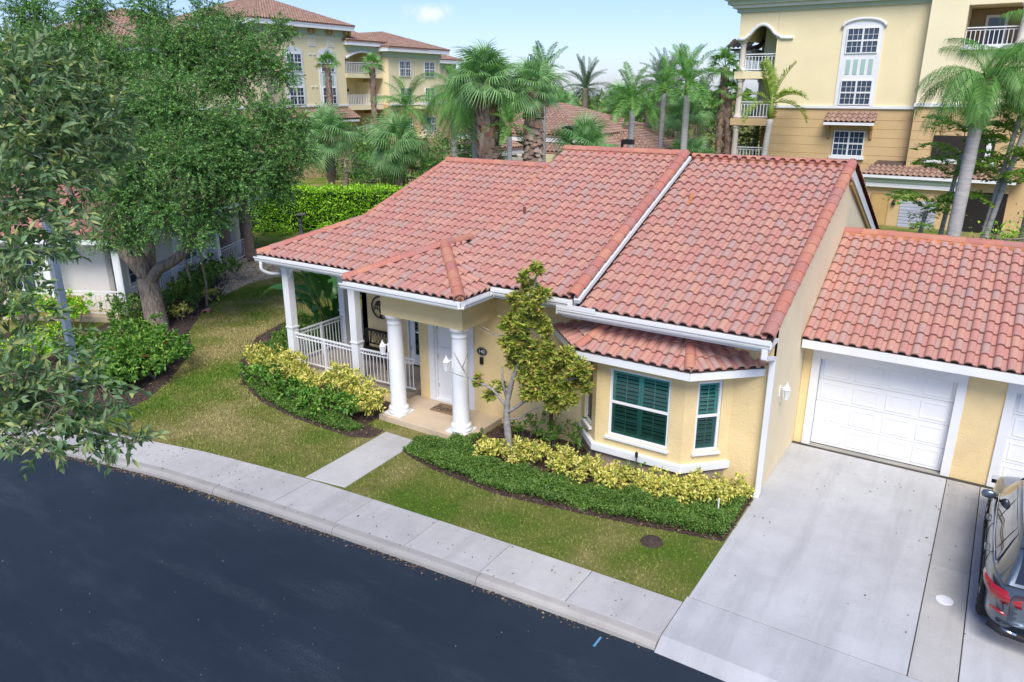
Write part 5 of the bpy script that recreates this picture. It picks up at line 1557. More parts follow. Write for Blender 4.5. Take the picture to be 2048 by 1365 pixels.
# ================================================================ palms
def fan_frond(lm, pet=.9, rad=.95, n=24, droop=.35, name="frond", w=.045):
    g = MB()
    g.tube([(0, 0, 0), (pet * .5, 0, .06), (pet, 0, .05)], [.022, .016, .012], 5)
    stem_faces = len(g.f)
    for i in range(n):
        a = R(-128 + 256 * i / (n - 1))
        L_ = rad * (1 - .30 * abs(a) / R(128)) * random.uniform(.9, 1.05)
        d = V3((math.cos(a), math.sin(a), 0)); side = V3((-math.sin(a), math.cos(a), 0))
        b0 = V3((pet, 0, .05)); fold = abs(math.sin(a)) * .12
        pts = [(b0, .004), (b0 + d * L_ * .45 + V3((0, 0, .05 + fold)), w), (b0 + d * L_ * .75 + V3((0, 0, .02 + fold * .6 - droop * .25 * L_)), w * .7), (b0 + d * L_ * .97 + V3((0, 0, -droop * .8 * L_)), .004)]
        k = len(g.v)
        for p, ww in pts:
            g.v += [p + side * ww * .5, p - side * ww * .5]
        for j in range(3):
            g.f.append((k + 2 * j, k + 2 * j + 1, k + 2 * j + 3, k + 2 * j + 2))
    return g.mesh(name, lm)

def feather_frond(lm, L_=2.4, n=34, e0=60, bend=110, leaf=.5, hang=.5, w=.035, vee=.35, name="frond"):
    g = MB(); A = 12
    ang = R(e0); p = V3((0, 0, 0)); pts = []; angs = []
    for i in range(A + 1):
        pts.append(p.copy()); angs.append(ang)
        p = p + V3((math.cos(ang), 0, math.sin(ang))) * L_ / A; ang -= R(bend) / A
    g.tube(pts, [.022 - .018 * i / A for i in range(A + 1)], 5)
    for i in range(n):
        t = .12 + .88 * (i + .5) / n; f = t * A; j = min(int(f), A - 1); c = pts[j].lerp(pts[j + 1], f - j); a = angs[j]
        tang = V3((math.cos(a), 0, math.sin(a))); nz = V3((-math.sin(a), 0, math.cos(a)))
        ll = leaf * math.sin(math.pi * min(1, t * .86 + .10)) ** .6 * random.uniform(.85, 1.1)
        for s in (-1, 1):
            d = (V3((0, s, 0)) * .85 + tang * .55 + nz * vee * random.uniform(.3, 1.4)).normalized()
            m1 = c + d * ll * .5; m2 = c + d * ll * .95 + V3((0, 0, -hang * ll))
            sd = d.cross(nz).normalized() * w / 2
            k = len(g.v)
            g.v += [c + sd * .4, c - sd * .4, m1 + sd, m1 - sd, m2]
            g.f += [(k, k + 1, k + 3, k + 2), (k + 2, k + 3, k + 4)]
    return g.mesh(name, lm)

def trunk_mesh(h, r0, r1, mtl, lean=(0, 0), bulge=0, rings=True, name="trunk"):
    s = MB(); n = 16
    pts = [(lean[0] * (i / n) ** 1.4, lean[1] * (i / n) ** 1.4, h * i / n) for i in range(n + 1)]
    s.tube(pts, [(r0 + (r1 - r0) * (i / n) ** .7) * (1 + (.05 if (i % 2 and rings) else 0)) + bulge * math.sin(math.pi * i / n) for i in range(n + 1)], 12)
    return s.mesh(name, mtl, True)

def boots_mesh(z0, z1, r, n, size, lean=(0, 0), h=1, dead=False):
    s = MB()
    for i in range(n):
        z = z0 + (z1 - z0) * (i + random.random()) / n; a = i * 2.4 + random.uniform(-.3, .3)
        f = (z / h) ** 1.4
        cx, cy = lean[0] * f, lean[1] * f
        c = V3((cx + r * .9 * math.cos(a), cy + r * .9 * math.sin(a), z)); o_ = V3((math.cos(a), math.sin(a), 0)); sd = V3((-math.sin(a), math.cos(a), 0)) * size * .42
        dn = random.uniform(.25, 1.1) * (-1 if dead else 1)
        tip = c + o_ * size * random.uniform(.25, .5) + V3((0, 0, size * dn))
        s.add([c + sd - V3((0, 0, size * .3)), c - sd - V3((0, 0, size * .3)), tip - sd * .55, tip + sd * .55, c + o_ * size * .15 + V3((0, 0, size * .2))], [(0, 1, 4), (1, 2, 4), (2, 3, 4), (3, 0, 4), (0, 3, 2, 1)])
    return s.mesh("boots", M_BOOT)

FAN = [fan_frond(L_SABAL, .9, .95, 28, .4, w=.055), fan_frond(L_SABAL, 1.0, 1.05, 30, .6, w=.055), fan_frond(L_SABAL, .8, .9, 28, .25, w=.055)]
FANG = [fan_frond(L_FEATHER, .75, .65, 22, .15, w=.06), fan_frond(L_FEATHER, .8, .7, 22, .35, w=.06)]
FAND = [fan_frond(L_DRY, .8, .7, 16, .8)]
FQ = {e: feather_frond(L_FEATHER, 2.7, 56, e, b, .74, .9, .026, .15) for e, b in ((78, 95), (50, 120), (20, 110), (-8, 75))}
FC = {e: feather_frond(L_FEATHER, 2.6, 38, e, b, .55, .55, .034, .15) for e, b in ((80, 60), (52, 85), (22, 90), (-10, 70))}
FR = {e: feather_frond(L_FEATHER, 2.0, 34, e, b, .45, .25, .040, .6) for e, b in ((80, 40), (50, 80), (20, 90), (0, 70))}
FY = {e: feather_frond(L_YELLOWPALM, 1.55, 30, e, b, .36, .15, .045, .7) for e, b in ((82, 30), (42, 75), (15, 90))}
FD = {e: feather_frond(L_DATE, 2.6, 44, e, b, .36, .05, .030, .7) for e, b in ((82, 30), (58, 55), (30, 70), (0, 60), (-25, 50))}

def palm(label, base, h, kind, n=22, sc=1.0, r=.16, lean=(0, 0), group="palm trees behind the house", elev=None, seed=0, boots=None, name="palm_tree", lo=-35, hi=80):
    rs = random.Random(seed + int(base[0] * 10))
    t = thing(name, label, "palm tree", base, group=group)
    grey = kind in ('royal', 'queen', 'adonidia', 'date', 'coco')
    link("trunk", trunk_mesh(h, r * 1.12, r * .85, M_PALMGREY if kind in ('royal', 'queen', 'adonidia') else M_PALMBARK, lean), t, world=False)
    if boots:
        link("boots", boots_mesh(boots[0], boots[1], boots[2], boots[3], boots[4], lean, h, boots[5] if len(boots) > 5 else False), t, world=False)
    if kind in ('royal', 'adonidia'):
        link("crownshaft", MB().tube([(lean[0], lean[1], h - .02), (lean[0], lean[1], h + .25 * sc), (lean[0], lean[1], h + .62 * sc)], [r * .95, r * .85, r * .4], 10).mesh("crownshaft", mat("crownshaft_green", (.16, .22, .03), .45, .15), True), t, world=False)
        hh = h + .5 * sc
    else:
        hh = h
    for i in range(n):
        az = i * 2.39996 + rs.uniform(-.25, .25); f = (i + .5) / n
        S = Matrix.Scale(sc * rs.uniform(.88, 1.1), 4)
        T = Matrix.Translation((lean[0], lean[1], hh))
        if kind in ('sabal', 'wash'):
            el = hi - (hi - lo) * f ** .85 + rs.uniform(-8, 8)
            me = (FAN if kind == 'sabal' else FANG)[i % (3 if kind == 'sabal' else 2)]
            if f > .93:
                me = FAND[0]
            M_ = T @ Matrix.Rotation(az, 4, 'Z') @ Matrix.Rotation(R(-el), 4, 'Y') @ Matrix.Rotation(rs.uniform(-.5, .5), 4, 'X') @ S
        else:
            bank = {'queen': FQ, 'coco': FC, 'royal': FR, 'adonidia': FY, 'date': FD}[kind]
            ks = sorted(bank, reverse=True)
            me = bank[ks[min(int(f * len(ks)), len(ks) - 1)]]
            M_ = T @ Matrix.Rotation(az, 4, 'Z') @ Matrix.Rotation(rs.uniform(-.12, .12), 4, 'Y') @ Matrix.Rotation(rs.uniform(-.3, .3), 4, 'X') @ S
        link("frond", me, t, M=M_, world=False)
    return t
palm("slim fan palm in front of the far left building, left one of the tall pair", (-51.8, 50.0, 0), 9.9, 'wash', 16, .95, .24, seed=1, boots=(5, 9.8, .24, 120, .28), lo=-20)
palm("slim fan palm in front of the arched balcony, right one of the tall pair", (-50.0, 53.7, 0), 9.9, 'wash', 18, .95, .24, seed=2, boots=(5, 9.8, .24, 120, .28), lo=-40)
palm("drooping coconut palm in front of the far left building", (-35.9, 41.8, 0), 6.6, 'coco', 26, 1.05, .18, seed=3)
palm("fan palm with full round crown behind the hedge, left of two", (-35.4, 33.8, 0), 5.0, 'sabal', 34, 1.15, .2, seed=4, boots=(2.5, 4.9, .24, 90, .3), lo=-50)
palm("fan palm with browning lower fronds behind the hedge, right of two", (-30.4, 34.5, 0), 4.7, 'sabal', 36, 1.2, .2, seed=5, boots=(2.2, 4.6, .26, 90, .32), lo=-60)
palm("fan palm with the thickest shaggy trunk behind the left roof ridge", (-20.2, 29.5, 0), 8.1, 'sabal', 46, 1.12, .42, lean=(-.45, 0), seed=6, boots=(.5, 7.4, .50, 460, .34), lo=-42)
palm("fan palm with boot-covered trunk at the middle roof ridge corner", (-18.7, 30.6, 0), 7.8, 'sabal', 36, .92, .30, seed=7, boots=(3.0, 7.2, .38, 260, .40, True), lo=-45, hi=88)
palm("short fan palm in front of the clubhouse roof", (-17.4, 33.3, 0), 4.9, 'sabal', 24, 1.1, .22, seed=8, boots=(3.2, 4.9, .27, 70, .35), lo=-30)
palm("feather palm with slim grey trunk right of the clubhouse roof", (-16.6, 36.8, 0), 6.9, 'royal', 18, .95, .17, seed=9)
palm("tall feather palm with yellow-green crownshaft near the middle of the view", (-15.8, 42.3, 0), 7.6, 'royal', 20, 1.1, .2, seed=10)
palm("pale grey date palm far behind the clubhouse", (-30.6, 58.3, 0), 8.0, 'date', 44, 1.0, .3, seed=11)
palm("dark date palm behind the tall feather palm", (-24.9, 61.9, 0), 8.0, 'date', 44, 1.25, .3, seed=12)
palm("fan palm with tall shaggy trunk left of the right building", (-17.1, 52.5, 0), 9.3, 'wash', 20, 1.05, .2, seed=13, boots=(0.5, 9.2, .24, 260, .26), lo=-45)
palm("second shaggy palm trunk close behind the fan palm by the right building", (-16.3, 52.6, 0), 7.6, 'wash', 14, .9, .2, lean=(-.5, 0), seed=14, boots=(0.5, 7.5, .24, 220, .26), lo=-50)
palm("low fan palm at the ridge left of the right building", (-15.9, 43.9, 0), 3.9, 'sabal', 26, .95, .2, seed=15, lo=-20)
palm("yellow-green feather palm in front of the right building balconies", (-13.2, 49.1, 0), 6.2, 'adonidia', 9, 1.75, .20, seed=16, lean=(.3, 0))
palm("queen palm with drooping plumes standing behind the garage roof", (-1.25, 29.3, 0), 8.0, 'queen', 30, .86, .22, lean=(.1, 1.0), seed=17, boots=(6.7, 8.0, .26, 50, .38))
palm("queen palm at the right edge of the view behind the garage", (.9, 32.6, 0), 9.0, 'queen', 30, .95, .2, seed=18)
palm("palm trunk with grey bark left of the pebble path, nearer one", (-29.7, 21.5, 0), 5.3, 'sabal', 18, 1.1, .27, seed=19, lo=-30)
palm("palm trunk with grey bark in the pebble path by the lawn, farther one", (-30.1, 23.0, 0), 5.3, 'sabal', 18, 1.1, .27, seed=20, lo=-30)
palm("ragged feather palm left of the thick-trunked fan palm", (-28.3, 37.2, 0), 7.6, 'queen', 24, .95, .2, seed=21)
palm("dark feather palm crown rising behind the boot-covered fan palm", (-20.0, 33.0, 0), 7.6, 'royal', 16, .8, .18, seed=22)
palm("feather palm with ringed trunk just right of the thick trunk", (-18.9, 28.9, 0), 5.9, 'royal', 12, .75, .12, seed=23)
palm("ragged feather palm over the left roof ridge beside the thick trunk", (-23.4, 32.5, 0), 7.0, 'queen', 22, .9, .16, seed=24)
palm("weathered feather palm low behind the clubhouse roof end", (-19.4, 50.5, 0), 5.2, 'date', 30, .95, .25, seed=25)

palm("slender feather palm between the clubhouse and the tall feather palm", (-18.9, 46.5, 0), 7.7, 'royal', 16, .95, .16, seed=31)
palm("tufted fan palm behind the clubhouse roof peak", (-26.0, 55.5, 0), 6.6, 'sabal', 26, 1.1, .2, seed=32)
palm("slender feather palm right of the thick-trunked fan palm", (-21.6, 36.4, 0), 7.9, 'royal', 16, .95, .15, seed=33)
palm("fan palm with fine pale crown left of the thick trunk", (-24.4, 35.4, 0), 7.4, 'sabal', 34, 1.05, .22, seed=34, boots=(4, 7.3, .27, 120, .3))
palm("feather palm left of the shaggy trunk pair", (-18.6, 49.6, 0), 8.4, 'royal', 16, 1.0, .16, seed=35)
palm("broad date palm low behind the tall feather palm", (-19.8, 55.5, 0), 6.2, 'date', 34, 1.15, .28, seed=36)

palm("bushy date palm directly behind the feather palm with slim grey trunk", (-22.2, 54.0, 0), 7.4, 'date', 40, 1.1, .28, seed=41)
palm("fan palm with dense green crown just right of the tall feather palm", (-16.9, 45.4, 0), 6.2, 'sabal', 28, 1.0, .2, seed=42)
palm("arching feather palm over the right end of the clubhouse roof", (-21.6, 50.4, 0), 6.6, 'coco', 22, .9, .18, seed=43)
palm("small dark fan palm left of the pale date palm", (-29.8, 53.0, 0), 6.6, 'sabal', 24, .85, .18, seed=44)
# fishtail palms by the right building: pinnate sprays of small wedge leaflets
L_FISH = leaf_mat("fishtail_leaf", [(0.168, 0.319, 0.046), (0.252, 0.42, 0.062), (0.37, 0.504, 0.093), (0.118, 0.252, 0.039)], .3)
def spray(L_=1.8, bend=60, n=18):
    g = MB(); ang = R(45); p = V3((0, 0, 0)); A = 10; pts = []
    for i in range(A + 1):
        pts.append(p.copy()); p = p + V3((math.cos(ang), 0, math.sin(ang))) * L_ / A; ang -= R(bend) / A
    g.tube(pts, [.014 - .01 * i / A for i in range(A + 1)], 5)
    for i in range(n):
        c = pts[2].lerp(pts[-1], i / n) + V3((0, 0, .02)); j = min(A - 1, 2 + int(i / n * 8)); c = pts[j].lerp(pts[j + 1], (i / n * 8) % 1)
        for s in (-1, 1):
            for q in range(3):
                b0 = c + V3((.05 * q, s * .12 * q, -.02 * q)); d = V3((random.uniform(-.2, .5), s * random.uniform(.3, 1), random.uniform(-.7, .2))).normalized(); sd = d.cross(V3((0, 0, 1))).normalized()
                k = len(g.v); l = random.uniform(.13, .20)
                g.v += [b0, b0 + d * l + sd * l * .4, b0 + d * l * 1.15, b0 + d * l - sd * l * .35]
                g.f += [(k, k + 1, k + 2), (k, k + 2, k + 3)]
    return g.mesh("frond", L_FISH)
SPR = [spray(), spray(2.2, 90, 20)]
def fishtail(label, base, trunks, n, zs):
    t = thing("fishtail_palm", label, "palm tree", base, group="fishtail palms by the right building")
    s = MB()
    for dx, dy, h in trunks:
        s.tube(smoothpath([(0, 0, 0), (dx * .3, dy * .3, h * .4), (dx, dy, h)], 4), [.12, .115, .11, .10, .10, .09, .085, .08, .07], 8)
    s.build("trunk", M_PALMGREY, t, world=False, smooth=True)
    for i in range(n):
        dx, dy, h = trunks[i % len(trunks)]; z = random.uniform(*zs); f = min(1, z / h) ** 1.3
        link("frond", SPR[i % 2], t, M=Matrix.Translation((dx * f, dy * f, z)) @ Matrix.Rotation(i * 2.4, 4, 'Z') @ Matrix.Scale(random.uniform(.7, 1.1), 4), world=False)
fishtail("fishtail palm clump with leaning grey stems behind the garage ridge", (-.55, 31.2, 0), [(.55, .4, 7.0), (.9, .2, 7.6)], 30, (4.6, 7.4))
fishtail("low fishtail palm in front of the grey shutter of the right building", (-2.6, 31.6, 0), [(.3, 0, 3.6)], 14, (2.7, 4.0))
fishtail("fishtail palm behind the queen palm trunk", (-1.9, 33.0, 0), [(.3, .2, 5.6)], 18, (4.4, 6.6))

# ================================================================ buildings beyond
M_CREAM = mat("cream_wall", (0.80, 0.69, 0.43), .85, .04, .5, .12, 8, .02)
M_CREAM2 = mat("pale_cream_wall", (0.82, 0.73, 0.50), .85, .04, .5, .12, 8, .02)
M_OCHRE = mat("ochre_wall", (0.58, 0.41, 0.215), .85, .06, .6, .12, 8, .02)
M_OCHRE2 = mat("dark_ochre_wall", (0.42, 0.26, 0.10), .85, .06, .6)
M_SAGE = mat("sage_wall", (0.42, 0.50, 0.38), .85, .05)
M_SAGEP = mat("sage_panel", (0.36, 0.50, 0.46), .7, .05)
M_STONE = mat("column_stone", (0.62, 0.56, 0.49), .8, .08, 2)
M_GROOVE = mat("wall_groove", (0.52, 0.36, 0.18), .9, .1)
M_GROOVE2 = mat("wall_groove_pale", (0.70, 0.59, 0.35), .9, .1)
m, n, b, o = _new("far_window_glass")
b.inputs['Base Color'].default_value = (0.035, 0.058, 0.10, 1); b.inputs['Roughness'].default_value = .12; b.inputs['Specular IOR Level'].default_value = .6
M_FGLASS = m
BT = tile_mesh("tile", M_TILE_BROWN, .30, .40, 4, .08)
def brown_roof(p0, p1, slope, length, planes, pool, owner):
    roof_tiles(p0, p1, slope, length, planes, pool, owner, me=BT, w=.30, e=.40)
def brown_cap(parent, runs, r=.13):
    s = MB()
    for a, b2 in runs:
        a, b2 = V3(a), V3(b2); n_ = max(1, int((b2 - a).length / .45))
        for i in range(n_):
            s.tube([a.lerp(b2, i / n_), a.lerp(b2, (i + 1.05) / n_)], [r, r * .85], 6)
    s.build("ridge_caps", M_TILE_BROWN, parent, smooth=True)

def grid_window(parent, p, d, w, h, cols=4, rows=4, split=True, name="window", t=.06, depth=-.03, bar=.022):
    """window with white bars; p lower-left corner on the wall face, d along the wall, outside on the right"""
    Mx = frame_of(p, d, None)
    f = MB().box(0, t, depth, .1, 0, h).box(w - t, w, depth, .1, 0, h).box(t, w - t, depth, .1, h - t, h).box(t, w - t, depth, .1, 0, t)
    iw, ih = w - 2 * t, h - 2 * t
    if split:
        f.box(w / 2 - .05, w / 2 + .05, depth + .002, .1, t, h - t)
        f.box(t, w / 2 - .05, depth + .004, .1, h / 2 - .04, h / 2 + .04).box(w / 2 + .05, w - t, depth + .004, .1, h / 2 - .05, h / 2 + .05)
    o = link(name, f.mesh(name, M_TRIM), parent, M=Mx)
    if parent.name in LOC:
        o.matrix_parent_inverse = LOC[parent.name].inverted()
    link("pane", MB().box(t, w - t, .02, .03, t, h - t).mesh("pane", M_FGLASS), o)
    g = MB(); k = cols * (2 if split else 1)
    for i in range(1, k):
        x = t + iw * i / k
        if not (split and i == cols):
            g.box(x - bar / 2, x + bar / 2, -.01, .022, t, h - t)
    for j in range(1, rows):
        if split and j * 2 == rows:
            continue
        z = t + ih * j / rows
        g.box(t, w - t, -.0095, .0215, z - bar / 2, z + bar / 2)
    link("muntins", g.mesh("muntins", M_TRIM), o)
    return o

def far_column(parent, x, y, z0, z1, r):
    h = z1 - z0
    MB().lathe([(r * 1.45, 0), (r * 1.45, .12), (r * 1.15, .2), (r, .3), (r * .9, h - .4), (r * 1.05, h - .33), (r * .95, h - .28), (r * 1.1, h - .2), (r * 1.45, h - .12), (r * 1.45, h)], (x, y, z0), 14).build("column", M_STONE, parent, smooth=True)

def far_rail(parent, p, q, z0, z1, step=.2, fancy=None):
    p, q = V3((*p, 0)), V3((*q, 0)); d = q - p; L_ = d.length; d.normalize(); s = MB(); up = V3((0, 0, 1))
    s.obox(p + up * z1, q + up * z1, .07, .06); s.obox(p + up * z0, q + up * z0, .05, .05); s.obox(p + up * (z1 - .14), q + up * (z1 - .14), .04, .03)
    rail = s.build("railing", M_WHITE, parent)
    k = max(2, int(L_ / step)); bm2 = MB().box(-.02, .02, -.02, .02, z0 + .026, z1 - .156).mesh("baluster", M_WHITE)
    for i in range(k + 1):
        c = p + d * (L_ * i / k)
        link("baluster", bm2, rail, M=Matrix.Translation(c))
    return rail

# ---------------------------------------------------------------- right building
YB = 52.0
RBD = thing("apartment_building", "tall cream and ochre apartment building with columned balconies at the right", "building", (-8, 56, 0))
w = MB().box(-13.75, -5.25, YB, 64, 6.82, 13.2); w.build("upper_wall", M_CREAM, RBD)
MB().box(-13.75, -5.25, YB + .02, 64, 0, 6.80).build("lower_wall", M_OCHRE, RBD)
rw = MB()
wall_panel(rw, (-5.24, 51.3), (8, 51.3), 6.98, 15.5, .3, [(1.86, 11.2, 10.12, 12.27)])
rw.box(-5.24, -3.38, 51.601, 64, 6.98, 15.5).box(-3.38, 8, 54.2, 64, 6.98, 15.5).box(-3.375, 8, 51.61, 54.19, 12.28, 15.4).box(-3.375, 8, 51.61, 54.19, 7, 10.04).build("upper_wall", M_CREAM2, RBD)
MB().box(-5.24, 8, 51.32, 64, 0, 6.96).build("lower_wall", M_OCHRE, RBD)
gr = MB()
z = .9
while z < 6.6:
    gr.box(-13.74, -5.26, YB + .006, YB + .03, z, z + .014); gr.box(-5.2, -1.6, 51.305, 51.33, z, z + .02); z += .52
gr.build("wall_grooves", M_GROOVE, RBD)
gr = MB(); z = 7.5
while z < 12.8:
    gr.box(-13.74, -5.26, YB - .002, YB + .03, z, z + .010); z += .52
gr.build("wall_grooves", M_CREAM, RBD)
MB().box(-13.8, -5.25, YB - .10, YB + .1, 6.76, 6.92).build("string_course", M_TRIM, RBD)
MB().box(-5.30, -1.2, 51.18, 51.4, 6.92, 7.12).build("string_course", M_TRIM, RBD)
# crowning cornice
for k, (o_, z0, z1, mm) in enumerate(((.12, 12.55, 12.8, M_SAGE), (.35, 12.8, 13.0, M_TRIM), (.62, 13.0, 13.25, M_SAGE), (.8, 13.25, 13.5, M_TRIM))):
    MB().box(-16.3 - o_, -5.26, YB - o_, 60, z0, z1).build("cornice", mm, RBD)
RTOP = roof_deck([(-17.3, YB - 1.0, 13.52), (-5.2, YB - 1.0, 13.52), (-5.2, 58, 16), (-12, 58, 16)], RBD, M_TILE_BROWN)
# stacked windows with white surround
s = MB()
s.box(-9.80, -7.55, YB - .06, YB + .01, 6.93, 8.55)
N_ = 12
arch_ = [(-9.92, 11.42)] + [(-8.72 + 1.20 * math.cos(math.pi - math.pi * i / N_), 11.42 + .46 * math.sin(math.pi * i / N_)) for i in range(N_ + 1)] + [(-7.52, 11.42)]
s = MB().box(-9.85, -7.60, YB - .06, YB + .01, 6.93, 11.42)
s.build("window_surround", M_TRIM, RBD)
MB().extrude([(x, YB - .06, z) for x, z in arch_][::-1], (0, .07, 0)).build("window_arch", M_TRIM, RBD)
MB().tube([(x, YB - .1, z) for x, z in arch_[1:-1]], .09, 6).build("arch_moulding", M_TRIM, RBD, smooth=True)
grid_window(RBD, (-9.60, YB - .10, 9.93), (1, 0), 1.80, 1.45, 3, 4)
grid_window(RBD, (-9.60, YB - .10, 6.97), (1, 0), 1.80, 1.45, 3, 4)
for i in range(4):
    MB().box(-9.45 + i * .42, -9.21 + i * .42, YB - .085, YB - .05, 8.75, 9.60).build("inset_panel", M_SAGEP, RBD)
grid_window(RBD, (-9.62, YB - .06, 3.92), (1, 0), 1.80, 1.52, 3, 4)
MB().box(-9.75, -7.7, YB - .18, YB + .05, 3.74, 3.91).build("window_sill", M_TRIM, RBD)
# tiled awning over it
ap = []
AW = roof_deck([(-10.15, YB - .85, 5.98), (-7.3, YB - .85, 5.98), (-7.3, YB, 6.5), (-10.15, YB, 6.5)], RBD, th=.08)
brown_roof((-10.15, YB - .88, 5.98), (-7.4, YB - .88, 5.98), .6, 1.0, [(V3((-7.28, 0, 0)), V3((1, 0, 0))), (V3((-10.17, 0, 0)), V3((-1, 0, 0))), (V3((0, YB, 0)), V3((0, 1, 0)))], ap, AW)
MB().box(-10.17, -7.28, YB - .9, YB - .82, 5.80, 5.96).build("awning_fascia", M_TRIM, RBD)
for x in (-10.0, -7.55):
    MB().extrude([(x, YB, 5.9), (x, YB - .75, 5.82), (x, YB - .7, 5.7), (x, YB - .2, 5.55), (x, YB - .1, 5.0), (x, YB, 4.9)], (.12, 0, 0)).build("awning_bracket", M_OCHRE2, RBD)
# loggia on the left corner
for z0, z1, mm in ((2.72, 3.15, M_OCHRE), (5.62, 6.05, M_OCHRE), (8.55, 9.0, M_CREAM)):
    MB().box(-16.3, -13.76, YB + .02, 60, z0, z1).build("balcony_slab", mm, RBD)
MB().box(-15.2, -13.76, YB + 2.6, 58, 5.64, 12.5).build("loggia_wall", M_SAGE, RBD)
MB().box(-15.7, -15.21, YB + 5.6, 59, 3.16, 12.5).build("loggia_wall", M_SAGE, RBD)
MB().box(-14.9, -13.76, YB + 2.6, 58, 3.15, 5.62).build("loggia_wall", M_OCHRE2, RBD)
for x, y in ((-15.95, YB + .35), (-16.0, YB + 5.5)):
    for z0, z1 in ((3.15, 5.62), (6.05, 8.55), (9.0, 10.95)):
        far_column(RBD, x, y, z0, z1, .20)
    far_column(RBD, x, y, 0, 2.7, .22)
for z in (3.15, 6.05, 9.0):
    far_rail(RBD, (-15.7, YB + .25), (-13.8, YB + .25), z + .12, z + 1.05)
    far_rail(RBD, (-16.1, YB + .7), (-16.1, YB + 5.2), z + .12, z + 1.05, .3)
# arched head over the top loggia
A_ = []
for i in range(13):
    t = i / 12; A_.append((-15.6 + 1.8 * t, 10.95 + .80 * math.sin(math.pi * t) ** .8))
hd = MB()
poly = [(-16.2, 10.95)] + A_ + [(-13.76, 10.95), (-13.76, 12.54), (-16.2, 12.54)]
hd.extrude([(x, YB, z) for x, z in poly][::-1], (0, .3, 0)); hd.build("loggia_arch", M_CREAM, RBD)
mo = [(-16.25, 10.95), (-15.8, 10.97)] + [(x, z + .05) for x, z in A_[1:-1]] + [(-13.45, 10.97), (-12.75, 10.97)]
MB().tube([(x, YB - .05, z) for x, z in mo], .11, 6).build("arch_moulding", M_TRIM, RBD, smooth=True)
MB().box(-16.2, -15.9, YB + .3, 60, 10.95, 12.6).build("loggia_head", M_CREAM, RBD)
MB().box(-17.4, -16.2, 55, 60, 10.3, 10.55).box(-17.1, -16.2, 55.2, 60, 9.9, 10.3).build("wing_cornice", M_TRIM, RBD)
WR_ = roof_deck([(-17.6, 54.8, 10.56), (-16.2, 54.8, 10.56), (-15.5, 57, 11.4), (-16.2, 60, 11.4), (-17.6, 60, 10.56)], RBD)
brown_roof((-17.6, 54.75, 10.57), (-16.0, 54.75, 10.57), .42, 1.6, [(V3((-16.2, 0, 0)), V3((1, 0, 0)))], ap, WR_)
# right part: open balcony and recess
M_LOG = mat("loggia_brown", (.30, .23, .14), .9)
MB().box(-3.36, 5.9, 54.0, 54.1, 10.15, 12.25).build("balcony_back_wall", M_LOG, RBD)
MB().box(-3.36, 5.9, 51.4, 54.0, 10.05, 10.14).build("balcony_floor", M_LOG, RBD)
MB().box(-3.4, 2.0, 51.0, 51.3, 9.95, 10.15).build("window_sill", M_TRIM, RBD)
bd = MB().box(-2.6, -1.5, 53.9, 53.99, 10.2, 11.9).build("balcony_door", M_TRIM, RBD)
MB().box(-2.45, -1.65, 53.86, 53.9, 10.35, 11.75).build("pane", M_FGLASS, bd)
far_rail(RBD, (-3.3, 51.35), (5.8, 51.35), 10.2, 11.1, .22)
far_column(RBD, -.65, 51.05, 10.15, 12.25, .2)
MB().box(-4.0, -.9, 51.22, 51.33, 3.98, 5.35).build("window_shade_slab", mat("shade_dark", (.03, .026, .022), .9), RBD)  # solid slab on the wall; the opening's inner shade is its dark colour
MB().box(-4.3, -.6, 51.0, 51.32, 3.80, 4.05).build("window_sill", M_TRIM, RBD)
MB().box(-1.3, -1.05, 51.1, 51.33, 4.05, 5.35).build("window_post", M_TRIM, RBD)
# ground floor skirt roof with door and grey roller shutter
SK = roof_deck([(-7.45, 50.4, 3.02), (.4, 50.4, 3.02), (.4, 52, 3.76), (-6.9, 52, 3.76)], RBD, th=.1)
brown_roof((-7.45, 50.36, 3.02), (.4, 50.36, 3.02), .46, 1.75, [plan_plane((-6.9, 52), (-7.45, 50.4)), (V3((0, 51.31, 0)), V3((0, 1, 0)))], ap, SK)
MB().box(-7.5, .45, 50.30, 50.42, 2.86, 3.02).build("skirt_fascia", M_TRIM, RBD)
MB().box(-7.3, -2.2, 50.5, 50.88, 2.62, 2.86).build("skirt_moulding", M_SAGE, RBD)
MB().box(-7.2, -2.1, 50.6, 50.88, 2.30, 2.62).build("skirt_frieze", M_TRIM, RBD)
MB().box(-7.2, .2, 50.9, 51.29, 0, 2.9).build("ground_wall", M_OCHRE, RBD)
MB().box(-6.75, -5.85, 50.86, 50.91, 0, 1.85).build("door", mat("ochre_door", (.50, .33, .13), .6), RBD)
MB().box(-6.82, -6.75, 50.85, 50.91, 0, 1.92).box(-5.85, -5.78, 50.85, 50.91, 0, 1.92).box(-6.75, -5.85, 50.85, 50.91, 1.85, 1.92).build("door_frame", M_OCHRE2, RBD)
MB().lathe([(.05, 0), (.12, .05), (.1, .2), (.14, .22), (.02, .33)], (-5.5, 50.78, 1.25), 8).build("wall_lamp", M_BLACK, RBD)
sh = MB()
for i in range(16):
    sh.box(-5.15, -3.2, 50.86 + .02 * (i % 2), 50.92, i * .1, i * .1 + .098)
sh.build("roller_shutter", mat("grey_shutter", (.42, .45, .52), .5), RBD)
MB().box(-2.2, .2, 50.85, 50.92, 0, 2.3).build("carport_shade_slab", mat("shade_dark2", (.02, .018, .016), .9), RBD)  # carport shade painted as a dark slab over the ground wall
commit(ap, RBD, 0, M_TILE_BROWN)

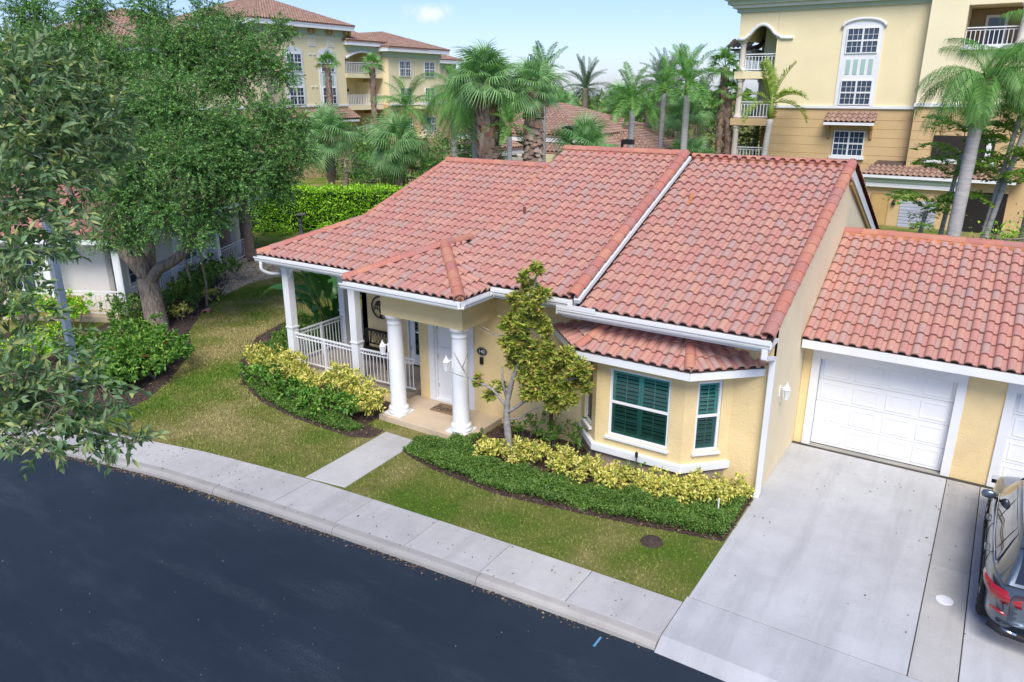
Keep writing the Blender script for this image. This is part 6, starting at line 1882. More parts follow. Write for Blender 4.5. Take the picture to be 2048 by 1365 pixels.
# ---------------------------------------------------------------- far left building
XB = -55.0
LBD = thing("apartment_building", "cream apartment building with brown hipped roofs and white balconies at the far left", "building", (-60, 55, 0))
lp = []
def blockx(x0, y0, y1, z1, back=14):
    MB().box(x0 - back, x0, y0, y1, 6.45, z1).build("upper_wall", M_CREAM, LBD)
    MB().box(x0 - back, x0 - .03, y0 + .02, y1 - .02, 0, 6.44).build("lower_wall", M_OCHRE, LBD)
    MB().box(x0 - .1, x0 + .08, y0, y1, 6.38, 6.55).build("string_course", M_TRIM, LBD)
def hipx(x0, x1, y0, y1, z, slope, oh=.7):
    """hip roof over plan rectangle"""
    a0, a1, b0, b1 = x0 - oh, x1 + oh, y0 - oh, y1 + oh
    hw_ = min(a1 - a0, b1 - b0) / 2
    if (b1 - b0) <= (a1 - a0):
        r0, r1 = (a0 + hw_, (b0 + b1) / 2), (a1 - hw_, (b0 + b1) / 2)
        ez = [(a1, b0, z), (a1, b1, z), (*r1, z + slope * hw_)]
        sz = [(a0, b0, z), (a1, b0, z), (*r1, z + slope * hw_), (*r0, z + slope * hw_)]
        runs = [((a1, b0, z), (*r1, z + slope * hw_)), ((a1, b1, z), (*r1, z + slope * hw_)), ((*r0, z + slope * hw_), (*r1, z + slope * hw_))]
        pe = [plan_plane((a1, b1), r1), plan_plane(r1, (a1, b0))]; ps = [plan_plane((a1, b0), r1), plan_plane(r0, (a0, b0))]
    else:
        r0, r1 = ((a0 + a1) / 2, b0 + hw_), ((a0 + a1) / 2, b1 - hw_)
        ez = [(a1, b0, z), (a1, b1, z), (*r1, z + slope * hw_), (*r0, z + slope * hw_)]
        sz = [(a0, b0, z), (a1, b0, z), (*r0, z + slope * hw_)]
        runs = [((a1, b0, z), (*r0, z + slope * hw_)), ((a1, b1, z), (*r1, z + slope * hw_)), ((*r0, z + slope * hw_), (*r1, z + slope * hw_))]
        pe = [plan_plane((a1, b1), r1), plan_plane(r0, (a1, b0))]; ps = [plan_plane((a1, b0), r0), plan_plane(r0, (a0, b0))]
    d1 = roof_deck(ez, LBD, M_TILE_BROWN, .1); d2 = roof_deck(sz, LBD, M_TILE_BROWN, .1)
    brown_roof((a1, b0, z), (a1, b1, z), slope, hw_ * 1.09, pe, lp, d1)
    brown_roof((a0, b0, z), (a1, b0, z), slope, hw_ * 1.09, ps, lp, d2)
    brown_cap(LBD, runs)
    MB().box(a0 + .05, a1 - .05, b0 + .05, b1 - .05, z - .42, z - .12).build("eave_fascia", M_TRIM, LBD)
    MB().box(x0 - .1, x1 + .12, y0 - .12, y1 + .12, z - .95, z - .42).build("eave_frieze", M_SAGE, LBD)
blockx(XB, 45.0, 55.4, 13.2); hipx(XB - 12, XB, 45.0, 55.4, 13.55, .40, .8)
for i in range(5):
    y = 46.5 + i * 2.2
    MB().box(XB + .1, XB + .5, y, y + .22, 12.75, 13.1).box(XB + .1, XB + .5, y + .42, y + .64, 12.75, 13.1).build("eave_brackets", M_OCHRE2, LBD)
for y, hs in ((48.2, 1.7), (52.2, 1.7)):
    MB().box(XB - .02, XB + .06, y - .22, y + hs + .2, 6.56, 11.1).build("window_surround", M_TRIM, LBD)
    pts = [(XB, y - .3 + (hs + .6) * i / 10, 11.1 + .45 * math.sin(math.pi * i / 10)) for i in range(11)]
    MB().extrude(pts, (.06, 0, 0)).build("window_arch", M_TRIM, LBD)
    grid_window(LBD, (XB + .10, y, 9.45), (0, 1), hs, 1.5, 2, 4)
    grid_window(LBD, (XB + .10, y, 6.6), (0, 1), hs, 1.5, 2, 4)
    for i in range(3):
        MB().box(XB + .055, XB + .09, y + .12 + i * .52, y + .46 + i * .52, 8.3, 9.2).build("inset_panel", M_SAGEP, LBD)
for y in (50.9, 53.2):
    MB().box(XB - .02, XB + .05, y, y + .85, 11.65, 12.55).build("wall_plaque", M_TRIM, LBD)
    MB().box(XB + .05, XB + .07, y + .13, y + .72, 11.78, 12.45).build("plaque_field", M_CREAM, LBD)
for z in (10.9, 8.1):
    MB().box(XB, XB + .06, 50.9, 51.2, z, z + .1).box(XB, XB + .06, 51.4, 51.7, z, z + .1).build("wall_vents", M_TRIM, LBD)
# balcony bay
blockx(XB - 2.6, 55.42, 60.5, 12.1, 10); hipx(XB - 12, XB, 55.8, 60.3, 12.35, .40, .6)
for z in (3.0, 6.0, 9.0):
    MB().box(XB - 2.6, XB + .1, 55.42, 60.4, z, z + .42).build("balcony_slab", M_CREAM, LBD)
    far_rail(LBD, (XB + .02, 55.5), (XB + .02, 60.3), z + .5, z + 1.4, .22)
    d_ = MB().box(XB - 2.58, XB - 2.5, 56.1, 57.2, z + .42, z + 2.4).build("balcony_door", M_TRIM, LBD)
    MB().box(XB - 2.50, XB - 2.47, 56.3, 57.0, z + .6, z + 2.25).build("pane", M_FGLASS, d_)
    MB().box(XB - 2.6, XB - .05, 59.2, 59.35, z + .42, z + 2.6).build("balcony_side_wall", M_CREAM, LBD)
    MB().lathe([(.04, 0), (.1, .05), (.08, .22), (.02, .3)], (XB - 2.42, 58.0, z + 1.7), 8).build("wall_lamp", M_BLACK, LBD)
pts = [(XB, 55.42, 12.1), (XB, 55.42, 10.9)] + [(XB, 55.5 + 4.7 * i / 10, 10.75 + .65 * math.sin(math.pi * i / 10)) for i in range(11)] + [(XB, 60.4, 10.9), (XB, 60.4, 12.1)]
MB().extrude(pts[::-1], (-.3, 0, 0)).build("balcony_arch", M_CREAM, LBD)
MB().tube([(XB + .04, 55.5 + 4.7 * i / 10, 10.78 + .65 * math.sin(math.pi * i / 10)) for i in range(11)], .12, 6).build("arch_moulding", M_TRIM, LBD, smooth=True)
blockx(XB + .8, 60.6, 69.0, 11.6, 14); hipx(XB - 12, XB + .8, 60.6, 69, 11.95, .34, .8)
for y in (62.2, 66.2):
    for z in (3.6, 6.6, 9.2):
        grid_window(LBD, (XB + .9, y, z), (0, 1), 1.7, 1.5, 3, 4)
for y in (64.3,):
    for z in (3.0, 6.0):
        MB().box(XB + .8, XB + 2.0, y - .2, y + 1.8, z, z + .3).build("balcony_slab", M_CREAM, LBD)
        far_rail(LBD, (XB + 1.95, y - .15), (XB + 1.95, y + 1.75), z + .4, z + 1.3, .25)
blockx(XB - 4, 69.2, 78, 10.8, 10); hipx(XB - 13, XB - 4, 69.5, 78, 11.3, .34, .8)
# skirt roof over the ground floor
SKL = roof_deck([(XB + 1.5, 44, 5.3), (XB + 1.5, 55.3, 5.3), (XB, 55.3, 6.1), (XB, 44, 6.1)], LBD)
brown_roof((XB + 1.5, 44, 5.3), (XB + 1.5, 55.3, 5.3), .53, 1.7, [], lp, SKL)
MB().box(XB, XB + 1.52, 44, 55.3, 5.0, 5.18).build("skirt_fascia", M_TRIM, LBD)
blockx(XB + 1.2, 30, 44.8, 10.4, 14); hipx(XB - 12, XB + 1.2, 30, 44.8, 10.8, .4, .8)
commit(lp, LBD, 0, M_TILE_BROWN)

# ---------------------------------------------------------------- clubhouse behind the roof
CLB = thing("clubhouse", "low yellow clubhouse with spreading brown tile roofs behind the house", "building", (-25, 47, 0))
LBD_save, LBD = LBD, CLB; lp = []
MB().box(-32, -22.5, 43.4, 53, 0, 5.0).box(-22.5, -19.0, 46.5, 55, 0, 4.0).box(-26.0, -24.0, 41.6, 44, 0, 4.0).build("wall", M_CREAM, CLB)
hipx(-32, -23.0, 43.4, 54, 5.1, .34, .6)
hipx(-24.0, -19.2, 45.5, 55, 4.2, .36, .6)
hipx(-25.6, -21.0, 42.4, 47.5, 4.15, .38, .5)
hipx(-30.5, -27.5, 41.2, 45, 4.3, .4, .5)
for x in (-28.6, -27.4, -26.2):
    far_column(CLB, x, 41.2, 2.6, 4.0, .12)
MB().box(-29.5, -25.5, 41.0, 41.4, 3.55, 3.75).box(-29.5, -25.5, 41.0, 41.4, 2.4, 2.6).build("terrace_balustrade", M_STONE, CLB)
commit(lp, CLB, 0, M_TILE_BROWN)
LBD = LBD_save

# ---------------------------------------------------------------- neighbour's house on the left
NB = thing("neighbour_house", "white trimmed neighbouring house with red tile roof behind the live oak", "house", (-25.35, 13.95, 0), R(28))
LOC.pop(NB.name)
M_NBW = mat("grey_cream_wall", (0.74, 0.71, 0.66), .85, .05, 1, .3, 26)
nw = MB()
wall_panel(nw, (-12, .75), (-.75, .75), 0, 3.1, .2, [(1.2, 2.3, .8, 2.4), (7.2, 8.3, .45, 2.35), (5.4, 6.5, .45, 2.35)])
wall_panel(nw, (-.75, .75), (-.75, 12), 0, 3.1, .2, [(.9, 2.0, .9, 2.3), (5.0, 6.1, .9, 2.3)])
nw.build("wall", M_NBW, NB)
for x in (-10.8, -6.6, -4.8):
    grid_window(NB, (x, .75, .45 if x > -10 else .8), (1, 0), 1.1, 1.9 if x > -10 else 1.6, 2, 4, split=False)
for y in (2.5, 6.6):
    grid_window(NB, (-.75, y - .85, .9), (0, 1), 1.1, 1.4, 2, 4, split=False)
MB().box(-12, .1, -.1, .74, -.05, .2).box(-.74, .1, .74, 12, -.05, .2).build("porch_floor", M_PORCHFLOOR, NB)
for x, y in ((0, 0), (-2.6, 0), (-4.9, 0), (-7.2, 0), (-9.6, 0), (0, 3.6), (0, 7.2), (0, 10.6)):
    MB().box(x - .12, x + .12, y - .12, y + .12, .2, 2.75).build("post", M_WHITE, NB, bevel=.008)
    MB().extrude([(x + .12, y - .03, 2.75), (x + .3, y - .03, 2.75), (x + .2, y - .03, 2.6), (x + .12, y - .03, 2.42)], (0, .06, 0)).build("post_bracket", M_WHITE, NB)
MB().box(-12, .1, -.1, .1, 2.75, 2.92).box(-.1, .1, .1, 12, 2.75, 2.92).build("porch_beam", M_WHITE, NB)
for p, q in (((-2.48, 0), (-.12, 0)), ((-4.78, 0), (-2.72, 0)), ((-9.5, 0), (-5.0, 0)), ((0, .12), (0, 3.48)), ((0, 3.72), (0, 7.08)), ((0, 7.32), (0, 10.5))):
    railing(p, q, .32, 1.1, .16, parent=NB, rings=False)
MB().tube([(.16, -.16, .1), (.16, -.16, 2.8)], .045, 6).build("downspout", M_TRIM, NB)
npool = []
nz_ = lambda y: 3.05 + .417 * (y + .45)
ND = roof_deck([(-12, -.45, nz_(-.45)), (.45, -.45, nz_(-.45)), (-2.4, 2.4, nz_(2.4)), (-2.4, 6, nz_(6)), (-12, 6, nz_(6))], NB)
roof_tiles((-12, -.48, 3.03), (.45, -.48, 3.03), .417, 7.0, [(V3((0, 6, 0)), V3((0, 1, 0)))], npool, ND,
           sel=lambda c: [plan_plane((.45, -.45), (-2.4, 2.4))] if c.y < 2.4 else [(V3((-2.4, 0, 0)), V3((1, 0, 0)))])
NE = roof_deck([(.45, -.45, nz_(-.45)), (.45, 12, nz_(-.45)), (-2.4, 12, nz_(2.4)), (-2.4, 2.4, nz_(2.4))], NB)
roof_tiles((.48, -.45, 3.03), (.48, 12, 3.03), .417, 3.1, [plan_plane((-2.4, 2.4), (.45, -.45))], npool, NE)
MB().add([(-2.4, 2.4, nz_(2.4)), (-2.4, 9.6, nz_(2.4)), (-2.4, 6, nz_(6))], [(0, 1, 2)]).build("gable_wall", M_WHITE, NB)
MB().box(-12, .5, -.52, -.46, 2.86, 3.02).box(.46, .52, -.46, 12, 2.86, 3.02).build("fascia", M_TRIM, NB)
MB().box(-12, .45, -.45, .75, 2.93, 2.96).box(-.75, .45, .75, 12, 2.93, 2.96).build("soffit", M_TRIM, NB)
commit(npool, NB, 0, M_TILE)
# the farther white gable end seen past the oak
MB().box(-4.2, -.6, 8.3, 10.4, 0, 4.6).build("rear_wing", M_WHITE, NB)
grid_window(NB, (-.56, 8.7, 2.2), (0, 1), 1.2, 1.6, 2, 4, split=False)
grid_window(NB, (-.56, 8.7, .6), (0, 1), 1.2, 1.2, 2, 3, split=False)

# ================================================================ hedges, background trees
def hedge(name, label, p, q, dep, h, lm, per=260, ln=.13, wd=.07, z0=0.0, wob=.12, cat="hedge"):
    """clipped hedge from p to q (plan, front bottom line)"""
    t = thing(name, label, cat, (p[0], p[1], 0))
    P0, P1 = np.array(p), np.array(q); d = P1 - P0; L_ = np.linalg.norm(d); d = d / L_; nn = np.array([-d[1], d[0]])
    a = [P0, P1, P1 + nn * dep, P0 + nn * dep]
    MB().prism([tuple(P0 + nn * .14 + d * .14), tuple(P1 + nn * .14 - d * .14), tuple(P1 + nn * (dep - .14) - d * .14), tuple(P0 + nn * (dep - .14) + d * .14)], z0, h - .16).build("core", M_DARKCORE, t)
    def face(n, f):
        u, v = RNG.random(n), RNG.random(n); return f(u, v)
    nf = int(L_ * h * per); nt_ = int(L_ * dep * per)
    fr = face(nf, lambda u, v: np.c_[P0[0] + d[0] * u * L_, P0[1] + d[1] * u * L_, z0 + (h - z0) * v])
    tp = face(nt_, lambda u, v: np.c_[P0[0] + d[0] * u * L_ + nn[0] * v * dep, P0[1] + d[1] * u * L_ + nn[1] * v * dep, np.full(nt_, h)])
    en = face(int(dep * h * per), lambda u, v: np.c_[P1[0] + nn[0] * u * dep, P1[1] + nn[1] * u * dep, z0 + (h - z0) * v])
    pts = np.concatenate([fr, tp, en]); nr = np.concatenate([np.tile([-nn[0], -nn[1], .2], (nf, 1)), np.tile([0, 0, 1.], (nt_, 1)), np.tile([d[0], d[1], .2], (len(en), 1))])
    lump = (np.sin(pts[:, 0] * 3.1 + pts[:, 2] * 4) * np.sin(pts[:, 1] * 2.7 + pts[:, 2] * 2.2) * wob)[:, None]
    pts = pts + nr * lump + RNG.normal(size=pts.shape) * .07
    V, F = leaves(pts, nr * .7 + RNG.normal(size=pts.shape) * .6 + np.array([0, 0, .3]), ln, wd)
    link("foliage", np_mesh("foliage", V, F, lm), t)
    return t
hedge("hedge", "tall clipped bright green hedge across the back lawn", (-38.5, 26.6), (-26.5, 34.6), 1.6, 2.35, L_LIME, 240, .15, .08)
for i, (x, y, w) in enumerate([(-34.9, 27.9, "at the left end of the hedge foot"), (-34.0, 28.5, "left of the small statue"), (-32.2, 29.9, "right of the small statue"), (-31.2, 30.6, "second to the right of the statue"), (-30.2, 31.2, "nearest the left roof edge at the hedge foot")]):
    shrub("lime_shrub", "low lime green shrub " + w, (x, y, 0), blobset(9, .55, .55, .3), L_LIME, 300, .13, .07, "lime shrubs at the foot of the hedge")
t = thing("statue", "small dark garden statue with bowl in front of the hedge", "statue", (-33.0, 28.9, 0))
MB().lathe([(.22, 0), (.22, .08), (.12, .14), (.09, .5), (.13, .62), (.08, .7)], (0, 0, 0), 12).build("pedestal", mat("dark_stone", (.09, .09, .10), .8), t, world=False, smooth=True)
MB().lathe([(.05, .7), (.12, .78), (.14, .95), (.07, 1.08), (.06, 1.12), (.08, 1.2), (.05, 1.28), (.0, 1.3)], (0, 0, 0), 12).build("figure", mat("dark_stone2", (.10, .10, .11), .8), t, world=False, smooth=True)
MB().lathe([(.05, .98), (.25, 1.02), (.30, 1.10), (.27, 1.10), (.05, 1.04)], (.1, 0, .15), 14).build("bowl", mat("dark_stone3", (.12, .12, .13), .8), t, world=False, smooth=True)

# neighbour's shrubs
NBX = [(-20.9, 11.3, "nearest the lamp post on the mulch point", 1.0), (-20.2, 11.9, "with red blooms in front of the oak, right end", .95), (-20.1, 10.5, "in front of the oak facing the street", .9), (-19.6, 9.9, "closest to the pavement by the lamp post", .8), (-19.4, 11.4, "at the right tip of the mulch bed", .85), (-21.8, 12.2, "left of the oak trunk foot", 1.0), (-21.9, 10.7, "second row towards the neighbour's porch", .9)]
def red_bloom(t):
    s = MB()
    for i in range(5):
        a = random.uniform(0, 6.28); r_ = random.uniform(.3, .6); c = V3((r_ * math.cos(a), r_ * math.sin(a) - .2, random.uniform(.6, .95)))
        for k in range(5):
            b2 = k * 1.256; d = V3((math.cos(b2), math.sin(b2), .5)) * .05
            s.add([c, c + d + V3((0, 0, .02)), c + d * 1.3, c + d - V3((.02, 0, .01))], [(0, 1, 2), (0, 2, 3)])
    s.build("flowers", mat("red_petals", (.55, .04, .03), .6), t, world=False)
for x, y, w, h in NBX:
    shrub("hibiscus_shrub", "dark green hibiscus shrub " + w, (x, y, 0), blobset(20, .72, h * .95, .38), L_GREEN, 620, .12, .07, "hibiscus shrubs round the oak", extra=red_bloom)
NBR = [(-25.9, 12.3, 1.2, 'G', "rounded against the neighbour's front rail"), (-26.9, 12.6, .9, 'Y', "left of the rounded shrub at the neighbour's front"), (-24.6, 13.6, 1.0, 'D', "directly behind the oak trunk"), (-25.3, 15.0, .9, 'D', "right of the oak trunk below the neighbour's rail"), (-25.0, 16.2, .85, 'D', "below the middle of the neighbour's rail"), (-26.0, 17.4, 1.0, 'D', "left of the two thin stems"), (-26.7, 18.5, 1.0, 'D', "right of the two thin stems"), (-27.5, 19.6, 1.0, 'R', "with red blooms at the far end of the neighbour's rail"), (-24.0, 15.1, .45, 'Y', "low, just right of the oak trunk"), (-25.4, 17.3, .45, 'Y', "low, right of the two thin stems"), (-24.6, 10.6, .8, 'G', "in shade at the left edge near the pavement"), (-23.4, 9.6, .8, 'G', "beside the pavement behind the lamp post"), (-28.3, 12.0, 1.0, 'G', "at the far left of the neighbour's front")]
for x, y, h, k, w in NBR:
    lm = {'G': L_LIME, 'Y': L_GOLD, 'D': L_DEEP, 'R': L_DEEP}[k]
    shrub("gold_shrub" if k == 'Y' else "rounded_shrub", {'G': "yellow-green rounded shrub ", 'Y': "gold variegated shrub ", 'D': "dark green shrub ", 'R': "dark green shrub "}[k] + w, (x, y, 0), blobset(18 if h > .6 else 9, .66 if h > .6 else .34, h * .92, .38 if h > .6 else .22), lm, 560, .11, .06, "shrubs round the neighbour's house", extra=red_bloom if k == 'R' else None)
# two thin stems
for i, (x, y, w, lx) in enumerate([(-24.95, 16.5, "curved thin", .55), (-24.75, 16.75, "straight thin", .1)]):
    limb_tree("sapling_tree", w + " grey sapling right of the oak trunk", (x, y, 0), [([(x, y, -.03), (x - lx * .7, y + .15, .8), (x - lx, y + .1, 1.8), (x - lx * .6, y, 3.2)], .055, .03)],
              [(x - lx * .6, y, 3.3, .5), (x - lx * .3, y + .3, 3.7, .5)], L_OAK, 420, .10, .05, M_TWIG, .1, group="saplings by the neighbour's rail")

# background trees behind the hedge and the house
def bushy(label, x, y, h, r, lm, seed, per=130, ln=.2, wd=.11, name="broadleaf_tree", low=.25, group="trees behind the hedge"):
    rs = random.Random(seed); lobes = []
    for i in range(15):
        a = rs.uniform(0, 6.28); d = r * math.sqrt(rs.random()) * .85; z = h * rs.uniform(low, .95)
        lobes.append((x + d * math.cos(a), y + d * math.sin(a), z, r * rs.uniform(.30, .48)))
    limb_tree(name, label, (x, y, 0), [([(x, y, -.05), (x + .1, y, h * .25), (x, y + .1, h * .5), (x + .1, y, h * .8)], .10 + r * .05, .05)], lobes, lm, per, ln, wd, M_BARK, .22, twigs=3, group=group)
bushy("dark broadleaf tree behind the hedge at its left end", -40, 33, 5.0, 2.6, L_OAK, 1)
bushy("dark broadleaf tree between the two round fan palms", -34.5, 37.5, 4.6, 2.5, L_OAK, 2)
bushy("dark broadleaf tree behind the right end of the hedge", -29.5, 36.8, 4.6, 2.4, L_OAK, 3)
bushy("loose blue-green tree in front of the far left building", -28.6, 39.5, 6.6, 2.5, L_OAK, 4, 90)
bushy("loose blue-green tree left of the clubhouse terrace", -26.4, 36.6, 5.6, 2.1, L_OAK, 5, 90)
bushy("broadleaf tree under the coconut palm", -38.5, 42.5, 5.4, 2.8, L_OAK, 6)
bushy("broadleaf tree at the foot of the far left building", -44.5, 44.0, 6.0, 3.2, L_OAK, 7)
bushy("broadleaf tree right of the coconut palm foot", -33.0, 44.5, 5.4, 2.8, L_OAK, 8)
bushy("dark shrubby tree at the left roof corner behind the hedge", -25.0, 33.8, 3.6, 2.0, L_OAK, 9)
bushy("dark broadleaf tree above the clubhouse roof end", -17.8, 47.0, 4.8, 2.2, L_DEEP, 10)
bushy("dark broadleaf tree beside the shaggy palm trunks", -17.8, 55.0, 6.0, 2.8, L_DEEP, 11)
bushy("dark green tree far behind the clubhouse, right of the date palm", -28.5, 66, 7.4, 4.2, L_DEEP, 12, 60, .35, .2)
bushy("dark green tree far behind the clubhouse, left of the date palm", -37, 66, 7.0, 4.0, L_DEEP, 13, 60, .35, .2)
bushy("grey-leaved tree at the right edge behind the garage", 1.1, 28.6, 4.7, 1.7, leaf_mat("grey_leaf", [(.10, .12, .09), (.14, .16, .11), (.08, .10, .07)], .25), 14, 200, .09, .05)
bushy("bright green bush behind the garage ridge under the queen palm", .4, 29.6, 3.6, 1.3, L_LIME, 15, 300, .12, .07)
bushy("dark tree filling the gap left of the oak crown", -37, 22, 9.0, 3.6, L_OAK, 16, 150, .16, .09, low=.5)
bushy("dark tree at the far left behind the neighbour's roof", -42, 20, 10.5, 4.5, L_OAK, 17, 120, .2, .1)
bushy("dark tree behind the oak crown near the hedge", -33.5, 25.2, 4.2, 2.0, L_OAK, 18, 150, .16, .09)
for i, (x, y, w) in enumerate([(-16.3, 46.5, "at the balcony column feet"), (-18.6, 42.5, "below the tall feather palm")]):
    shrub("green_shrub", "tall green shrub " + w, (x, y, 0), blobset(10, 1.1, 2.6, .8), L_GREEN, 70, .28, .12, "tall shrubs behind the roof ridge", clump=.15)
# far tree line
P, D = [], []
for i in range(260):
    a = R(-85 + 150 * i / 260); rr = random.uniform(150, 200); x, y = rr * math.sin(a), rr * math.cos(a)
    k = 42; c = RNG.normal(size=(k, 3)) * np.array([3, 3, 1.8]) + np.array([x, y, random.uniform(2.5, 5.5)])
    c[:, 2] = np.minimum(c[:, 2], 6.6)
    P.append(c); D.append(RNG.normal(size=(k, 3)) + np.array([0, 0, .5]))
V, F = leaves(np.concatenate(P), np.concatenate(D), 1.7, 1.2)
V[:, 2] = np.maximum(V[:, 2], 0)
stuff(link("far_woodland", np_mesh("far_woodland", V, F, L_DEEP)), "distant green tree line along the horizon", "woodland")

# ================================================================ street things
t = thing("lamp_post", "square blue-grey lamp post beside the pavement at the left", "lamp post", (-20.35, 9.55, 0))
M_POST = mat("blue_grey_paint", (.17, .22, .28), .5, .08)
MB().box(-.085, .085, -.085, .085, 0, 5.2).build("pole", M_POST, t, world=False, bevel=.01)
MB().box(-.16, .16, -.16, .16, 0, .06).build("base_plate", M_POST, t, world=False)
MB().box(-.05, .05, -.9, 0, 5.1, 5.16).box(-.16, .16, -1.35, -.75, 5.04, 5.20).build("lamp_head", M_POST, t, world=False)
for lab, (x, y, z), d in (("dark box-headed light pole standing above the middle roof ridge, left one", (-18.0, 33.0, 6.0), -1), ("dark box-headed light pole above the middle roof ridge, right one", (-15.6, 33.6, 5.45), 1)):
    t = thing("light_pole", lab, "light pole", (x, y, 0), group="parking light poles")
    MB().tube([(0, 0, 0), (0, 0, z)], .06, 8).build("pole", M_BLACK, t, world=False)
    MB().box(-.12 + d * .25, .12 + d * .45 if d > 0 else .12 + d * .25, -.15, .15, z - .05, z + .18).box(min(0, d * .5), max(0, d * .5), -.12, .12, z - .02, z + .16).build("lamp_head", M_BLACK, t, world=False)
tag(MB().lathe([(.13, 0), (.13, .012), (.11, .018), (.0, .02)], (.32, 12.30, .010), 20).box(.26, .38, 12.295, 12.305, .030, .034).build("cleanout_cover", M_WHITE), "round white cleanout cover in the driveway strip", "cover")
tag(MB().box(-4.02, -3.985, 8.42, 8.66, -.123, -.1195).build("paint_mark", mat("blue_paint", (.10, .28, .42), .7)), "short blue paint mark on the asphalt by the kerb", "paint mark")
m_ = MB()
for i in range(26):
    a = random.uniform(0, 6.28); r_ = .2 * math.sqrt(random.random())
    m_.lathe([(.05, -.02), (.045, .02), (.02, .05 + .05 * (1 - r_ / .2)), (.0, .055 + .05 * (1 - r_ / .2))], (-4.3 + r_ * math.cos(a), 11.3 + .7 * r_ * math.sin(a), 0), 7)
ma = MB().lathe([(.24, -.02), (.19, .02), (.12, .05), (.05, .065), (.0, .07)], (-4.3, 11.3, 0), 18)
tag(ma.build("ant_mound", M_MULCH, smooth=True), "small brown earth mound in the front lawn strip", "mound")
tl = link("broken_tile", RIDGE, M=Matrix.Translation((-23.95, 16.1, .01)) @ Matrix.Rotation(R(40), 4, 'Z'))
tag(tl, "broken orange roof tile lying on the lawn by the mulch", "roof tile")
t = thing("path_light", "small dark path light among the shrubs below the bay window", "path light", (-5.45, 13.12, 0))
MB().tube([(0, 0, 0), (0, 0, .62)], .012, 6).lathe([(.03, .60), (.035, .70), (.0, .74)], (0, 0, 0), 10).build("stake", M_BLACK, t, world=False)
tag(MB().tube([(-3.62, 12.95, 0), (-3.62, 12.95, .30)], .018, 8).build("sprinkler_riser", M_WHITE), "thin white sprinkler riser in the ground cover by the driveway", "sprinkler")

# ---------------------------------------------------------------- grass, litter, chips
def scatter(poly, n, holes=()):
    P_ = np.array(poly); lo, hi = P_.min(0), P_.max(0)
    q = RNG.uniform(lo, hi, (n, 2)); k = in_poly(q, poly)
    for h in holes:
        k &= ~in_poly(q, h)
    return q[k]
WALKP = [(-11.46, 9.3), (-10.36, 9.3), (-10.5, 12.3), (-11.54, 12.3)]
HOUSEP = [(-16.8, 13.55), (-9.4, 12.55), (-3.17, 13.3), (-3.17, 26), (-16.8, 26)]
front = [(x, ys(x) + .005) for x in np.arange(-24, -3.18, .4)] + [(-3.19, ys(-3.2) + .005), (-3.19, 12.1), (-9, 12), (-18, 14), (-20, 17), (-20, 22), (-24, 26), (-30, 27), (-31, 24), (-27, 20), (-24, 15)]
q1 = scatter(front, 420000, [WALKP, BED_L, BED_R, BED_N, PEB, HOUSEP])
dist = np.hypot(q1[:, 0], q1[:, 1]); keep = RNG.random(len(q1)) < np.clip(13.0 / dist, .25, 1) ** 1.2
q1 = q1[keep]
p = np.c_[q1, np.zeros(len(q1))]
d = RNG.normal(size=p.shape) * .55; d[:, 2] = RNG.uniform(.5, 1.1, len(p))
S_ = unit(np.cross(d, RNG.normal(size=p.shape))) * .009
hgt = RNG.uniform(.022, .055, (len(p), 1)) * np.clip(dist[keep] / 13, 1, 1.6)[:, None]
V = np.stack([p - S_ * np.clip(dist[keep] / 13, 1, 1.8)[:, None], p + S_ * np.clip(dist[keep] / 13, 1, 1.8)[:, None], p + unit(d) * hgt], 1).reshape(-1, 3)
stuff(link("grass", np_mesh("grass", V, np.arange(len(V)).reshape(-1, 3), M_GRASS)), "short patchy green and straw lawn grass", "grass")

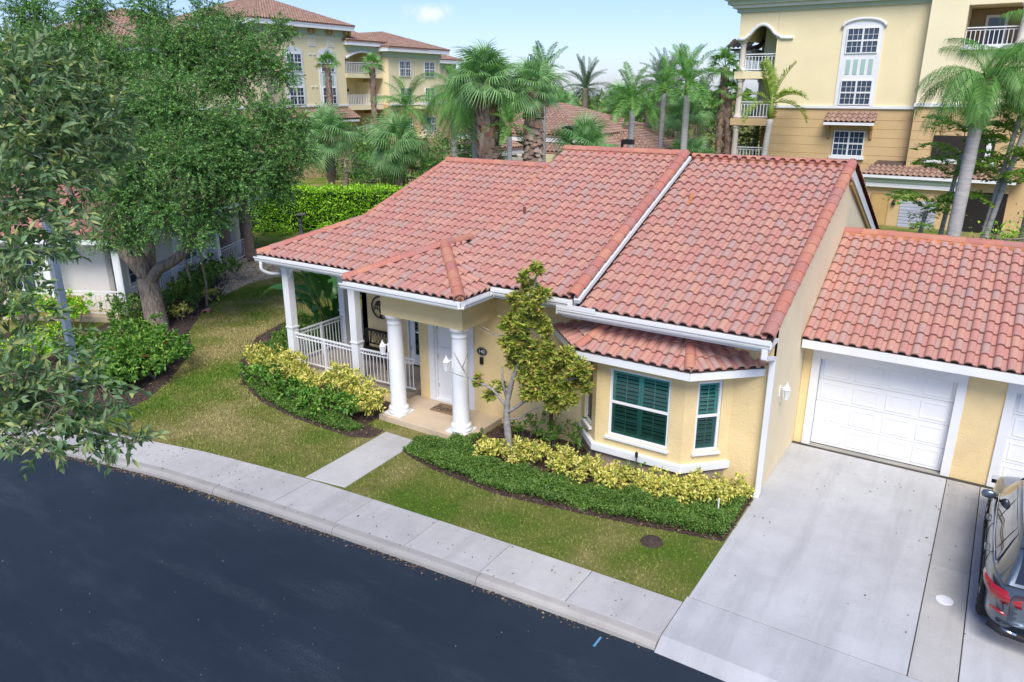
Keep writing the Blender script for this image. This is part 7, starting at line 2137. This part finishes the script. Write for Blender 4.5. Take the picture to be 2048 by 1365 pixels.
def litter(name, label, pts, size, cols, z):
    n_ = len(pts); pz = np.c_[pts, np.full(n_, z) if np.isscalar(z) else z]
    d = RNG.normal(size=(n_, 3)); d[:, 2] *= .15
    V, F = leaves(pz, d, size, size * .5, .35, up=np.tile([0, 0, 1.], (n_, 1)) + RNG.normal(size=(n_, 3)) * .3, jit=.5)
    return stuff(link(name, np_mesh(name, V, F, leaf_mat(name + "_colour", cols, .1))), label, "leaf litter")
BR = [(.15, .10, .065), (.24, .17, .11), (.09, .06, .045), (.34, .26, .17)]
x = RNG.uniform(-19, -3.2, 260); x = np.concatenate([x, RNG.uniform(-19, -12, 700), RNG.normal(-8.0, .5, 90), RNG.normal(-10.6, .7, 120), RNG.normal(-5.5, .6, 40)])
x = x[(x > -20) & (x < -3.25)]
yy = np.array([yk(a) for a in x]) - np.abs(RNG.normal(0, .07, len(x))) - .02
litter("gutter_leaves", "dry brown leaves gathered along the foot of the kerb", np.c_[x, yy], .05, BR, -.118)
x = RNG.uniform(-19, -11.5, 150); yy = np.array([yk(a) for a in x]) + RNG.uniform(.1, 1.3, 150)
x2 = RNG.uniform(-11, -3.3, 60); y2 = np.array([yk(a) for a in x2]) + RNG.uniform(.1, 1.1, 60)
litter("pavement_leaves", "small dry leaves strewn over the pavement", np.c_[np.r_[x, x2], np.r_[yy, y2]], .04, BR, .022)
pd = np.c_[np.r_[RNG.uniform(-3, 0, 20), RNG.uniform(0, .85, 18), RNG.normal(-1.2, .7, 20)], np.r_[RNG.uniform(10.4, 16.8, 20), RNG.uniform(10.4, 16.8, 18), RNG.normal(15.3, .8, 20).clip(12, 16.8)]]
litter("driveway_leaves", "scattered dry brown leaves on the driveway", pd, .045, BR, .02)
litter("road_specks", "pale leaf specks scattered on the asphalt", np.c_[RNG.uniform(-17, -2, 130), RNG.uniform(2.5, 8.2, 130)], .022, [(.5, .47, .4), (.35, .3, .22), (.6, .58, .52)], -.118)
q = np.concatenate([scatter(BED_L, 9000, [HOUSEP]), scatter(BED_R, 9000), scatter(BED_N, 12000)])
litter("mulch_chips", "brown bark chips covering the planting beds", q, .07, [(.10, .06, .045), (.17, .115, .09), (.06, .035, .028), (.26, .19, .15), (.14, .07, .05)], RNG.uniform(.01, .03, len(q)))
q = scatter(PEB, 9000)
litter("pebbles", "pale tan pebbles on the path by the palm trunks", q, .10, [(.55, .46, .36), (.62, .54, .45), (.45, .36, .28), (.68, .62, .54)], RNG.uniform(.01, .03, len(q)))
